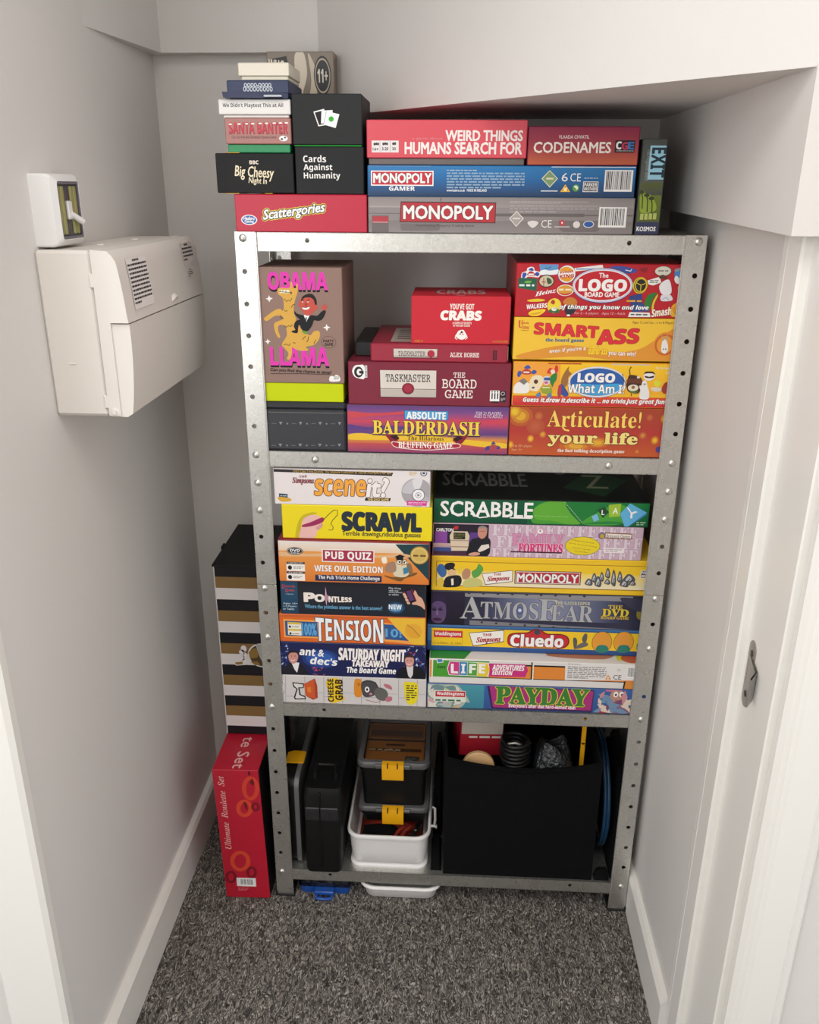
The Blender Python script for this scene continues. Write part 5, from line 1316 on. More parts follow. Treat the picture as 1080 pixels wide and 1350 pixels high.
  ('T','F',0.6874,0.6945,0.7297,1.0174,'#dccdd6',{'b': 0.03,'o': ('#b890a8',0.05),'f': 'B','same': 1}),
  ('T','F',0.7368,0.6967,0.7789,1.0189,'#dccdd6',{'b': 0.03,'o': ('#b890a8',0.05),'f': 'B','same': 1}),
  ('T','F',0.786,0.699,0.828,1.0205,'#dccdd6',{'b': 0.03,'o': ('#b890a8',0.05),'f': 'B','same': 1}),
  ('T','F',0.835,0.7013,0.8768,1.0221,'#dccdd6',{'b': 0.03,'o': ('#b890a8',0.05),'f': 'B','same': 1}),
  ('T','F',0.8838,0.7035,0.9254,1.0236,'#dccdd6',{'b': 0.03,'o': ('#b890a8',0.05),'f': 'B','same': 1}),
  ('T','F',0.9323,0.7057,0.9738,1.0252,'#dccdd6',{'b': 0.03,'o': ('#b890a8',0.05),'f': 'B','same': 1}),
  ('T','F',0.3066,0.3113,0.3506,0.6429,'#dccdd6',{'b': 0.03,'o': ('#b890a8',0.05),'f': 'B','same': 1}),
  ('T','F',0.3579,0.3144,0.4017,0.6453,'#dccdd6',{'b': 0.03,'o': ('#b890a8',0.05),'f': 'B','same': 1}),
  ('T','F',0.6611,0.3331,0.7037,0.6596,'#dccdd6',{'b': 0.03,'o': ('#b890a8',0.05),'f': 'B','same': 1}),
  ('T','F',0.7108,0.3361,0.7533,0.662,'#dccdd6',{'b': 0.03,'o': ('#b890a8',0.05),'f': 'B','same': 1}),
  ('T','F',0.7604,0.3392,0.8027,0.6643,'#dccdd6',{'b': 0.03,'o': ('#b890a8',0.05),'f': 'B','same': 1}),
  ('T','F',0.8097,0.3422,0.8519,0.6667,'#dccdd6',{'b': 0.03,'o': ('#b890a8',0.05),'f': 'B','same': 1}),
  ('T','F',0.8589,0.3452,0.9008,0.669,'#dccdd6',{'b': 0.03,'o': ('#b890a8',0.05),'f': 'B','same': 1}),
  ('T','F',0.9078,0.3482,0.9496,0.6713,'#dccdd6',{'b': 0.03,'o': ('#b890a8',0.05),'f': 'B','same': 1}),
  ('T','F',0.9566,0.3512,0.9981,0.6736,'#dccdd6',{'b': 0.03,'o': ('#b890a8',0.05),'f': 'B','same': 1}),
  ('T','F',0.2847,-0.0625,0.329,0.2729,'#dccdd6',{'b': 0.03,'o': ('#b890a8',0.05),'f': 'B','same': 1}),
  ('T','F',0.3363,-0.0586,0.3804,0.2761,'#dccdd6',{'b': 0.03,'o': ('#b890a8',0.05),'f': 'B','same': 1}),
  ('T','F',0.3878,-0.0546,0.4317,0.2793,'#dccdd6',{'b': 0.03,'o': ('#b890a8',0.05),'f': 'B','same': 1}),
  ('T','F',0.439,-0.0507,0.4827,0.2825,'#dccdd6',{'b': 0.03,'o': ('#b890a8',0.05),'f': 'B','same': 1}),
  ('T','F',0.4899,-0.0467,0.5335,0.2857,'#dccdd6',{'b': 0.03,'o': ('#b890a8',0.05),'f': 'B','same': 1}),
  ('T','F',0.5407,-0.0428,0.584,0.2889,'#dccdd6',{'b': 0.03,'o': ('#b890a8',0.05),'f': 'B','same': 1}),
  ('T','F',0.5913,-0.0389,0.6344,0.2921,'#dccdd6',{'b': 0.03,'o': ('#b890a8',0.05),'f': 'B','same': 1}),
  ('T','F',0.6416,-0.035,0.6846,0.2952,'#dccdd6',{'b': 0.03,'o': ('#b890a8',0.05),'f': 'B','same': 1}),
  ('T','F',0.6917,-0.0312,0.7345,0.2984,'#dccdd6',{'b': 0.03,'o': ('#b890a8',0.05),'f': 'B','same': 1}),
  ('T','F',0.7416,-0.0273,0.7842,0.3015,'#dccdd6',{'b': 0.03,'o': ('#b890a8',0.05),'f': 'B','same': 1}),
  ('T','F',0.7913,-0.0235,0.8337,0.3046,'#dccdd6',{'b': 0.03,'o': ('#b890a8',0.05),'f': 'B','same': 1}),
  ('T','F',0.8408,-0.0197,0.883,0.3077,'#dccdd6',{'b': 0.03,'o': ('#b890a8',0.05),'f': 'B','same': 1}),
  ('T','F',0.8901,-0.0159,0.9321,0.3108,'#dccdd6',{'b': 0.03,'o': ('#b890a8',0.05),'f': 'B','same': 1}),
  ('T','F',0.9391,-0.0121,0.981,0.3139,'#dccdd6',{'b': 0.03,'o': ('#b890a8',0.05),'f': 'B','same': 1}),
  ('R',-0.0005,0.0176,0.2675,1.0001,'#2a2030'),
  ('R',0.012,0.3845,0.0698,0.7599,'#8a4aa0'),
  ('R',0.1778,0.4243,0.2206,0.7408,'#5c3c84'),
  ('G',0.001,0.2244,0.1433,0.3918,'#c9a8a0','#b08f90',0),
  ('R',0.0062,0.1429,0.0943,0.2645,'#3c4f8c'),
  ('R',0.0001,0.0271,0.1927,0.1417,'#4a2c40'),
  ('P',[(0.081,0.623),(0.0924,0.765),(0.166,0.7654),(0.1768,0.6332),(0.1707,0.1725),(0.0909,0.1624)],'#d9c7ae'),
  ('R',0.0997,0.5221,0.1559,0.7265,'#2a2620'),
  ('M',0.1031,0.5504,0.1526,0.6984,'#6f7038',3,1),
  ('R',0.0839,0.4657,0.1744,0.5011,'#b09a88'),
  ('R',0.0834,0.2741,0.1742,0.3097,'#a8907c'),
  ('T','CARLTON',0.0162,0.7544,0.098,0.8458,'#f2efec',{'b': 0.03}),
  ('S',[(0.098,0.8358),(0.1071,0.9277),(0.1224,0.9081),(0.1167,0.8166)],'#b8302c'),
  ('S',[(0.1639,0.0646),(0.1776,0.3864),(0.1888,0.5289),(0.2162,0.5812),(0.2479,0.6338),(0.2752,0.5386),(0.2785,0.3277),(0.2675,0.0426),(0.1926,0.0398)],'#1e1e26'),
  ('S',[(0.2153,0.7774),(0.223,0.8968),(0.2371,0.926),(0.2567,0.8722),(0.2588,0.712),(0.249,0.5919),(0.2326,0.5549),(0.2184,0.6377)],'#c98c78'),
  ('S',[(0.2142,0.8123),(0.2208,0.9175),(0.2393,0.9471),(0.2588,0.8933),(0.2588,0.8028),(0.248,0.8714),(0.224,0.8621)],'#9c8c84'),
  ('P',[(0.2181,0.1927),(0.2347,0.3578),(0.2697,0.3972),(0.2741,0.2918),(0.2478,0.1965),(0.2258,0.144)],'#e3d5cc'),
  ('S',[(0.175,0.0804),(0.2038,0.1411),(0.2291,0.1088),(0.2202,0.0435),(0.1816,0.0312)],'#cf9c88'),
  ('M',0.224,0.7726,0.2501,0.8006,'#4a2c28',1,1),
  ('R',0.3784,0.1771,0.3827,0.7237,'#caa3b6'),
  ('E',0.4924,0.7236,0.5307,0.9167,'#d8a8bc'),
  ('E',0.4977,0.7513,0.5254,0.8892,'#f1e9ec'),
  ('E',0.5083,0.8065,0.5147,0.8617,'#5a3a4c'),
  ('S',[(0.4723,0.7749),(0.4891,0.8595),(0.4958,0.7634)],'#d8a8bc'),
  ('S',[(0.5277,0.7667),(0.5358,0.8641),(0.551,0.7829)],'#d8a8bc'),
  ('T','FAMILY',0.3825,0.3892,0.6261,0.7367,'#d58fb2',{'f': 'B','b': 0.05,'o': ('#9c5a80',0.03)}),
  ('T','FORTUNES',0.4133,0.1666,0.6232,0.4465,'#d43f7c',{'f': 'B','b': 0.06,'o': ('#f0dfe6',0.05)}),
  ('R',0.3767,0.1641,0.6217,0.2063,'#4a1c34'),
  ('E',0.6344,0.1297,0.8006,0.6969,'#8a7a24'),
  ('E',0.6366,0.1436,0.7985,0.6832,'#e8cf2a'),
  ('T','Includes the famous',0.6643,0.5112,0.7693,0.5938,'#5a4a18',{'b': 0.01,'tl': -8}),
  ('T','Family Fortunes wrong',0.6523,0.4007,0.7847,0.4837,'#5a4a18',{'b': 0.01,'tl': -8}),
  ('T','answer "Uh-Uh"',0.6698,0.2892,0.7583,0.3724,'#5a4a18',{'b': 0.01,'tl': -8}),
  ('T','sound effect',0.6809,0.2058,0.7484,0.2753,'#5a4a18',{'b': 0.01,'tl': -8}),
  ('P',[(0.8172,0.8374),(0.9472,0.8234),(0.9469,0.6467),(0.8185,0.66)],'#8a5a3c'),
  ('P',[(0.8215,0.8106),(0.9434,0.7959),(0.9425,0.6735),(0.8225,0.6878)],'#ece0d8'),
  ('T','Britannia Games',0.8263,0.6806,0.9377,0.7895,'#4a4440',{'b': 0.0}),
  ('E',0.7867,0.631,0.82,0.8495,'#7a6a8c'),
  ('E',0.7952,0.6586,0.8159,0.7953,'#c0a03a'),
  ('R',0.8193,0.2255,0.917,0.3772,'#ece2e4'),
  ('M',0.8277,0.2531,0.9088,0.3497,'#a89aa2',2,1),
 ],
 'smono': [
  ('R',0.022,0.14,1,0.86,'#a87f1c'),
  ('R',0.026,0.17,1,0.84,'#f0c62c'),
  ('G',0.026,0.17,1,0.6,'#f0d060','#ece2c4',0),
  ('S',[(0.0271,0.5502),(0.0299,0.7216),(0.0466,0.7741),(0.0656,0.6905),(0.0706,0.4858),(0.051,0.3806)],'#3f6ca8'),
  ('S',[(0.0628,0.6562),(0.0664,0.7791),(0.0961,0.8221),(0.1101,0.7622),(0.1045,0.6598),(0.1132,0.6265),(0.0846,0.5898)],'#24222a'),
  ('S',[(0.0768,0.5549),(0.0957,0.6318),(0.1152,0.5585),(0.1128,0.4215),(0.0874,0.3982)],'#e2b98a'),
  ('S',[(0.0558,0.118),(0.0618,0.3127),(0.0787,0.4179),(0.1282,0.4573),(0.1433,0.3218),(0.1332,0.1484),(0.1,0.1027)],'#201f26'),
  ('S',[(0.1436,0.5272),(0.1611,0.6648),(0.1828,0.5989),(0.1772,0.394),(0.1499,0.3569)],'#b98a6a'),
  ('S',[(0.1882,0.5655),(0.2098,0.6691),(0.2206,0.8048),(0.2421,0.6719),(0.226,0.4673),(0.1989,0.3964)],'#5fa04a'),
  ('S',[(0.1498,0.2538),(0.1772,0.394),(0.226,0.3652),(0.2422,0.1961),(0.1988,0.1221),(0.1551,0.1235)],'#c9c27a'),
  ('S',[(0.0286,0.309),(0.051,0.3806),(0.0594,0.2433),(0.0502,0.1034),(0.0291,0.1355)],'#e4c24a'),
  ('P',[(0.0928,0.3506),(0.1039,0.3656),(0.1057,0.1796),(0.0957,0.1576)],'#efe6d0'),
  ('S',[(0.1175,0.6269),(0.134,0.6964),(0.1447,0.5954),(0.1337,0.4921)],'#e8c84a'),
  ('P',[(0.2357,0.5293),(0.3793,0.6506),(0.3813,0.3146),(0.2531,0.1974)],'#3a2a24'),
  ('P',[(0.2384,0.5161),(0.3773,0.6337),(0.3786,0.3278),(0.2552,0.2182)],'#efeae2'),
  ('T','THE',0.2926,0.4758,0.3256,0.5567,'#a82430',{'b': 0.06,'tl': 6}),
  ('T','Simpsons',0.2627,0.2729,0.3652,0.4898,'#a82430',{'f': 's','b': 0.05,'tl': 5}),
  ('P',[(0.3888,0.6372),(0.6958,0.6522),(0.6968,0.2702),(0.3899,0.2606)],'#5a1c22'),
  ('P',[(0.3931,0.6176),(0.6919,0.6322),(0.6926,0.2896),(0.3941,0.2814)],'#e9ded8'),
  ('P',[(0.3963,0.5978),(0.689,0.6122),(0.6894,0.3091),(0.3972,0.302)],'#b8313a'),
  ('T','MONOPOLY',0.4021,0.319,0.6832,0.5586,'#f2efec',{'b': 0.03,'o': ('#4a1a20',0.05)}),
  ('S',[(0.717,0.2989),(0.7199,0.3835),(0.7301,0.4685),(0.7431,0.4385),(0.7531,0.3347),(0.7447,0.2601)],'#55565a'),
  ('S',[(0.7242,0.3103),(0.7273,0.3738),(0.7341,0.427),(0.742,0.3544),(0.737,0.3013)],'#c2c3c6'),
  ('K',[(0.7298,0.2899),(0.7383,0.3645)],0.021,'#2a2a2e',0),
  ('S',[(0.7456,0.4038),(0.7471,0.5156),(0.7538,0.6274),(0.7631,0.5867),(0.7708,0.4484),(0.7653,0.3501)],'#55565a'),
  ('S',[(0.7506,0.4183),(0.7524,0.5022),(0.7569,0.5722),(0.7628,0.4754),(0.7596,0.4054)],'#c2c3c6'),
  ('K',[(0.7546,0.3908),(0.7602,0.4891)],0.0209,'#2a2a2e',0),
  ('S',[(0.7621,0.2881),(0.7641,0.417),(0.7725,0.546),(0.7841,0.4992),(0.7936,0.3401),(0.7867,0.2266)],'#55565a'),
  ('S',[(0.7683,0.305),(0.7707,0.4017),(0.7763,0.4824),(0.7837,0.3711),(0.7797,0.2902)],'#c2c3c6'),
  ('K',[(0.7734,0.2733),(0.7804,0.3867)],0.021,'#2a2a2e',0),
  ('S',[(0.782,0.4427),(0.783,0.5539),(0.7883,0.6652),(0.7961,0.6244),(0.8028,0.4866),(0.7984,0.3887)],'#55565a'),
  ('S',[(0.7861,0.457),(0.7874,0.5405),(0.791,0.6101),(0.7961,0.5137),(0.7936,0.4439)],'#c2c3c6'),
  ('K',[(0.7895,0.4296),(0.7939,0.5273)],0.0209,'#2a2a2e',0),
  ('S',[(0.8075,0.5412),(0.8086,0.6629),(0.8144,0.7845),(0.8229,0.7399),(0.8302,0.5891),(0.8255,0.482)],'#55565a'),
  ('S',[(0.812,0.5568),(0.8134,0.6482),(0.8173,0.7243),(0.823,0.6187),(0.8203,0.5424)],'#c2c3c6'),
  ('K',[(0.8158,0.5268),(0.8205,0.6337)],0.0207,'#2a2a2e',0),
  ('S',[(0.8063,0.3394),(0.8084,0.4066),(0.816,0.4741),(0.8259,0.4502),(0.8336,0.3676),(0.8273,0.3084)],'#55565a'),
  ('S',[(0.8117,0.3484),(0.814,0.3988),(0.8191,0.4411),(0.8252,0.3834),(0.8215,0.3412)],'#c2c3c6'),
  ('K',[(0.816,0.3322),(0.8223,0.3914)],0.0209,'#2a2a2e',0),
  ('S',[(0.8369,0.3513),(0.8372,0.5455),(0.8421,0.7388),(0.8509,0.6675),(0.8593,0.4268),(0.8553,0.256)],'#55565a'),
  ('S',[(0.8413,0.3762),(0.8421,0.5218),(0.8454,0.6429),(0.8518,0.4744),(0.8496,0.3528)],'#c2c3c6'),
  ('K',[(0.8453,0.3279),(0.8493,0.4984)],0.0209,'#2a2a2e',0),
  ('S',[(0.8645,0.4308),(0.8653,0.5691),(0.8707,0.707),(0.8793,0.6564),(0.887,0.4851),(0.8826,0.3635)],'#55565a'),
  ('S',[(0.8689,0.4486),(0.8701,0.5523),(0.8738,0.6387),(0.8797,0.5188),(0.8772,0.4322)],'#c2c3c6'),
  ('K',[(0.8728,0.4144),(0.8772,0.5358)],0.0208,'#2a2a2e',0),
  ('S',[(0.8786,0.2922),(0.8818,0.387),(0.8933,0.4823),(0.9083,0.4487),(0.9201,0.3325),(0.9106,0.2489)],'#55565a'),
  ('S',[(0.8869,0.305),(0.8903,0.3762),(0.898,0.4358),(0.9073,0.3546),(0.9017,0.295)],'#c2c3c6'),
  ('K',[(0.8934,0.2822),(0.903,0.3659)],0.0208,'#2a2a2e',0),
  ('S',[(0.8907,0.4281),(0.8953,0.528),(0.911,0.6285),(0.931,0.5934),(0.9465,0.4714),(0.9335,0.3832)],'#55565a'),
  ('S',[(0.9019,0.4418),(0.9067,0.5168),(0.9172,0.5797),(0.9294,0.4944),(0.9217,0.4315)],'#c2c3c6'),
  ('K',[(0.9106,0.4179),(0.9236,0.5061)],0.0207,'#2a2a2e',0),
  ('S',[(0.9201,0.3263),(0.9226,0.3819),(0.9313,0.4381),(0.9425,0.4187),(0.9511,0.3507),(0.9439,0.3014)],'#55565a'),
  ('S',[(0.9263,0.3339),(0.9289,0.3757),(0.9348,0.4109),(0.9416,0.3634),(0.9373,0.3283)],'#c2c3c6'),
  ('K',[(0.9312,0.3207),(0.9384,0.3699)],0.0207,'#2a2a2e',0),
  ('R',0.9683,0.5196,1.0017,0.7443,'#f2efec'),
  ('R',0.9704,0.5333,1.0017,0.7308,'#26242a'),
  ('T','PAR',0.9718,0.6423,0.9965,0.7171,'#f2efec',{'b': 0.05}),
  ('T','BRO',0.973,0.5469,0.9977,0.6219,'#f2efec',{'b': 0.05}),
 ],
 'atmos': [
  ('G',0,0,1,1,'#2c2c40','#34344a',0),
  ('G',0.25,0.2,0.55,0.85,'#2c3050','#8a90ac',1),
  ('G',0.55,0.2,0.9,0.85,'#8a90ac','#2c3050',1),
  ('P',[(0.1257,0.9498),(0.9418,1.0363),(0.9436,0.8393),(0.1258,0.8498)],'#8e8c90'),
  ('P',[(0.1854,0.1556),(0.9513,-0.0232),(0.9525,-0.1572),(0.1857,0.0068)],'#7f7e82'),
  ('E',0.1718,0.9227,0.1856,0.9826,'#33323a'),
  ('E',0.2397,0.9232,0.2534,0.983,'#33323a'),
  ('E',0.3073,0.9237,0.321,0.9834,'#33323a'),
  ('E',0.3748,0.9242,0.3885,0.9838,'#33323a'),
  ('E',0.4421,0.9247,0.4558,0.9843,'#33323a'),
  ('E',0.5093,0.9251,0.5229,0.9847,'#33323a'),
  ('E',0.5763,0.9256,0.5899,0.9851,'#33323a'),
  ('E',0.6432,0.9261,0.6567,0.9855,'#33323a'),
  ('E',0.7098,0.9266,0.7234,0.986,'#33323a'),
  ('E',0.2378,0.0758,0.2506,0.1366,'#3a3940'),
  ('E',0.3061,0.0588,0.3189,0.1195,'#3a3940'),
  ('E',0.3742,0.0418,0.3869,0.1025,'#3a3940'),
  ('E',0.4422,0.0248,0.4549,0.0854,'#3a3940'),
  ('E',0.51,0.0078,0.5227,0.0684,'#3a3940'),
  ('E',0.5777,-0.0091,0.5904,0.0515,'#3a3940'),
  ('E',0.6453,-0.0259,0.6579,0.0345,'#3a3940'),
  ('G',0.0,0,0.16,1,'#2a2238','#1e1a28',0),
  ('S',[(-0.0075,0.4631),(0.0032,0.7004),(0.0299,0.8057),(0.062,0.7111),(0.0728,0.4781),(0.0698,0.2077),(0.0516,0.0687),(0.0194,0.0624),(-0.0021,0.2277)],'#5f4a72'),
  ('S',[(-0.0129,0.5631),(-0.0021,0.7999),(0.0299,0.906),(0.0672,0.8125),(0.076,0.5459),(0.062,0.6441),(0.0353,0.7062),(0.0064,0.6338)],'#2e2440'),
  ('E',0.0043,0.4102,0.0279,0.4843,'#2a1e36'),
  ('E',0.0332,0.4156,0.0568,0.4897,'#2a1e36'),
  ('S',[(0.0247,0.3004),(0.03,0.4701),(0.0365,0.3027)],'#7d6690'),
  ('S',[(0.0107,0.176),(0.0301,0.2068),(0.0516,0.1703),(0.0462,0.1219),(0.0194,0.1166)],'#3a1e38'),
  ('K',[(0.0064,0.533),(0.0246,0.5027)],0.0168,'#2a1e36',0),
  ('K',[(0.0386,0.5053),(0.0567,0.5424)],0.0169,'#2a1e36',0),
  ('T','A',0.1403,0.2105,0.2467,0.8677,'#b0b0b6',{'f': 'B','b': 0.0,'o': ('#4a481f',0.03)}),
  ('T','TMOS',0.2363,0.2183,0.5091,0.727,'#b0b0b6',{'f': 'B','b': 0.0,'o': ('#4a481f',0.03)}),
  ('T','F',0.509,0.2128,0.5951,0.8394,'#b0b0b6',{'f': 'B','b': 0.0,'o': ('#4a481f',0.03)}),
  ('T','EAR',0.5684,0.2082,0.7651,0.6879,'#b0b0b6',{'f': 'B','b': 0.0,'o': ('#4a481f',0.03)}),
  ('E',0.4027,0.3684,0.4385,0.5957,'#55628c'),
  ('E',0.4121,0.442,0.429,0.549,'#c9cede'),
  ('T','THE GATEKEEPER',0.5856,0.7014,0.7463,0.7941,'#cfc9a8',{'f': 'B','b': 0.01}),
  ('T','THE',0.8323,0.6191,0.8987,0.7249,'#d8b93c',{'f': 'B','b': 0.02}),
  ('T','DVD',0.8067,0.3939,0.9291,0.6061,'#e0c43c',{'f': 'B','b': 0.03,'o': ('#3a301a',0.04)}),
  ('T','BOARD GAME',0.8015,0.3137,0.9325,0.3935,'#d8b93c',{'f': 'B','b': 0.02}),
  ('E',0.9655,0.3232,1.0027,0.6938,'#8a7c34'),
  ('S',[(0.882,0.9392),(0.9857,0.8922),(0.9991,0.5647),(0.9468,0.6211)],'#3a3a4c'),
 ],
 'cluedo': [
  ('R',0,0.12,0.998,0.88,'#efc62c'),
  ('R',0,0,0.022,1,'#3c7fb4'),
  ('G',0.0016,-0.1786,0.9961,0.3941,'#2f5f9c','#2c4c84',0),
  ('G',0.0003,0.9073,0.9989,1.1294,'#3c7fb4','#33507c',0),
  ('R',0.022,0.2,0.998,0.85,'#efc62c'),
  ('P',[(0.0217,0.7894),(0.1698,0.7924),(0.1697,0.2498),(0.0226,0.2645)],'#c99a24'),
  ('P',[(0.0238,0.7629),(0.1678,0.7649),(0.1675,0.2674),(0.0247,0.2833)],'#efc62c'),
  ('R',0.0326,0.5217,0.1682,0.783,'#c8303c'),
  ('T','Waddingtons',0.0389,0.5578,0.1618,0.7381,'#f2efec',{'b': 0.05}),
  ('T','3 - 6 Players    8 - Adult',0.0353,0.2671,0.163,0.3398,'#6a5418',{'b': 0.01}),
  ('P',[(0.1975,0.7278),(0.3632,0.8791),(0.365,0.4117),(0.2187,0.2085)],'#3a2a24'),
  ('P',[(0.2008,0.7107),(0.3613,0.8518),(0.3627,0.4382),(0.2207,0.2364)],'#efeae2'),
  ('T','THE',0.2633,0.6069,0.3054,0.7327,'#a82430',{'b': 0.06,'tl': 5}),
  ('T','Simpsons',0.2347,0.3014,0.3487,0.6266,'#a82430',{'f': 's','b': 0.05,'tl': 5}),
  ('S',[(0.3804,0.4701),(0.3874,0.7062),(0.4205,0.7868),(0.4727,0.8185),(0.5031,0.9516),(0.5324,0.9414),(0.5672,0.7898),(0.6299,0.7886),(0.6644,0.6724),(0.6711,0.4223),(0.6456,0.2344),(0.5933,0.2019),(0.509,0.197),(0.4244,0.2101),(0.39,0.2916)],'#7a1c24'),
  ('S',[(0.3857,0.4716),(0.3918,0.6715),(0.4207,0.751),(0.4751,0.7833),(0.5055,0.9076),(0.5306,0.9053),(0.5654,0.7535),(0.6302,0.7529),(0.6594,0.6531),(0.6657,0.4389),(0.6431,0.27),(0.593,0.2381),(0.5087,0.2332),(0.4241,0.2464),(0.3941,0.3109)],'#c43038'),
  ('E',0.503,0.7234,0.5344,0.9376,'#4c4650'),
  ('T','Cluedo',0.3973,0.2732,0.6428,0.7232,'#f2efec',{'f': 'g','b': 0.07,'o': ('#4a1418',0.05)}),
  ('R',0.4413,0.2022,0.6138,0.2656,'#d8942c'),
  ('M',0.4476,0.2109,0.6054,0.2562,'#6a4214',1,1),
  ('S',[(0.6878,0.6091),(0.699,0.6626),(0.7082,0.5303),(0.7059,0.2759),(0.6965,0.2308)],'#5c5a58'),
  ('S',[(0.7099,0.3618),(0.7379,0.4962),(0.7579,0.4594),(0.7542,0.3485),(0.7064,0.2251)],'#6b6866'),
  ('S',[(0.7298,0.6204),(0.7393,0.8243),(0.7523,0.7943),(0.7512,0.5419),(0.7379,0.4962)],'#5f5c5a'),
  ('E',0.7765,0.0972,0.871,0.9373,'#8a6a2c'),
  ('E',0.779,0.1184,0.8686,0.9165,'#e29a3a'),
  ('S',[(0.7984,0.1739),(0.8041,0.3621),(0.825,0.4185),(0.849,0.3743),(0.857,0.1986),(0.8288,0.0972)],'#2f7f70'),
  ('E',0.8769,0.1251,0.9711,0.9636,'#8a6a2c'),
  ('E',0.8793,0.1463,0.9687,0.9428,'#e29a3a'),
  ('S',[(0.8991,0.2017),(0.9046,0.3895),(0.9253,0.4458),(0.9493,0.4017),(0.9576,0.2263),(0.9295,0.1251)],'#2f7f70'),
  ('R',0.9865,0.2908,0.9943,0.501,'#2f7f70'),
 ],
 'life': [
  ('R',0,0.83,1,0.86,'#17161a'),
  ('R',0,0.27,1,0.83,'#17161a'),
  ('R',0.002,0.3,1,0.8,'#e0893a'),
  ('P',[(0.0045,0.9492),(0.0128,0.9509),(0.0116,0.2543),(0.0045,0.2525)],'#e0893a'),
  ('P',[(0.0128,0.9509),(0.0187,0.952),(0.0176,0.2559),(0.0116,0.2543)],'#e9e4d4'),
  ('P',[(0.0187,0.942),(0.2921,0.9577),(0.2931,0.3079),(0.0176,0.266)],'#4a9a34'),
  ('P',[(0.0352,1.0757),(0.0646,1.1112),(0.0694,0.8521),(0.0376,0.8153)],'#dfe4ea'),
  ('P',[(0.0387,1.0463),(0.0623,1.0808),(0.0659,0.8814),(0.0411,0.8462)],'#3f7fb4'),
  ('T','the game of',0.04,0.5791,0.08,0.7498,'#1c3c1c',{'f': 's','b': 0.02}),
  ('P',[(0.0975,0.9179),(0.2927,0.8989),(0.2936,0.3278),(0.0966,0.3468),(0.0871,0.6155)],'#f2ecec'),
  ('P',[(0.0998,0.8984),(0.1463,0.8881),(0.1456,0.3593),(0.0989,0.3675),(0.0906,0.6163)],'#cc3a80'),
  ('P',[(0.1475,0.8983),(0.1856,0.8864),(0.185,0.3593),(0.1468,0.3646)],'#3a80b8'),
  ('P',[(0.1873,0.8966),(0.2337,0.8767),(0.2332,0.3518),(0.1867,0.3598)],'#52a03a'),
  ('P',[(0.236,0.887),(0.2837,0.8774),(0.2943,0.6239),(0.2845,0.3353),(0.2355,0.3425)],'#e4c83a'),
  ('T','L',0.107,0.4338,0.1396,0.8035,'#f2efec',{'b': 0.06}),
  ('T','I',0.157,0.4444,0.1755,0.8128,'#f2efec',{'b': 0.06}),
  ('T','F',0.1962,0.4557,0.2272,0.8225,'#f2efec',{'b': 0.06}),
  ('T','E',0.2431,0.4671,0.2727,0.8324,'#f2efec',{'b': 0.06}),
  ('P',[(0.2882,0.8783),(0.4684,0.8777),(0.481,0.6386),(0.4686,0.3637),(0.2902,0.3467),(0.2966,0.6146)],'#c8327c'),
  ('T','ADVENTURES',0.3077,0.6161,0.4633,0.8307,'#f2efec',{'b': 0.06,'sh': 0.2}),
  ('T','EDITION',0.308,0.423,0.4064,0.5995,'#f2efec',{'b': 0.06,'sh': 0.2}),
  ('P',[(0.4954,0.9992),(0.5019,1.0005),(0.5028,0.2756),(0.4962,0.2738)],'#17161a'),
  ('P',[(0.502,0.962),(0.5085,0.9634),(0.5093,0.2774),(0.5028,0.2756)],'#ece0cc'),
  ('P',[(0.6585,1.0978),(1.0038,1.0801),(1.003,0.3703),(0.6623,0.2948)],'#e4dfdc'),
  ('M',0.6707,0.9317,0.7569,1.1087,'#8f8a88',3,4),
  ('M',0.758,0.9693,0.9367,1.0829,'#9a9593',1,6),
  ('M',0.6722,0.368,0.8599,0.881,'#8f8a88',7,8),
  ('P',[(0.8554,0.3826),(0.8688,0.5708),(0.885,0.3906)],'#d88a3a'),
  ('R',0.8646,0.4041,0.8742,0.4919,'#efd0a0'),
  ('T','CE',0.8941,0.3897,0.9329,0.5732,'#17161a',{'b': 0}),
  ('E',0.9078,0.7143,0.9286,0.8362,'#cfcac8'),
  ('B',0.9583,0.4777,1.004,0.911,8,0),
  ('P',[(0.9488,0.3292),(1.0033,0.3268),(1.0031,0.0045),(0.9448,0.004)],'#17161a'),
  ('P',[(0.9563,0.34),(1.0031,0.3529),(1.003,0.0219),(0.9523,0.0238)],'#d88a3a'),
 ],
 'pay': [
  ('G',0,0,0.29,1,'#4a96a4','#3f7f94',0),
  ('G',0.29,0,0.32,1,'#3f7f94','#3a5f94',0),
  ('G',0.28,0,1,1,'#3c66a4','#34508c',0),
  ('S',[(0.0063,-0.0499),(0.0027,0.844),(0.0247,1.0039),(0.0803,0.9625),(0.1347,1.0135),(0.1718,0.776),(0.2112,0.2735),(0.1921,0.2681),(0.1691,0.0541),(0.1145,-0.0153)],'#a8b4ac'),
  ('S',[(0.0438,0.8523),(0.0805,0.9111),(0.1289,0.9512),(0.1722,0.6739),(0.1979,0.3212),(0.1609,0.5173),(0.1127,0.4535),(0.0634,0.493)],'#b9c69a'),
  ('S',[(0.0051,0.4259),(0.0262,0.4837),(0.0455,0.279),(0.0589,-0.0119),(0.0063,-0.0286)],'#c9a68c'),
  ('S',[(0.1143,0.0371),(0.1319,0.2198),(0.1565,0.1542),(0.1608,-0.0005)],'#c8b088'),
  ('C',0.0075,0.0303,0.1731,0.9129,['#8c9a9c','#d6d2c4','#6f8a8c','#c9a0a8'],26,4,0.05),
  ('P',[(0.033,0.7254),(0.1899,0.7289),(0.1909,0.2678),(0.0331,0.265)],'#d9dcd2'),
  ('P',[(0.0418,0.6961),(0.1876,0.708),(0.1876,0.4726),(0.0412,0.4665)],'#bf2c3a'),
  ('T','Waddingtons',0.0483,0.4956,0.181,0.6711,'#f2efec',{'b': 0.05}),
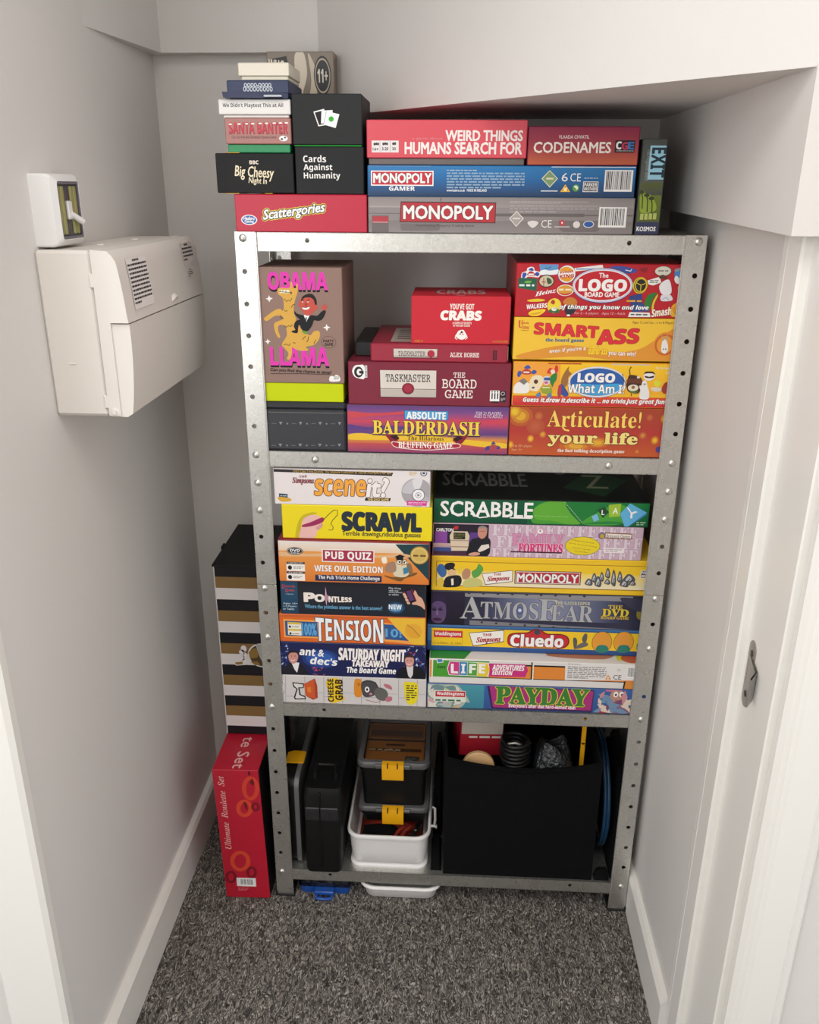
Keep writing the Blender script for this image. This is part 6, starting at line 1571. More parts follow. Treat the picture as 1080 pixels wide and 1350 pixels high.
  ('M',0.0417,0.2563,0.1846,0.3914,'#3a6a4a',1,4),
  ('P',[(0.2931,1.0023),(0.8134,0.9321),(0.8101,0.0451),(0.3199,0.0401)],'#3a2450'),
  ('P',[(0.3048,0.9845),(0.8098,0.8941),(0.8054,0.1007),(0.3265,0.1033)],'#a83478'),
  ('T','PAYDAY',0.3396,0.2786,0.7864,0.9572,'#3f7f38',{'f': 'B','b': 0.06,'o': ('#e8cc42',0.055),'sd': (0.012,-0.05,'#2a1a30')}),
  ('T',"Everyone's after that hard-earned cash",0.4042,0.0813,0.7282,0.2773,'#efdde6',{'b': 0.03}),
  ('S',[(0.8698,0.9862),(0.9014,1.0185),(0.9422,1.0096),(0.939,0.9147),(0.8754,0.9095)],'#c8708c'),
  ('S',[(0.8898,0.513),(0.8943,0.8618),(0.9204,0.9536),(0.9576,0.876),(0.9701,0.6215),(0.9648,0.3607),(0.9304,0.2191),(0.9018,0.2977)],'#b98a78'),
  ('E',0.9062,0.6775,0.9298,0.9184,'#efe9e4'),
  ('E',0.9343,0.6846,0.9576,0.9244,'#efe9e4'),
  ('E',0.9137,0.7292,0.9228,0.8325,'#17161a'),
  ('E',0.9426,0.7363,0.9516,0.8391,'#17161a'),
  ('K',[(0.9165,0.5726),(0.9355,0.517),(0.9533,0.5998)],0.0216,'#5a2c28',0),
  ('S',[(0.8851,0.1604),(0.9104,0.3441),(0.9558,0.3579),(0.9846,0.2367),(0.9969,0.0015),(0.8877,-0.0378)],'#8a6a86'),
  ('S',[(0.8298,0.0976),(0.8545,0.3713),(0.8846,0.2043),(0.8782,-0.0191),(0.8361,-0.0341)],'#b03a48'),
  ('P',[(0.8474,0.1923),(0.8592,0.3727),(0.8794,0.2467),(0.8718,0.1117)],'#c9c6c2'),
  ('S',[(0.9846,0.2367),(1.0018,0.2855),(1.0014,0.0031),(0.988,-0.0017)],'#a83448'),
  ('S',[(0.8816,0.0708),(0.8966,0.34),(0.9121,0.2132),(0.9108,-0.0295),(0.8877,-0.0378)],'#6f8fae'),
  ('C',0.8353,-0.0034,0.9949,0.8653,['#6f8fae','#c98a90','#d9c9b8','#7a4a6a'],22,9,0.05),
 ],
 'red': [
  ('T','Ultimate  Roulette  Set',0.1007,0.3948,0.2381,0.9541,'#dcb4ae',{'rot': 90,'f': 'it','b': 0.006}),
  ('K',[(0.9397,0.8666),(0.9281,0.8463),(0.9077,0.8274),(0.8798,0.8111),(0.8463,0.7985),(0.8096,0.7906),(0.772,0.7879),(0.7363,0.7906),(0.7049,0.7984),(0.68,0.8109),(0.6631,0.8272),(0.6556,0.8461),(0.6578,0.8664),(0.6697,0.8867),(0.6903,0.9055),(0.7182,0.9217),(0.7516,0.934),(0.7882,0.9418),(0.8254,0.9445),(0.8608,0.9418),(0.8921,0.9341),(0.917,0.9217),(0.9339,0.9056),(0.9416,0.8868)],0.0255,'#c9402c',1),
  ('K',[(0.7595,0.7147),(0.75,0.7007),(0.7318,0.6877),(0.7061,0.6764),(0.6746,0.6678),(0.6394,0.6623),(0.6031,0.6604),(0.568,0.6622),(0.5366,0.6675),(0.511,0.6761),(0.493,0.6873),(0.4839,0.7004),(0.4841,0.7144),(0.4937,0.7284),(0.5121,0.7414),(0.5379,0.7526),(0.5694,0.7612),(0.6044,0.7666),(0.6406,0.7684),(0.6755,0.7667),(0.7067,0.7613),(0.7322,0.7528),(0.7502,0.7417),(0.7595,0.7287)],0.0258,'#cc432c',1),
  ('K',[(0.5835,0.2996),(0.5712,0.2816),(0.5473,0.2648),(0.5135,0.2503),(0.4721,0.2391),(0.4258,0.232),(0.3779,0.2294),(0.3316,0.2317),(0.2902,0.2385),(0.2564,0.2495),(0.2327,0.2638),(0.2205,0.2805),(0.2208,0.2985),(0.2334,0.3165),(0.2575,0.3333),(0.2914,0.3477),(0.3328,0.3588),(0.3789,0.3658),(0.4265,0.3683),(0.4724,0.3661),(0.5136,0.3593),(0.5473,0.3484),(0.5711,0.3342),(0.5835,0.3176)],0.0268,'#cc432c',1),
  ('K',[(0.2481,0.1677),(0.2387,0.1546),(0.2208,0.1427),(0.196,0.1333),(0.1669,0.1271),(0.1362,0.1249),(0.107,0.1269),(0.0822,0.1328),(0.0641,0.1422),(0.0547,0.1539),(0.0547,0.167),(0.0642,0.1801),(0.0823,0.192),(0.107,0.2014),(0.1361,0.2075),(0.1667,0.2097),(0.1957,0.2077),(0.2205,0.2018),(0.2385,0.1926),(0.248,0.1808)],0.0188,'#7a1424',1),
  ('K',[(0.7207,0.2111),(0.7124,0.199),(0.6964,0.1881),(0.6741,0.1793),(0.6479,0.1737),(0.6202,0.1717),(0.5938,0.1735),(0.5713,0.179),(0.5549,0.1876),(0.5462,0.1984),(0.546,0.2105),(0.5544,0.2225),(0.5705,0.2334),(0.5928,0.2421),(0.619,0.2477),(0.6466,0.2497),(0.6729,0.2479),(0.6953,0.2425),(0.7117,0.2339),(0.7205,0.2231)],0.0187,'#7a1424',1),
  ('K',[(0.9293,0.7288),(0.9234,0.7205),(0.9118,0.7131),(0.8957,0.7071),(0.8766,0.7033),(0.8564,0.7019),(0.8371,0.7032),(0.8206,0.707),(0.8084,0.7129),(0.8019,0.7204),(0.8015,0.7287),(0.8074,0.7369),(0.819,0.7444),(0.8352,0.7503),(0.8542,0.7541),(0.8744,0.7554),(0.8937,0.7542),(0.9102,0.7504),(0.9223,0.7445),(0.9289,0.7371)],0.0178,'#7a1424',1),
  ('P',[(0.6064,0.768),(0.6768,0.7582),(0.6904,0.6987),(0.6396,0.7166)],'#6a1420'),
  ('P',[(0.7873,0.9153),(0.8592,0.9445),(0.8966,0.9056),(0.8506,0.8861)],'#6a1420'),
  ('R',0.7752,0.9639,0.8258,0.9929,'#5a0f1c'),
  ('P',[(0.273,0.1636),(0.7106,0.1632),(0.705,0.0941),(0.2661,0.0944)],'#ded9d6'),
  ('B',0.3366,0.1016,0.6702,0.1562,12,0),
  ('M',0.2865,0.055,0.5273,0.0845,'#d07078',3,1),
 ],
}

for _ops in ART.values(): prepare(_ops)
TOPSIDE = [('T', 'te Set', .42, .05, .68, .93, '#e0aaa6', {'rot': -90, 'b': .01})]
SCRABTOP = [('T', 'SCRABBLE', .04, .3, .45, .62, '#a3a6a5', {'b': .01}), ('P', [(.62, .3), (.78, .75), (.95, .5), (.8, .12)], '#2f5a3a'),  # lid-top print dulled: shade under the shelf put into the ink
            ('T', 'Z', .73, .3, .84, .62, '#c0c8a0', {}), ('T', 'U', .6, .62, .66, .82, '#98a890', {})]
CRABTOP = [('T', 'CRABS', .25, .25, .75, .7, '#c9aaa8', {'b': .05}), ('M', .45, .06, .55, .14, '#c9aaa8', 1, 3)]
BOOKTOP = [('P', [(.14, .1), (.62, .1), (.62, .82), (.14, .82)], '#b9b1a8'), ('M', .18, .2, .34, .75, '#6a6460', 5, 7), ('E', .4, .3, .52, .6, '#7a2030')]
WHOART = [('S', [(.42, .97), (.55, 1.0), (.6, .85), (.52, .7), (.55, .62), (.46, .55), (.44, .72)], '#d9cdb8'),
          ('S', [(.62, .99), (.66, .8), (.58, .62), (.5, .5), (.6, .52), (.72, .66), (.74, .86)], '#cbbfa8'),
          ('S', [(.52, .45), (.62, .5), (.78, .6), (.7, .66), (.55, .58)], '#5c4a3c'),
          ('S', [(.6, .28), (.7, .34), (.78, .5), (.76, .62), (.66, .5), (.6, .4)], '#1c1917'),
          ('S', [(.52, .38), (.6, .36), (.66, .48), (.6, .52), (.55, .44)], '#d5c9b4'),
          ('P', [(.0, .84), (.08, .95), (.3, .97), (.34, .88), (.28, .76), (.05, .74)], '#1a1817'),
          ('T', 'WHO', .03, .86, .27, .95, '#e2d8c8', {'b': .05, 'tl': -6}), ('T', 'DID IT?', .1, .77, .31, .86, '#e2d8c8', {'b': .05, 'tl': -6}),
          ('E', .7, .7, .96, .97, '#151414'), ('E', .715, .715, .945, .955, '#b3a695'), ('E', .728, .728, .932, .942, '#151414'),
          ('T', '11+', .755, .79, .905, .88, '#d9cfc0', {'b': .06})]
ORGART = [('R', .0, .0, 1, 1, '#c07a3a'), ('R', .03, .63, .97, .97, '#8a5a34'), ('R', .05, .68, .95, .82, '#5b3c2a'), ('R', .0, .55, 1.0, .6, '#4c4038'),
          ('R', .05, .3, .95, .37, '#5a3d28'), ('M', .05, .3, .6, .37, '#d9c0a0', 1, 4), ('R', .33, .44, .66, .48, '#1c1816'),
          ('K', [(.28, .29), (.42, .37), (.5, .29)], .012, '#d9c9b0', 0), ('R', .68, .06, .92, .19, '#3c403c'), ('M', .7, .09, .9, .16, '#9aa09a', 2, 9)]
CROSSART = [('R', 0, .62, 1, 1, '#b9b0a6'), ('M', .2, .48, .95, .6, '#d9cfc6', 1, 12)]
for _ops in (TOPSIDE, SCRABTOP, CRABTOP, BOOKTOP, WHOART): prepare(_ops)
make_glyphs()

# ------------------------------------------------------------------ the setting
XL, XR, YB = -0.208, 0.735, 0.32          # left wall, right wall, back wall
YD = -0.47                                # hall face of the doorway wall
m = MB(); m.face([(-2.2, -3.6, 0), (2.2, -3.6, 0), (2.2, .5, 0), (-2.2, .5, 0)]); struct('floor', m, CARPET)
m = MB(); m.box(XL - .1, XL, -.469, YB + .1, 0, 2.4, None, .0005); struct('wall_left', m, WALL)
m = MB(); m.box(XL, XR, YB, YB + .1, 0, 2.4, None, .0005); struct('wall_back', m, WALL)
m = MB(); m.box(XR, XR + .1, -.285, YB + .1, 0, 2.4, None, .0005); struct('wall_right', m, WALL)
m = MB(); m.box(XL - .1, XR + .1, YD, YB + .1, 2.4, 2.5); struct('ceiling', m, WALL)
# upper boxing on the left and back walls, wedge shaped in plan
m = MB(); m.prism([(XL, .02), (-.182, .288), (.13, .288), (.13, YB), (XL, YB)], 'z', 1.606, 2.4); struct('wall_back_upper', m, WALL)
# slanting underside of the stair winders: a diagonal wall ending in a soffit
m = MB(); m.prism([(.085, YB), (.085, .30), (.70, -.388), (XR + .05, -.428), (XR + .05, YB)], 'z', 1.503, 2.4)
struct('wall_diagonal', m, WALL)
# boxing along the top of the right wall
m = MB(); m.idx([(.70, -.39, 1.341), (.70, YB, 1.357), (.70, YB, 1.512), (.70, -.39, 1.506), (XR + .02, -.39, 1.341), (XR + .02, YB, 1.357), (XR + .02, YB, 1.512), (XR + .02, -.39, 1.506)],
    [[0, 1, 2, 3], [4, 7, 6, 5], [0, 4, 5, 1], [3, 2, 6, 7], [0, 3, 7, 4], [1, 5, 6, 2]]); struct('wall_right_upper', m, WALL)
# skirting
def skirting(name, x0, x1, y0, y1, side):
    m = MB()
    h = .092
    if side == 'l': prof = [(x0, 0), (x1, 0), (x1, h - .008), (x1 - .005, h), (x0, h)]
    else: prof = [(x1, 0), (x1, h), (x0 + .005, h), (x0, h - .008), (x0, 0)]
    V = [(p[0], y0, p[1]) for p in prof] + [(p[0], y1, p[1]) for p in prof]
    n = len(prof)
    m.idx(V, [[i, (i + 1) % n, n + (i + 1) % n, n + i] for i in range(n)] + [list(range(n)), list(range(n, 2 * n))[::-1]])
    struct(name, m, WOOD)
skirting('baseboard_left', XL, XL + .016, -.469, YB, 'l')
skirting('baseboard_right', XR - .0135, XR, -.285, YB, 'r')
m = MB(); m.box(XL + .016, XR - .0135, YB - .016, YB, 0, .092, None, .003); struct('baseboard_back', m, WOOD)
# doorway: linings, stop, architraves, hall wall
m = MB()
m.box(XR, XR + .1, -.469, -.285, 0, 2.4, None, .002)
m.box(XR - .004, XR + .02, -.302, -.285, 0, 2.0, None, .002)
struct('trim_1', m, WOOD)
m = MB(); m.box(XR - .012, XR + .01, -.365, -.322, 0, 2.0, None, .003); struct('trim_2', m, WOOD)
m = MB(); m.box(XR + .008, XR + .083, -.49, -.468, 0, 2.06, None, .006); m.box(XR + .022, XR + .07, -.495, -.48, 0, 2.06, None, .005); struct('trim_3', m, WOOD)
m = MB(); m.box(XL - .08, XL + .008, -.495, -.47, 0, 2.06, None, .006); struct('trim_4', m, WOOD)
m = MB(); m.box(XR + .07, 1.5, -.472, -.37, 0, 2.5); struct('wall_front_right', m, WALL)
m = MB(); m.box(-1.3, XL - .06, -.472, -.37, 0, 2.5); struct('wall_front_left', m, WALL)
m = MB(); m.box(XL - .1, XR + .1, -.47, -.40, 2.02, 2.5); struct('wall_front_top', m, WALL)
m = MB(); m.box(-1.3, 1.5, -2.42, -2.30, 0, 2.5); struct('wall_hall', m, WALL)
m = MB(); m.box(-1.3, 1.5, -2.42, -.37, 2.5, 2.6); struct('ceiling_hall', m, WALL)

# ------------------------------------------------------------------ steel rack
W, H, D = 0.72, 1.3225, 0.28
RK = thing('storage_rack', (0, 0, 0), 'tall galvanised bolt-together steel rack with four shelves on grey carpet', 'rack')

def holed_strip(mb, o, U, V, N, w, v0, v1, hu, holes, r=.004, t=.0015):
    """flat strip w wide from v0 to v1 along V with round holes at (hu, v) for v in holes"""
    o, U, V, N = Vector(o), Vector(U), Vector(V), Vector(N)
    P = lambda u, v, d: o + U * u + V * v - N * (d * t)
    cuts = [v0]
    hs = sorted(h for h in holes if v0 + r * 1.3 < h < v1 - r * 1.3)
    for a, b in zip(hs, hs[1:]): cuts.append((a + b) / 2)
    cuts.append(v1)
    if not hs: cuts = [v0, v1]
    for i in range(len(cuts) - 1):
        a, b = cuts[i], cuts[i + 1]
        if not hs:
            for d in (0, 1): mb.face([P(0, a, d), P(w, a, d), P(w, b, d), P(0, b, d)])
            continue
        h = hs[i]
        ang = sorted(set([round(k * math.pi / 6, 5) for k in range(12)] + [round(math.atan2(y - h, x - hu) % (2 * math.pi), 5) for x in (0, w) for y in (a, b)]))
        out, inn = [], []
        for q in ang:
            c, s_ = math.cos(q), math.sin(q)
            ts = []
            if c > 1e-9: ts.append((w - hu) / c)
            if c < -1e-9: ts.append(-hu / c)
            if s_ > 1e-9: ts.append((b - h) / s_)
            if s_ < -1e-9: ts.append((a - h) / s_)
            k = min(ts); out.append((hu + c * k, h + s_ * k)); inn.append((hu + c * r, h + s_ * r))
        n = len(ang)
        for j in range(n):
            l = (j + 1) % n
            for d in (0, 1): mb.face([P(*inn[j], d), P(*out[j], d), P(*out[l], d), P(*inn[l], d)])
            mb.face([P(*inn[j], 0), P(*inn[l], 0), P(*inn[l], 1), P(*inn[j], 1)])
    for (p, q) in (((0, v0), (w, v0)), ((w, v0), (w, v1)), ((w, v1), (0, v1)), ((0, v1), (0, v0))):
        mb.face([P(*p, 0), P(*q, 0), P(*q, 1), P(*p, 1)])

PITCH_ = .05
HOLES = [.0635 + PITCH_ * k for k in range(26)]
for sx in (0, 1):
    for sy in (0, 1):
        for seg, (za, zb) in enumerate(((0.006, .7205), (.7215, H))):
            mb = MB()
            x = 0 if sx == 0 else W; y = 0 if sy == 0 else D
            ux = 1 if sx == 0 else -1; uy = 1 if sy == 0 else -1
            holed_strip(mb, (x, y, 0), (ux, 0, 0), (0, 0, 1), (0, -uy, 0), .033, za, zb, .0125, HOLES)
            holed_strip(mb, (x, y + uy * .0015, 0), (0, uy, 0), (0, 0, 1), (-ux, 0, 0), .033, za, zb, .018, HOLES)
            # rolled inner edge
            xa, xb = sorted((x + ux * .0318, x + ux * .0348)); ya, yb = sorted((y - uy * .0012, y + uy * .0016))
            mb.box(xa, xb, ya, yb, za, zb, None, .001)
            mb.build('post', GALV, RK, (x, y, za))
        mb = MB()
        xa, xb = sorted((x - ux * .0025, x + ux * .037)); ya, yb = sorted((y - uy * .0025, y + uy * .037))
        mb.box(xa, xb, ya, yb, 0, .0058, None, .002)
        mb.box(xa, xa + .004 if sx == 0 else xb, ya, yb, .0, .012, None, .001) if sx == 0 else mb.box(xb - .004, xb, ya, yb, 0, .012, None, .001)
        mb.build('foot_cap', RUBBER, RK, (x, y, 0))
SHELF = [.0712, .4712, .9705, 1.3220]
for i, z in enumerate(SHELF):
    mb = MB()
    hx = [.1125, .6045]
    holed_strip(mb, (.002, .0016, z - .028), (0, 0, 1), (1, 0, 0), (0, -1, 0), .028, 0, W - .004, .0165, [hx[0] - .002, hx[1] - .002], .0035, .001)
    mb.box(.002, W - .002, D - .0026, D - .0016, z - .028, z, None, .0003)
    mb.box(.0016, .0026, .0016, D - .0016, z - .028, z, None, .0003)
    mb.box(W - .0026, W - .0016, .0016, D - .0016, z - .028, z, None, .0003)
    mb.box(.002, W - .002, .0016, D - .0016, z - .0012, z, None, .0004)
    mb.box(.012, W - .012, .0016, .012, z - .028, z - .027, None, .0003)
    mb.build('shelf', GALV, RK, (0, 0, z))
def bolt(x, z):
    mb = MB()
    mb.lathe((x, 0, z), (0, -1, 0), [(.0062, .0), (.0062, .0006), (.0055, .0018), (.0036, .0029), (.0012, .0034), (0, .0034)], 14)
    mb.build('bolt', GALV, RK, (x, 0, z), 40)
for k in (0, 7, 8, 9, 12, 14, 17, 25):
    z = HOLES[25 - k]
    bolt(.0125, z); bolt(W - .0125, z)
bolt(.1125, SHELF[2] - .0135); bolt(.6045, SHELF[2] - .0135)

# ------------------------------------------------------------------ game boxes
def box_mesh(x0, x1, y0, y1, z0, z1, col, art=None, xv=None, bev=.0012, top=None, topdepth=None):
    mb = MB(col)
    mb.box(x0, x1, y0, y1, z0, z1, None, bev)
    if art:
        printed(mb, art, (x0, y0, z0), (1, 0, 0), (0, 0, 1), (0, -1, 0), (xv or x1) - x0, z1 - z0, x1 - x0, bev)
    if top:
        printed(mb, top, (x0, y0, z1), (1, 0, 0), (0, 1, 0), (0, 0, 1), x1 - x0, y1 - y0, None, bev)
    return mb

def whole(name, label, cat, group, x0, x1, yf, dp, z0, z1, col, key=None, xv=None, mt=None, top=None, bev=.0012):
    mb = box_mesh(x0, x1, yf, yf + dp, z0, z1, col, ART.get(key), xv, bev, top)
    return tag(mb.build(name, mt or CARD, None, ((x0 + x1) / 2, yf + dp / 2, z0)), label, cat, group)

def lidded(name, label, cat, group, x0, x1, yf, dp, z0, z1, col, key, zl, bcol, ins=.002, xv=None, mt=None, top=None, bx0=None, blabel=None):
    """a box whose lid stops at zl and lets its base show below"""
    t = thing(name, ((x0 + x1) / 2, yf + dp / 2, z0), label, cat, group)
    lid = box_mesh(x0, x1, yf, yf + dp, zl, z1, col, ART.get(key), xv, .0012, top).build('lid', mt or CARD, t)
    b = MB(bcol); b.box(x0 + (bx0 if bx0 is not None else ins), x1 - ins, yf + ins, yf + dp - ins, z0, zl - .0002, None, .001)
    o = b.build('base', mt or CARD, t)
    if blabel: o['label'] = blabel
    return t

GT, G2, GL, GR, GM = 'small games piled on top of the rack', 'large games on top of the rack', 'games in the left stack of the third shelf', 'games in the right stack of the third shelf', 'games on the second shelf'
# top of the rack
whole('game_box', 'red game box with yellow outlined slanting title, directly on the rack top', 'game box', GT, .0025, .2055, .003, .27, 1.3225, 1.3770, '#bf2740', 'scatter')
t = thing('game_box', (.0365, .068, 1.3775), 'black game box with cream handwritten title, on the left end of the red box', 'game box', GT)
box_mesh(-.0225, .0955, .003, .133, 1.3785, 1.4345, '#1a1a1b', ART['cheesy']).build('sleeve', MATTE, t)
for (a, b, z) in ((-.006, .015, 1.4350), (-.010, .011, 1.3780), (.050, .062, 1.3780)):
    mb = MB('#c79a3c'); mb.box(a, b, .0025, .06, z - .0005, z + .0006, None, .0002); mb.build('inner_tray', MATTE, t)
lidded('game_box', 'dusty pink game box with red snow-capped lettering and a green base', 'game box', GT, -.005, .094, .003, .12, 1.4352, 1.4825, '#a9756d', 'santa', 1.4470, '#1e8a54', .0025, blabel='green base under the pink lid')
lidded('game_box', 'flat white box with one line of black lettering, above the pink box', 'game box', GT, -.0125, .0945, .003, .11, 1.4828, 1.5075, '#e6e3df', 'playtest', 1.4870, '#dedad6', .003, bx0=.006)
t = thing('game_box', (.048, .06, 1.5078), 'navy blue card box with grey block lettering and its flap open at the bottom', 'game box', GT)
box_mesh(.002, .0935, .003, .115, 1.5150, 1.5325, '#1d2b52', ART['navy'][:2]).build('case', CARD, t)
mb = MB('#17244a'); mb.idx([(-.004, -.004, 1.517), (.0925, -.001, 1.515), (.0925, -.001, 1.5085), (-.002, -.006, 1.509), (.0, .006, 1.517), (.0925, .008, 1.516), (.0925, .008, 1.5085), (.0, .006, 1.5085)],
    [[0, 1, 2, 3], [4, 7, 6, 5], [0, 4, 5, 1], [3, 2, 6, 7], [0, 3, 7, 4], [1, 5, 6, 2]]); mb.build('flap', CARD, t)
mb = MB('#1d2b52'); mb.box(.004, .0925, .009, .113, 1.5079, 1.5148, None, .0005); mb.build('tray', CARD, t)
mb = MB('#b8bcc4'); mb.box(.058, .084, -.0075, .02, 1.5098, 1.5125, None, .0004); o = mb.build('card', CARD, t); o['label'] = 'pale card sticking out of the flap'
lidded('card_box', 'small plain cream white box, topmost of the left pile', 'box', GT, .020, .0945, .003, .095, 1.5328, 1.5555, '#e2dbca', None, 1.5380, '#d8d1bf', .002, bx0=.004)
whole('game_box', 'matt black cube box with three lines of white lettering', 'game box', GT, .0985, .2015, .003, .125, 1.3775, 1.4438, '#202123', 'cah2', None, MATTE)
lidded('game_box', 'matt black cube box with a fan of white cards printed on it', 'game box', GT, .0965, .2000, .003, .125, 1.4442, 1.5150, '#262728', 'cah1', 1.4462, '#2d9a3a', .001, mt=MATTE)
mb = box_mesh(.021, .133, .205, .245, 1.3775, 1.5965, '#85786a', WHOART)
tag(mb.build('game_box', CARD, None, (.077, .22, 1.3775)), 'brown game box with a round black age badge, standing upright behind the black cubes', 'game box', GT)
whole('game_box', 'grey metal-look game box with red title plate, on the rack top', 'game box', G2, .2075, .6080, .003, .27, 1.3225, 1.3745, '#8d8584', 'mono')
whole('game_box', 'blue game box with red title plate and barcode', 'game box', G2, .2070, .6055, .003, .27, 1.3750, 1.4188, '#1d5c94', 'gamer')
lidded('game_box', 'salmon pink game box with two lines of white capitals and a grey base', 'game box', G2, .2065, .4428, .003, .235, 1.4192, 1.4805, '#d8505c', 'weird', 1.4285, '#6b6361', .0025, blabel='grey base under the pink lid')
whole('game_box', 'dark red to orange game box with white title, right of the salmon pink box', 'game box', G2, .4442, .6062, .003, .225, 1.4192, 1.4722, '#7a2242', 'code')
whole('game_box', 'slim dark green box standing on end right of the top stack', 'game box', G2, .6115, .6470, .003, .13, 1.3225, 1.4560, '#4c4f4b', 'exit')

# second shelf
lidded('game_box', 'tall brown party game box with a pink title and a llama rider, yellow-green base', 'game box', GM, .0295, .1650, .003, .155, 1.0555, 1.2700, '#93776d', 'obama', 1.0870, '#c6d400', .002, mt=MATTE, blabel='bright yellow-green base')
t = thing('storage_tin', (.098, .08, .9710), 'charcoal patterned tin under the tall brown llama box', 'tin')
box_mesh(.0295, .1662, .003, .16, .9710, 1.0420, '#38393e', ART['tin'], None, .004).build('body', CARD, t)
mb = MB('#2f3035'); mb.box(.0285, .1672, .0032, .161, 1.0422, 1.0550, None, .004); mb.build('lid', CARD, t)
whole('game_box', 'sunset purple and orange game box with yellow serif title on a red ribbon', 'game box', GM, .1680, .4358, .003, .27, .9712, 1.0525, '#6a4468', 'balder')
whole('game_box', 'wine red game box with an envelope and wax seal, under the red book', 'game box', GM, .1715, .4358, .003, .265, 1.0532, 1.1240, '#7d2338', 'task')
t = thing('book', (.318, .10, 1.1245), 'red hardback book lying flat with a small envelope on its spine', 'book')
box_mesh(.2085, .4290, .003, .203, 1.1245, 1.1535, '#9c2a3e', ART['book'], None, .002, BOOKTOP).build('cover', CARD, t)
mb = MB('#d9d0c0'); mb.box(.212, .4300, .010, .2005, 1.1275, 1.1505, None, .0005); mb.build('pages', MATTE, t)
whole('card_case', 'small black box left of the red book, on the wine red game', 'box', GM, .1780, .2065, .05, .16, 1.1245, 1.1480, '#1c1b1d')
whole('game_box', 'bright red small game box with white crab emblem, on the red book', 'game box', GM, .2740, .4305, .003, .125, 1.1542, 1.2290, '#c92a38', 'crabs', None, MATTE, CRABTOP)
whole('game_box', 'red game box crowded with small logos around a red oval', 'game box', GM, .4365, .7000, .0045, .265, 1.1985, 1.2795, '#b8202c', 'logo', .6905)
whole('game_box', 'golden yellow game box with red wonky title and a donkey head', 'game box', GM, .4370, .7000, .0045, .265, 1.1308, 1.1978, '#eec13a', 'smart', .6915)
whole('game_box', 'yellow and red game box with a blue oval title', 'game box', GM, .4390, .7000, .0045, .265, 1.0550, 1.1275, '#e9a92c', 'what', .6905)
whole('game_box', 'glowing orange game box with thin gold serif title, lowest of the right stack', 'game box', GM, .4370, .7000, .0045, .265, .9712, 1.0540, '#b04a2c', 'artic', .6905)

# third shelf, left stack
whole('game_box', 'white game box with a cartoon grey mouse and yellow lettering', 'game box', GL, .0300, .3060, .004, .265, .4718, .5320, '#cfc9c7', 'mouse')
whole('game_box', 'dark blue game box with two smiling men in dark suits', 'game box', GL, .0320, .3045, .004, .265, .5325, .6030, '#1d2350', 'ant')
whole('game_box', 'orange game box with silver block title and yellow corner', 'game box', GL, .0345, .3035, .004, .265, .6035, .6605, '#d9682c', 'tension')
whole('game_box', 'dark slate game box with a starburst title and a hand holding a phone', 'game box', GL, .0400, .3030, .004, .265, .6610, .7295, '#24303c', 'pointless')
whole('game_box', 'orange quiz box with a wise owl and a maroon lid', 'game box', GL, .0415, .3090, -.004, .265, .7300, .8100, '#8c2238', 'pub')
whole('game_box', 'plain yellow game box with black brush title and a drawing hand', 'game box', GL, .0500, .3120, .004, .260, .8105, .8735, '#ecd720', 'scrawl')
whole('game_box', 'white game box with orange title and a silver disc, topmost of the left stack', 'game box', GL, .0390, .3080, .004, .265, .8740, .9390, '#e6dedd', 'scene')
# third shelf, right stack
whole('game_box', 'blue game box with green serif title on a magenta panel', 'game box', GR, .3075, .7120, .004, .265, .4718, .5245, '#35548c', 'pay', .6878)
LIFETOP = [('P', [(0, 0), (.16, 0), (.2, .13), (0, .13)], '#2f8a3a'), ('S', [(.55, .08), (.8, .06), (.84, .16), (.6, .16)], '#b87a5c'), ('R', .86, .05, 1, .16, '#d8cf2c'), ('E', .88, .02, .98, .14, '#c8603a')]
whole('game_box', 'white game box with a multicoloured four-letter title and orange panels', 'game box', GR, .3110, .7120, .004, .268, .5255, .5775, '#ddd8d4', 'life', .6885, None, LIFETOP)
whole('game_box', 'yellow game box with blue edges and a red oval title plate', 'game box', GR, .3050, .7120, .033, .240, .5782, .6320, '#2f5488', 'cluedo', .6970)
whole('game_box', 'riveted steel grey game box with a shadowed face and metallic serif title', 'game box', GR, .3115, .7120, .033, .240, .6326, .7020, '#34343f', 'atmos', .6980)
whole('game_box', 'bright yellow framed game box with a red title plate and silver playing pieces', 'game box', GR, .3115, .7120, .033, .240, .7026, .7710, '#eec22c', 'smono', .6965)
whole('game_box', 'pale pink maze patterned quiz box with a photograph of a seated host', 'game box', GR, .3130, .6820, .033, .240, .7716, .8345, '#c9acbb', 'family')
whole('game_box', 'dark green game box with white title and a blue letter tile', 'game box', GR, .3130, .6880, .033, .235, .8350, .8810, '#101512', 'scrab', None, None, SCRABTOP)  # near-black body colour holds the shade lying on the lid top

# beside the rack
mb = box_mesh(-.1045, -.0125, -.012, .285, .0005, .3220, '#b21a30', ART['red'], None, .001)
printed(mb, TOPSIDE, (-.1045, -.012, .3220), (1, 0, 0), (0, 1, 0), (0, 0, 1), .092, .115)
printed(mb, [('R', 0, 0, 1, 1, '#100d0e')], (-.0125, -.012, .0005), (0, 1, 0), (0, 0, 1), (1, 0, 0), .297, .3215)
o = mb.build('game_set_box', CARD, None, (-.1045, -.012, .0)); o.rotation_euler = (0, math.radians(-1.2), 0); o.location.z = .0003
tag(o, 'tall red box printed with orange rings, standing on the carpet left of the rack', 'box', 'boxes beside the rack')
t = thing('gift_box', (-.06, .19, .3246), 'black, gold and white striped box on top of the tall red box', 'box', 'boxes beside the rack')
mb = MB('#17151a')
zb, zt = .3246, .7080
mb.box(-.1105, -.0100, .104, .312, zb, zt, None, .001)
per = .0655; bands = []
z = zt - .0240
def band(z1, hgt, c): mb.face([(-.1100, .10385, z1 - hgt), (-.0105, .10385, z1 - hgt), (-.0105, .10385, z1), (-.1100, .10385, z1)], c)
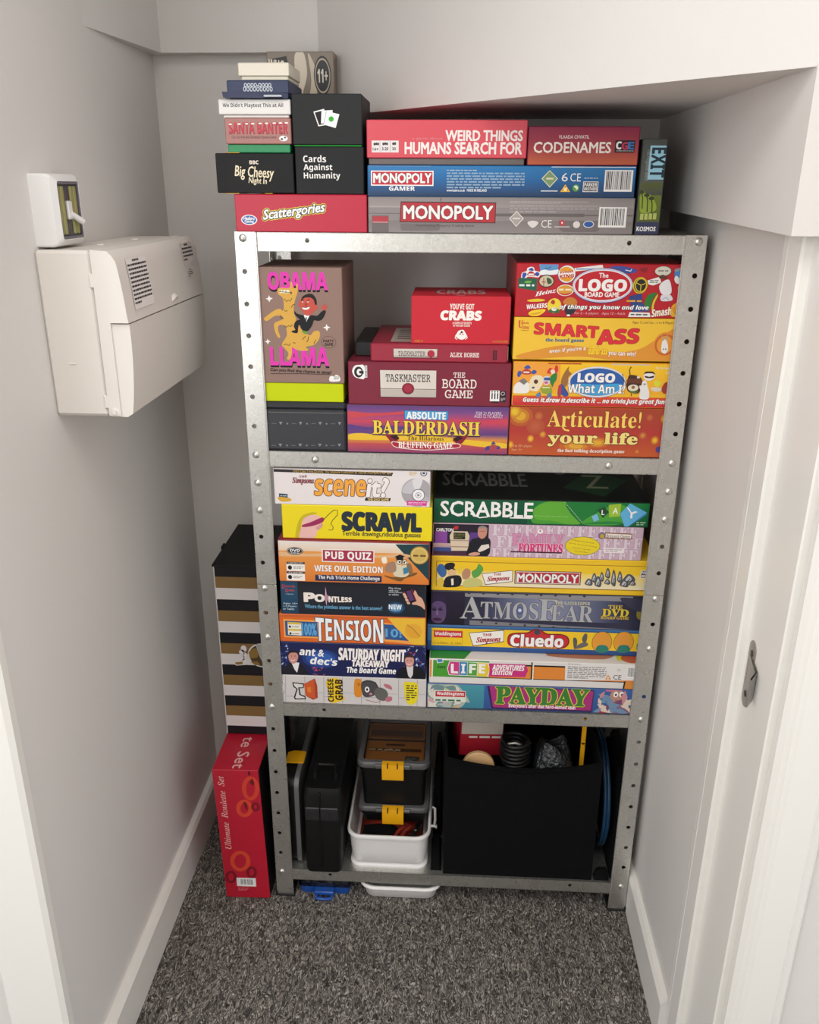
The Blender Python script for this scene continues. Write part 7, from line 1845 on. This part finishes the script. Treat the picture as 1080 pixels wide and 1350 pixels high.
while z > zb + .05:
    band(z, .0240, '#80643a'); band(z - .0240, .0245, '#d9d3d2'); z -= .0728
mb.face([(-.1100, .1037, zb + .001), (-.1082, .1037, zb + .001), (-.1082, .1037, zt - .002), (-.1100, .1037, zt - .002)], '#cfc8c4')
mb.build('body', MATTE, t)
mb = MB('#151417'); mb.box(-.1125, -.0090, .1025, .3135, zt - .003, zt + .0015, None, .0008); mb.box(-.116, -.112, .185, .205, zt - .004, zt + .004, None, .001); mb.build('lid', MATTE, t)
mb = MB('#2a2620')
def disc(r, c, y): mb.face([(-.026 + r * math.cos(a * math.pi / 18), y, .5130 + r * .95 * math.sin(a * math.pi / 18)) for a in range(36)], c)
disc(.0285, '#d9d3d2', .1033); disc(.0255, '#4a3c22', .1031)
for q in ([(-.053, .52), (-.04, .53), (-.03, .525), (-.035, .508), (-.05, .505)], [(-.02, .53), (-.01, .525), (-.012, .51), (-.022, .515)], [(-.05, .498), (-.036, .5), (-.03, .492), (-.04, .49)]):
    mb.face([(p[0], .1029, p[1]) for p in q], '#8a6c34')
mb.face([(-.038, .1028, .539), (-.026, .1028, .5385), (-.020, .1028, .515), (-.012, .1028, .492), (-.020, .1028, .487), (-.030, .1028, .508)], '#aaa6a4')
for (x, z, w_, h_) in ((-.062, .527, .006, .008), (-.066, .519, .006, .006), (-.060, .512, .005, .006), (-.066, .506, .005, .006), (-.060, .500, .007, .005)):
    mb.face([(x + w_ * math.cos(a * math.pi / 6), .1032, z + h_ * math.sin(a * math.pi / 6)) for a in range(12)], '#d9d3d2')
mb.face([(-.086, .1031, .4965), (-.080, .1031, .488), (-.062, .1031, .490), (-.048, .1031, .497), (-.05, .1031, .503), (-.07, .1031, .500)], '#d9d3d2')
mb.face([(-.082, .1029, .495), (-.079, .1029, .490), (-.066, .1029, .492), (-.066, .1029, .498)], '#8a6c34')
mb.build('emblem', MATTE, t)

# ------------------------------------------------------------------ things on the bottom shelf and the floor
ZS = .0712
# flat organiser standing on edge
t = thing('tool_organiser', (.035, .15, ZS), 'slim black organiser standing on edge by the left post', 'tool box', 'tool boxes')
mb = MB(); mb.loft([rring(0, 0, .250, .208, .02, 0, 4), rring(0, 0, .250, .208, .02, .024, 4)])
mb.v = [(.0205 + p[2], .140 + p[0], .178 + p[1]) for p in mb.v]; mb.build('body', BLACKP, t, None, 40)
mb = MB(); a = rring(0, 0, .266, .216, .025, 0, 5); b = rring(0, 0, .266, .216, .025, .009, 5); c = rring(0, 0, .255, .2, .02, .009, 5)
mb.loft([a, b, c]); mb.v = [(.0448 + p[2], .142 + p[0], .1795 + p[1]) for p in mb.v]; o = mb.build('lid', FROST, t, None, 40); o['label'] = 'grey see-through lid rim'
mb = MB(); mb.prism([(.018, .288), (.030, .2925), (.054, .2915), (.056, .2885), (.050, .2878)], 'y', .062, .098); mb.build('latch', YELLOW, t, None, 40)
# black tool case standing on end
t = thing('tool_case', (.100, .13, ZS), 'black hard tool case standing on end, front edge over the shelf lip', 'tool case', 'tool boxes')
mb = MB(); mb.loft([rring(.1005, .132, .072, .272, .012, ZS + .0004, 5), rring(.1015, .132, .076, .276, .014, .10, 5), rring(.1035, .132, .078, .276, .014, .26, 5), rring(.1035, .134, .072, .268, .012, .278, 5)])
mb.build('body', BLACKP, t, None, 40)
mb = MB(); mb.box(.096, .100, -.0085, .27, .085, .27, None, .001); mb.build('seam_rib', BLACKP, t)
mb = MB(); mb.box(.068, .1345, -.0085, .004, .205, .236, None, .002)
for k in range(9): mb.box(.072 + k * .007, .0745 + k * .007, -.0095, .0, .209, .232, None, .0006)
mb.build('hinge', mat('charcoal_plastic', '#222224', .5), t)
mb = MB(); mb.tube([(.086, .03, .277), (.086, .03, .292), (.088, .05, .297), (.11, .05, .297), (.124, .05, .297), (.126, .03, .292), (.126, .03, .277)], .004, 8); mb.build('handle', BLACKP, t, None, 40)
# white tubs
TX, TY = .2325, .128
t = thing('tub_lid', (TX, TY, ZS), 'white plastic tub lid lying under the white tub', 'lid')
mb = MB(); mb.loft([rring(TX, TY, .157, .228, .02, ZS + .0003), rring(TX, TY, .160, .231, .022, ZS + .006), rring(TX, TY, .154, .225, .02, ZS + .0095), rring(TX, TY, .146, .217, .018, ZS + .0098)])
mb.build('panel', TUBW, t, None, 40)
t = thing('storage_tub', (TX, TY, ZS + .01), 'open white plastic tub with red cloth and tool boxes inside', 'tub')
mb = MB()
zb, zt = ZS + .0102, .160
mb.loft([rring(TX, TY, .140, .212, .018, zb), rring(TX, TY, .152, .224, .022, zb + .004), rring(TX, TY, .158, .230, .024, zb + .03), rring(TX, TY, .163, .236, .026, zt - .008),
         rring(TX, TY, .160, .233, .025, zt - .008), rring(TX, TY, .154, .226, .022, zb + .03), rring(TX, TY, .146, .218, .02, zb + .007)])
mb.build('body', TUBW, t, None, 50)
mb = MB()
mb.loft([rring(TX, TY, .1635, .2365, .026, zt - .0078), rring(TX, TY, .1715, .2445, .030, zt - .0075), rring(TX, TY, .1725, .2455, .031, zt - .003), rring(TX, TY, .168, .241, .029, zt), rring(TX, TY, .161, .234, .026, zt - .001), rring(TX, TY, .1595, .2325, .025, zt - .0078)], None, False, False)
mb.build('rim', TUBW, t, None, 50)
mb = MB()
mb.tube([(TX + .087, .045, zt - .002), (TX + .093, .047, zt - .004), (TX + .094, .075, zt - .012), (TX + .093, .10, zt - .004), (TX + .087, .102, zt - .002)], .0028, 8)
mb.tube([(TX + .094, .06, zt - .016), (TX + .098, .06, zt - .016)], .004, 8); mb.build('clip', TUBW, t, None, 40)
rnd = random.Random(4)
def heap(name, x0, x1, y0, y1, zbase, h, seed, m, nx=18, ny=20):
    rn = random.Random(seed); ph = [(rn.uniform(30, 90), rn.uniform(30, 90), rn.uniform(0, 6.3)) for _ in range(7)]
    mb = MB(); V = []; F = []
    for j in range(ny + 1):
        for i in range(nx + 1):
            x = x0 + (x1 - x0) * i / nx; y = y0 + (y1 - y0) * j / ny
            e = min(1, 4 * min(i / nx, 1 - i / nx)) * min(1, 4 * min(j / ny, 1 - j / ny))
            z = sum(math.sin(a * x + b * y + c) for a, b, c in ph) / 7
            V.append((x, y, zbase + e ** .5 * h * (.75 + .35 * z)))
    for j in range(ny):
        for i in range(nx):
            a = j * (nx + 1) + i; F.append([a, a + 1, a + nx + 2, a + nx + 1])
    n = len(V); V += [(v[0], v[1], zbase - .0005) for v in V]
    for j in range(ny):
        for i in range(nx):
            a = n + j * (nx + 1) + i; F.append([a, a + nx + 1, a + nx + 2, a + 1])
    ring = [i for i in range(nx + 1)] + [j * (nx + 1) + nx for j in range(1, ny + 1)] + [ny * (nx + 1) + i for i in range(nx - 1, -1, -1)] + [j * (nx + 1) for j in range(ny - 1, 0, -1)]
    for a, b in zip(ring, ring[1:] + ring[:1]): F.append([a, b, n + b, n + a])
    mb.idx(V, F); return mb
o = heap('red_cloth', .1655, .3005, .030, .226, ZS + .0187, .062, 3, REDC).build('red_cloth', REDC, None, (TX, TY, ZS + .0187), 60)
tag(o, 'crumpled rust red cloth lining the white tub', 'cloth')
t = thing('pouch_or_filler', (.215, .04, .13), 'black pouch with red straps lying at the front of the white tub', 'pouch')
mb = heap('pouch', .176, .252, .022, .075, .128, .016, 8, BLACKF); mb.build('body', BLACKF, t, None, 60)
mb = MB()
for a, b in (((.240, .022, .137), (.262, .056, .142)), ((.252, .020, .134), (.276, .060, .140))):
    mb.tube([a, ((a[0] + b[0]) / 2, (a[1] + b[1]) / 2, .145), b], .004, 6)
o = mb.build('strap', REDC, t, None, 50); o['label'] = 'red strap'
mb = MB(); mb.tube([(.278, .026, .144), (.288, .040, .148), (.294, .060, .147)], .0065, 8); mb.lathe((.287, .038, .153), (0, -.3, 1), [(.0045, 0), (.0045, .002), (.002, .003)], 12)
tag(mb.build('pocket_torch', DARKSTEEL, None, (.287, .04, .138), 40), 'small dark metal torch on the red cloth', 'torch')

def organiser(cx, y0, y1, zb, zl, zt, w, label, art):
    cy = (y0 + y1) / 2; d = y1 - y0
    t = thing('tool_organiser', (cx, cy, zb), label, 'tool box', 'tool boxes')
    mb = MB(); mb.loft([rring(cx, cy, w - .020, d - .018, .010, zb), rring(cx, cy, w - .012, d - .012, .012, zl - .012), rring(cx, cy, w - .006, d - .006, .013, zl - .010), rring(cx, cy, w - .006, d - .006, .013, zl)])
    mb.build('body', BLACKP, t, None, 40)
    mb = MB('#8a5a34'); mb.box(cx - w / 2 + .012, cx + w / 2 - .012, y0 + .014, y1 - .012, zl + .0002, zl + .0012, None, .0003)
    if art: printed(mb, ORGART, (cx - w / 2 + .012, y0 + .014, zl + .0012), (1, 0, 0), (0, 1, 0), (0, 0, 1), w - .024, d - .026, None, .0003)
    o = mb.build('insert', CARD, t); o['label'] = 'orange brown contents under the clear lid'
    mb = MB()
    mb.loft([rring(cx, cy, w, d, .016, zl + .0002), rring(cx, cy, w + .003, d + .003, .017, zl + .002), rring(cx, cy, w + .003, d + .003, .017, zt - .003), rring(cx, cy, w - .002, d - .002, .015, zt), rring(cx, cy, w - .020, d - .020, .008, zt), rring(cx, cy, w - .021, d - .021, .008, zl + .003)], None, False, False)
    mb.box(cx - .038, cx + .036, y0 - .006, y0 + .004, zl + .0025, zt - .0015, None, .002)
    lr_ = mb.build('lid_rim', FROST, t, None, 40); lr_['at'] = t['at']
    mb = MB(); mb.loft([rring(cx, cy, w - .0215, d - .0215, .008, zt - .0022), rring(cx, cy, w - .0215, d - .0215, .008, zt - .0010)]); mb.build('lid_pane', CLEAR, lr_, None, 40)
    mb = MB()
    pr = [(y0 - .0045, zt + .0025), (y0 - .0095, zt + .001), (y0 - .0110, zt - .012), (y0 - .0100, zt - .034), (y0 - .0065, zt - .037), (y0 - .0070, zt - .012), (y0 - .0060, zt - .002), (y0 + .004, zt - .0005), (y0 + .004, zt + .0025)]
    x0, x1 = cx - .0225, cx + .0215
    mb.prism(pr, 'x', x0, x1 )
    lt = mb.build('latch', YELLOW, t, None, 35); lt['at'] = t['at']
    mb = MB()
    for xx in (cx - .011, cx + .009): mb.box(xx - .001, xx + .001, y0 - .0115, y0 - .004, zt - .006, zt + .0032, None, .0003)
    mb.build('latch_slot', BLACKP, lt); return t
organiser(.2395, .062, .215, .145, .174, .186, .146, 'black organiser with yellow catch standing in the white tub, lower of two', False)
organiser(.2395, .062, .228, .1868, .283, .297, .146, 'black organiser with clear lid over orange contents, stacked on the other one', True)

# fabric bin
t = thing('storage_bin', (.4925, .135, ZS), 'large black fabric storage bin filling the right of the bottom shelf', 'storage bin')
bx0, bx1, by0, by1 = .3450, .6470, .006, .272
def wall_sheet(mb, p0, p1, nrm, sag, bulge, n=20, mm=10):
    V = []
    for side in (0, 1):
        for j in range(mm + 1):
            for i in range(n + 1):
                u = i / n; v = j / mm
                top = .359 - sag * math.sin(math.pi * u) ** .8
                flare = (v - .5) * .012 * (2 * u - 1) * -1
                x = p0[0] + (p1[0] - p0[0]) * u; y = p0[1] + (p1[1] - p0[1]) * u
                z = ZS + .0004 + (top - ZS) * v
                bl = bulge * math.sin(math.pi * u) * math.sin(math.pi * v) * (1 + .2 * math.sin(9 * u + 5 * v))
                V.append((x + nrm[0] * (bl - side * .004), y + nrm[1] * (bl - side * .004), z))
    k = (n + 1) * (mm + 1); F = []
    for j in range(mm):
        for i in range(n):
            a = j * (n + 1) + i; F += [[a, a + 1, a + n + 2, a + n + 1], [k + a, k + a + n + 1, k + a + n + 2, k + a + 1]]
    for i in range(n):
        a = mm * (n + 1) + i; F.append([a, a + 1, k + a + 1, k + a])
    mb.idx(V, F)
mb = MB()
wall_sheet(mb, (bx0, by0), (bx1, by0), (0, -1), .022, .004)
wall_sheet(mb, (bx1, by1), (bx0, by1), (0, 1), .004, .002)
wall_sheet(mb, (bx0, by1), (bx0, by0), (-1, 0), .006, .004)
wall_sheet(mb, (bx1, by0), (bx1, by1), (1, 0), .006, .004)
mb.box(bx0, bx1, by0, by1, ZS + .0003, ZS + .003, None, .0005)
mb.build('body', BLACKF, t, None, 60)
mb = MB(); mb.tube([(bx0 + .002, by0, .352), (bx0 + .08, by0 - .003, .341), (bx0 + .15, by0 - .004, .3345), (bx1 - .08, by0 - .003, .341), (bx1 - .002, by0, .352)], .0022, 6); mb.build('hem', BLACKF, t, None, 60)
# what sticks out of the bin
o = heap('black_clothes', bx0 + .014, bx1 - .014, by0 + .016, by1 - .016, ZS + .0045, .205, 21, BLACKF).build('black_fabric', BLACKF, None, (.4925, .135, ZS + .0045), 60)
tag(o, 'dark crumpled fabric filling the black bin', 'fabric')
mb = box_mesh(0, .088, 0, .11, 0, .075, '#a31a2a', CROSSART, None, .002)
o = mb.build('carton', CARD, None, None); o.location = (.372, .070, .316); o.rotation_euler = (math.radians(-10), math.radians(4), math.radians(8))
tag(o, 'red carton with a pale top band poking out of the black bin', 'carton')
mb = MB(); mb.lathe((.410, .036, .3215), (0, -1, .12), [(.030, 0), (.032, .002), (.032, .010), (.030, .012), (.010, .012)], 28)
tag(mb.build('masking_tape_roll', mat('tan_tape', '#c9a272', .6), None, (.410, .036, .29), 40), 'tan roll of tape in front of the red carton', 'tape')
mb = MB()
pts = []
for k in range(90):
    a = k * .42; pts.append((.482 + .026 * math.cos(a) + .002 * math.sin(k), .050 + .028 * math.sin(a), .322 + .0006 * k))
mb.tube(pts, .0042, 8); tag(mb.build('cable_coil', BLACKP, None, (.482, .05, .315), 60), 'coiled black cable next to the red carton', 'cable')
mb = MB(); mb.tube([(.462, .036, .365), (.468, .032, .3765), (.480, .030, .380), (.491, .032, .374), (.494, .035, .364)], .0028, 8)
tag(mb.build('wire_hook', STEEL, None, (.478, .034, .36), 50), 'curved steel wire hook above the black cable', 'hook')
mb = heap('bag', .520, .600, .030, .120, .300, .072, 31, None, 26, 26)
BAGM = mat('grey_film', '#2e3234', .12, spec=.8, bump=(120, .9, .01))
tag(mb.build('plastic_bag', BAGM, None, (.56, .075, .30), None), 'shiny crumpled grey plastic bag in the black bin', 'bag')
mb = MB(); mb.box(.612, .6205, .060, .066, .300, .420, None, .001); mb.box(.612, .6205, .060, .067, .36, .365, None, .0005)
tag(mb.build('measuring_rule', YELLOW, None, (.616, .063, .30)), 'narrow yellow rule standing at the right end of the black bin', 'ruler')
mb = MB(); mb.box(.380, .505, .205, .235, .300, .432, None, .003)
YB_ = mat('ochre_plastic', '#b98212', .5)
mb2 = mb.build('tool_box', YB_, None, (.44, .22, .30))
tag(mb2, 'dull yellow box at the back of the black bin', 'box')
mb = heap('bag', .3215, .341, .115, .262, ZS + .0008, .262, 41, BLACKF, 10, 24)
tag(mb.build('filler_bag', BLACKF, None, (.330, .14, ZS + .0008), 60), 'narrow black bag wedged between the white tub and the black bin', 'bag')
mb = heap('bag', .6845, .7145, .012, .262, ZS + .0008, .30, 43, BLACKF, 10, 24)  # added black heap, stands in for the shade beside the right post
tag(mb.build('filler_bag', BLACKF, None, (.70, .15, ZS + .0008), 60), 'added black filler darkening the gap behind the blue hose beside the right post', 'bag')
mb = heap('pouch', .3195, .3415, .014, .105, ZS + .0008, .040, 51, BLACKF, 10, 14)  # added black heap, covers bare shelf that lies in deep shade
tag(mb.build('pouch_or_filler', BLACKF, None, (.33, .06, ZS + .0008), 60), 'added black filler darkening the shelf between the white tub and the black bin', 'pouch')
mb = heap('pouch', .6525, .6825, .006, .024, ZS + .0008, .035, 53, BLACKF, 12, 8)  # added black heap, makes the shaded shelf front dark here
tag(mb.build('pouch_or_filler', BLACKF, None, (.667, .015, ZS + .0008), 60), 'added black filler darkening the shelf at the foot of the blue hose', 'pouch')
# blue hose hoop beside the bin
mb = MB()
for k, (xx, rr_) in enumerate(((.667, .118), (.674, .118), (.6705, .111))):
    mb.tube([(xx, .150 + rr_ * math.cos(a * math.pi / 24), .1945 + rr_ * math.sin(a * math.pi / 24)) for a in range(48)], .0042, 8, None, True)
tag(mb.build('hose_coil', BLUED, None, (.67, .15, .0715), 60), 'dark blue hose coil standing between the black bin and the right post', 'hose')
# floor level
t = thing('parts_case', (.099, .10, 0), 'small blue case with clear lid on the carpet under the rack', 'case')
mb = MB(); mb.loft([rring(.099, .102, .100, .180, .006, .0005, 3), rring(.099, .102, .105, .184, .007, .018, 3)]); mb.build('base', BLUEP, t, None, 40)
mb = MB(); mb.loft([rring(.099, .102, .106, .185, .007, .0183, 3), rring(.099, .102, .107, .186, .007, .021, 3), rring(.099, .102, .104, .183, .006, .038, 3), rring(.099, .102, .098, .177, .006, .0385, 3)]); mb.build('lid', clear_mat('blue_clear_plastic', (.45, .5, .58, 1), .1), t, None, 40)
mb = MB('#3a3c44')
for i in range(6):
    for j in range(4): mb.box(.056 + i * .0155, .068 + i * .0155, .018 + j * .04, .05 + j * .04, .0185, .024 + .004 * ((i * 7 + j * 5) % 3), ('#3a3c44', '#55575c', '#2c2e36', '#6a6460')[(i + j * 3) % 4], .001)
mb.build('contents', PLASTIC, t)
mb = MB(); mb.box(.078, .120, -.004, .012, .008, .0175, None, .002); mb.tube([(.082, .0, .008), (.084, -.008, .005), (.099, -.010, .005), (.114, -.008, .005), (.116, .0, .008)], .0035, 8); mb.build('handle', BLUEP, t, None, 40)
t = thing('plastic_tray', (.257, .10, 0), 'shallow white plastic tray on the carpet under the rack', 'tray')
cx, cy = .2575, .105
mb = MB(); mb.loft([rring(cx, cy, .138, .190, .018, .0005), rring(cx, cy, .148, .200, .022, .004), rring(cx, cy, .158, .210, .026, .031), rring(cx, cy, .154, .206, .025, .031), rring(cx, cy, .145, .197, .022, .007)])
mb.build('body', TUBW, t, None, 50)
mb = MB(); mb.loft([rring(cx, cy, .158, .210, .026, .0312), rring(cx, cy, .172, .222, .032, .0312), rring(cx, cy, .174, .224, .033, .0345), rring(cx, cy, .168, .218, .03, .0385), rring(cx, cy, .158, .208, .026, .0365), rring(cx, cy, .155, .206, .025, .0312)], None, False, False); mb.build('rim', TUBW, t, None, 50)
mb = MB(); mb.tube([(-.004, .045, .03), (-.007, .022, .02), (-.006, -.004, .008), (-.004, .02, .005), (-.005, .06, .004)], .0032, 8)

# ------------------------------------------------------------------ electrics on the left wall
t = thing('fuse_box', (XL, -.06, 1.087), 'cream wall-mounted fuse box with a hinged lower flap on the left wall', 'fuse box')
Y0, Y1 = -.236, .120
mb = MB(); mb.box(XL, -.1335, Y0, Y1, 1.088, 1.309, None, .004); mb.box(-.180, -.170, Y0 - .0012, Y0 + .01, 1.16, 1.162, None, .0004)
for yy in (-.12, .02): mb.lathe((-.165, yy, 1.3085), (0, 0, 1), [(.006, 0), (.005, .002), (0, .0025)], 12)
mb.build('housing', CREAM, t, None, 30)
def curve(z):
    q = (z - 1.087) / .222
    return -.1015 + .0105 * math.sin(math.pi * min(1, max(0, q * 1.0))) ** .8 - .001 * q
up_ = [(-.1325, 1.2165), (curve(1.2165) + .001, 1.2165)] + [(curve(z), z) for z in (1.225, 1.24, 1.255, 1.27, 1.285, 1.295)] + [(-.1045, 1.303), (-.110, 1.3085), (-.1325, 1.310)]
lo_ = [(-.1325, 1.088), (-.108, 1.087), (curve(1.092), 1.092)] + [(curve(z), z) for z in (1.11, 1.13, 1.15, 1.17, 1.19, 1.205)] + [(curve(1.2145) , 1.2145), (-.1325, 1.2145)]
mb = MB('#ded8d0'); mb.prism(up_, 'y', Y0 - .001, Y1 + .001)
mb.prism([(-.1325, 1.090), (-.116, 1.090), (-.116, 1.2165), (-.1325, 1.2165)], 'y', Y0 - .001, Y0 + .014)
mb.lathe((-.0945, -.035, 1.219), (.8, 0, -.6), [(.014, -.006), (.0125, .0005), (.009, -.003)], 20)
cover = mb.build('cover', CREAM, t, None, 25); cover['at'] = t['at']
mb = MB(); mb.prism(lo_, 'y', Y0 + .003, Y1 + .001); mb.box(-.094, -.0915, .088, .093, 1.190, 1.205, None, .0008); flap = mb.build('flap', CREAM, t, None, 25)
mb = MB(); mb.lathe((-.124, Y0 - .002, 1.095), (0, 1, 0), [(.004, 0), (.006, .0008), (.006, .016)], 14); mb.lathe((-.124, Y0 - .0035, 1.095), (0, 1, 0), [(.0, 0), (.003, .0), (.003, .002)], 12)
mb.build('hinge', CREAM, t, None, 40)
for za_, zc_ in ((1.10, 1.118), (1.262, 1.280)):
    mb = MB(); mb.box(-.1375, -.1325, Y0 - .002, Y0 + .006, za_, zc_, None, .001); mb.build('clip', CREAM, t)
def notice(y0, y1, z0, z1, rows, head, seed, bgc):
    """paper notice that follows the curved cover"""
    mb = MB(); rn = random.Random(seed); n = 10
    for k in range(n):
        a, b = z0 + (z1 - z0) * k / n, z0 + (z1 - z0) * (k + 1) / n
        mb.face([(curve(a) + .0011, y0, a), (curve(a) + .0011, y1, a), (curve(b) + .0011, y1, b), (curve(b) + .0011, y0, b)], bgc)
    rh = (z1 - z0) / (rows + 2)
    for i in range(-1, rows):
        z = z1 - (i + 2) * rh + rh * .25; y = y0 + .003
        end = y1 - .003 if i < rows - 1 else y0 + (y1 - y0) * .35
        if i == -1: y, end = y0 + (y1 - y0) * .3, y0 + (y1 - y0) * .62
        while y < end - .001:
            L = min(rn.uniform(.003, .009), end - y); zz = z + rh * .48
            mb.face([(curve(z) + .0014, y, z), (curve(z) + .0014, y + L, z), (curve(zz) + .0014, y + L, zz), (curve(zz) + .0014, y, zz)], '#3a3634'); y += L + .0013
    return mb
o = notice(-.205, -.128, 1.230, 1.296, 10, True, 3, '#e6e2de').build('notice', MATTE, cover); o['label'] = 'printed notice on the cover, larger'
o = notice(.040, .098, 1.268, 1.302, 4, True, 5, '#d9d3cc').build('notice', MATTE, cover); o['label'] = 'printed notice on the cover, smaller'
o = notice(.050, .078, 1.245, 1.262, 3, False, 7, '#d9d3cc').build('notice', MATTE, cover)

t = thing('isolator_switch', (XL, -.18, 1.311), 'white surface-mounted isolator switch with glazed front above the fuse box', 'switch')
ya, yb, za, zb_ = -.2225, -.1365, 1.3115, 1.4025
def sq(i, x, r): return [(x, p[0], p[1]) for p in rring((ya + yb) / 2, (za + zb_) / 2, yb - ya - 2 * i, zb_ - za - 2 * i, r, 0, 4)]
mb = MB(); mb.loft([sq(0, XL, .003), sq(0, -.1855, .004), sq(.002, -.180, .005), sq(.009, -.1745, .006), sq(.0095, -.1745, .003), sq(.010, -.181, .002)])
mb.build('housing', TUBW, t, None, 30)
GREY = mat('grey_plastic', '#77727a', .5)
mb = MB(); mb.loft([sq(.010, -.1808, .002), sq(.010, -.1800, .002)]); mb.loft([sq(.0102, -.1795, .002), sq(.0102, -.1752, .002), sq(.0128, -.1752, .0015), sq(.0128, -.1795, .0015)], None, False, False)
mb.build('frame', GREY, t)
for yy in (-.2045, -.194, -.166, -.1555):
    mb = MB('#cfcb86'); mb.box(-.1800, -.1768, yy - .0038, yy + .0038, 1.3265, 1.3875, None, .001); mb.build('brass_strip', PLASTIC, t)
mb = MB(); mb.box(-.1800, -.1745, -.187, -.173, 1.345, 1.369, None, .002); lb = mb.build('lever_block', TUBW, t); lb['at'] = t['at']
mb = MB(); mb.tube([(-.1765, -.178, 1.353), (-.172, -.168, 1.3465), (-.169, -.160, 1.342)], [.0038, .0042, .0045], 10); mb.build('lever', TUBW, lb, None, 40)
mb = MB(); mb.loft([sq(.0130, -.1762, .0015), sq(.0130, -.1757, .0015)]); mb.build('glass', CLEAR, t)

# strike plate on the right door lining
t = thing('strike_plate', (XR, -.40, .735), 'steel latch strike plate with a curled lip on the white door lining', 'strike plate')
xs = XR - .0012
mb = MB()
out = [(-.388 + .0115 * math.cos(a), z0 + .0115 * math.sin(a)) for z0, A in ((.765, range(180, 361, 20)), (.838, range(0, 181, 20))) for a in [math.radians(q) for q in A]]
mb.prism(out, 'x', xs, XR + .0003); mb.build('plate', STEEL, t, None, 40)
mb = MB(); L = [(xs + .0002, -.378), (xs - .0006, -.392), (xs - .0022, -.402), (xs - .0008, -.418)]
mb.idx([(xs, -.377, .783), (xs, -.377, .828), (xs - .001, -.404, .825), (xs - .001, -.404, .785), (xs - .001, -.416, .820), (xs - .001, -.416, .779), (xs - .0105, -.427, .816), (xs - .0105, -.427, .776), (xs - .012, -.4255, .816), (xs - .012, -.4255, .776), (xs - .0025, -.4145, .820), (xs - .0025, -.4145, .779)],
       [[0, 1, 2, 3], [3, 2, 4, 5], [5, 4, 6, 7], [7, 6, 8, 9], [9, 8, 10, 11], [11, 10, 1, 0]]); mb.build('lip', STEEL, t, None, 30)
mb = MB(); mb.box(xs - .0004, xs + .0005, -.395, -.382, .785, .822, None, .0002); o = mb.build('latch_hole', BLACKP, t)
for z in (.772, .832):
    mb = MB(); mb.lathe((xs, -.388, z), (-1, 0, 0), [(.0045, 0), (.0042, .0006), (.002, .0008)], 14); mb.build('screw', DARKSTEEL, t, None, 40)

for o in bpy.data.objects:
    if 'at' in o: del o['at']
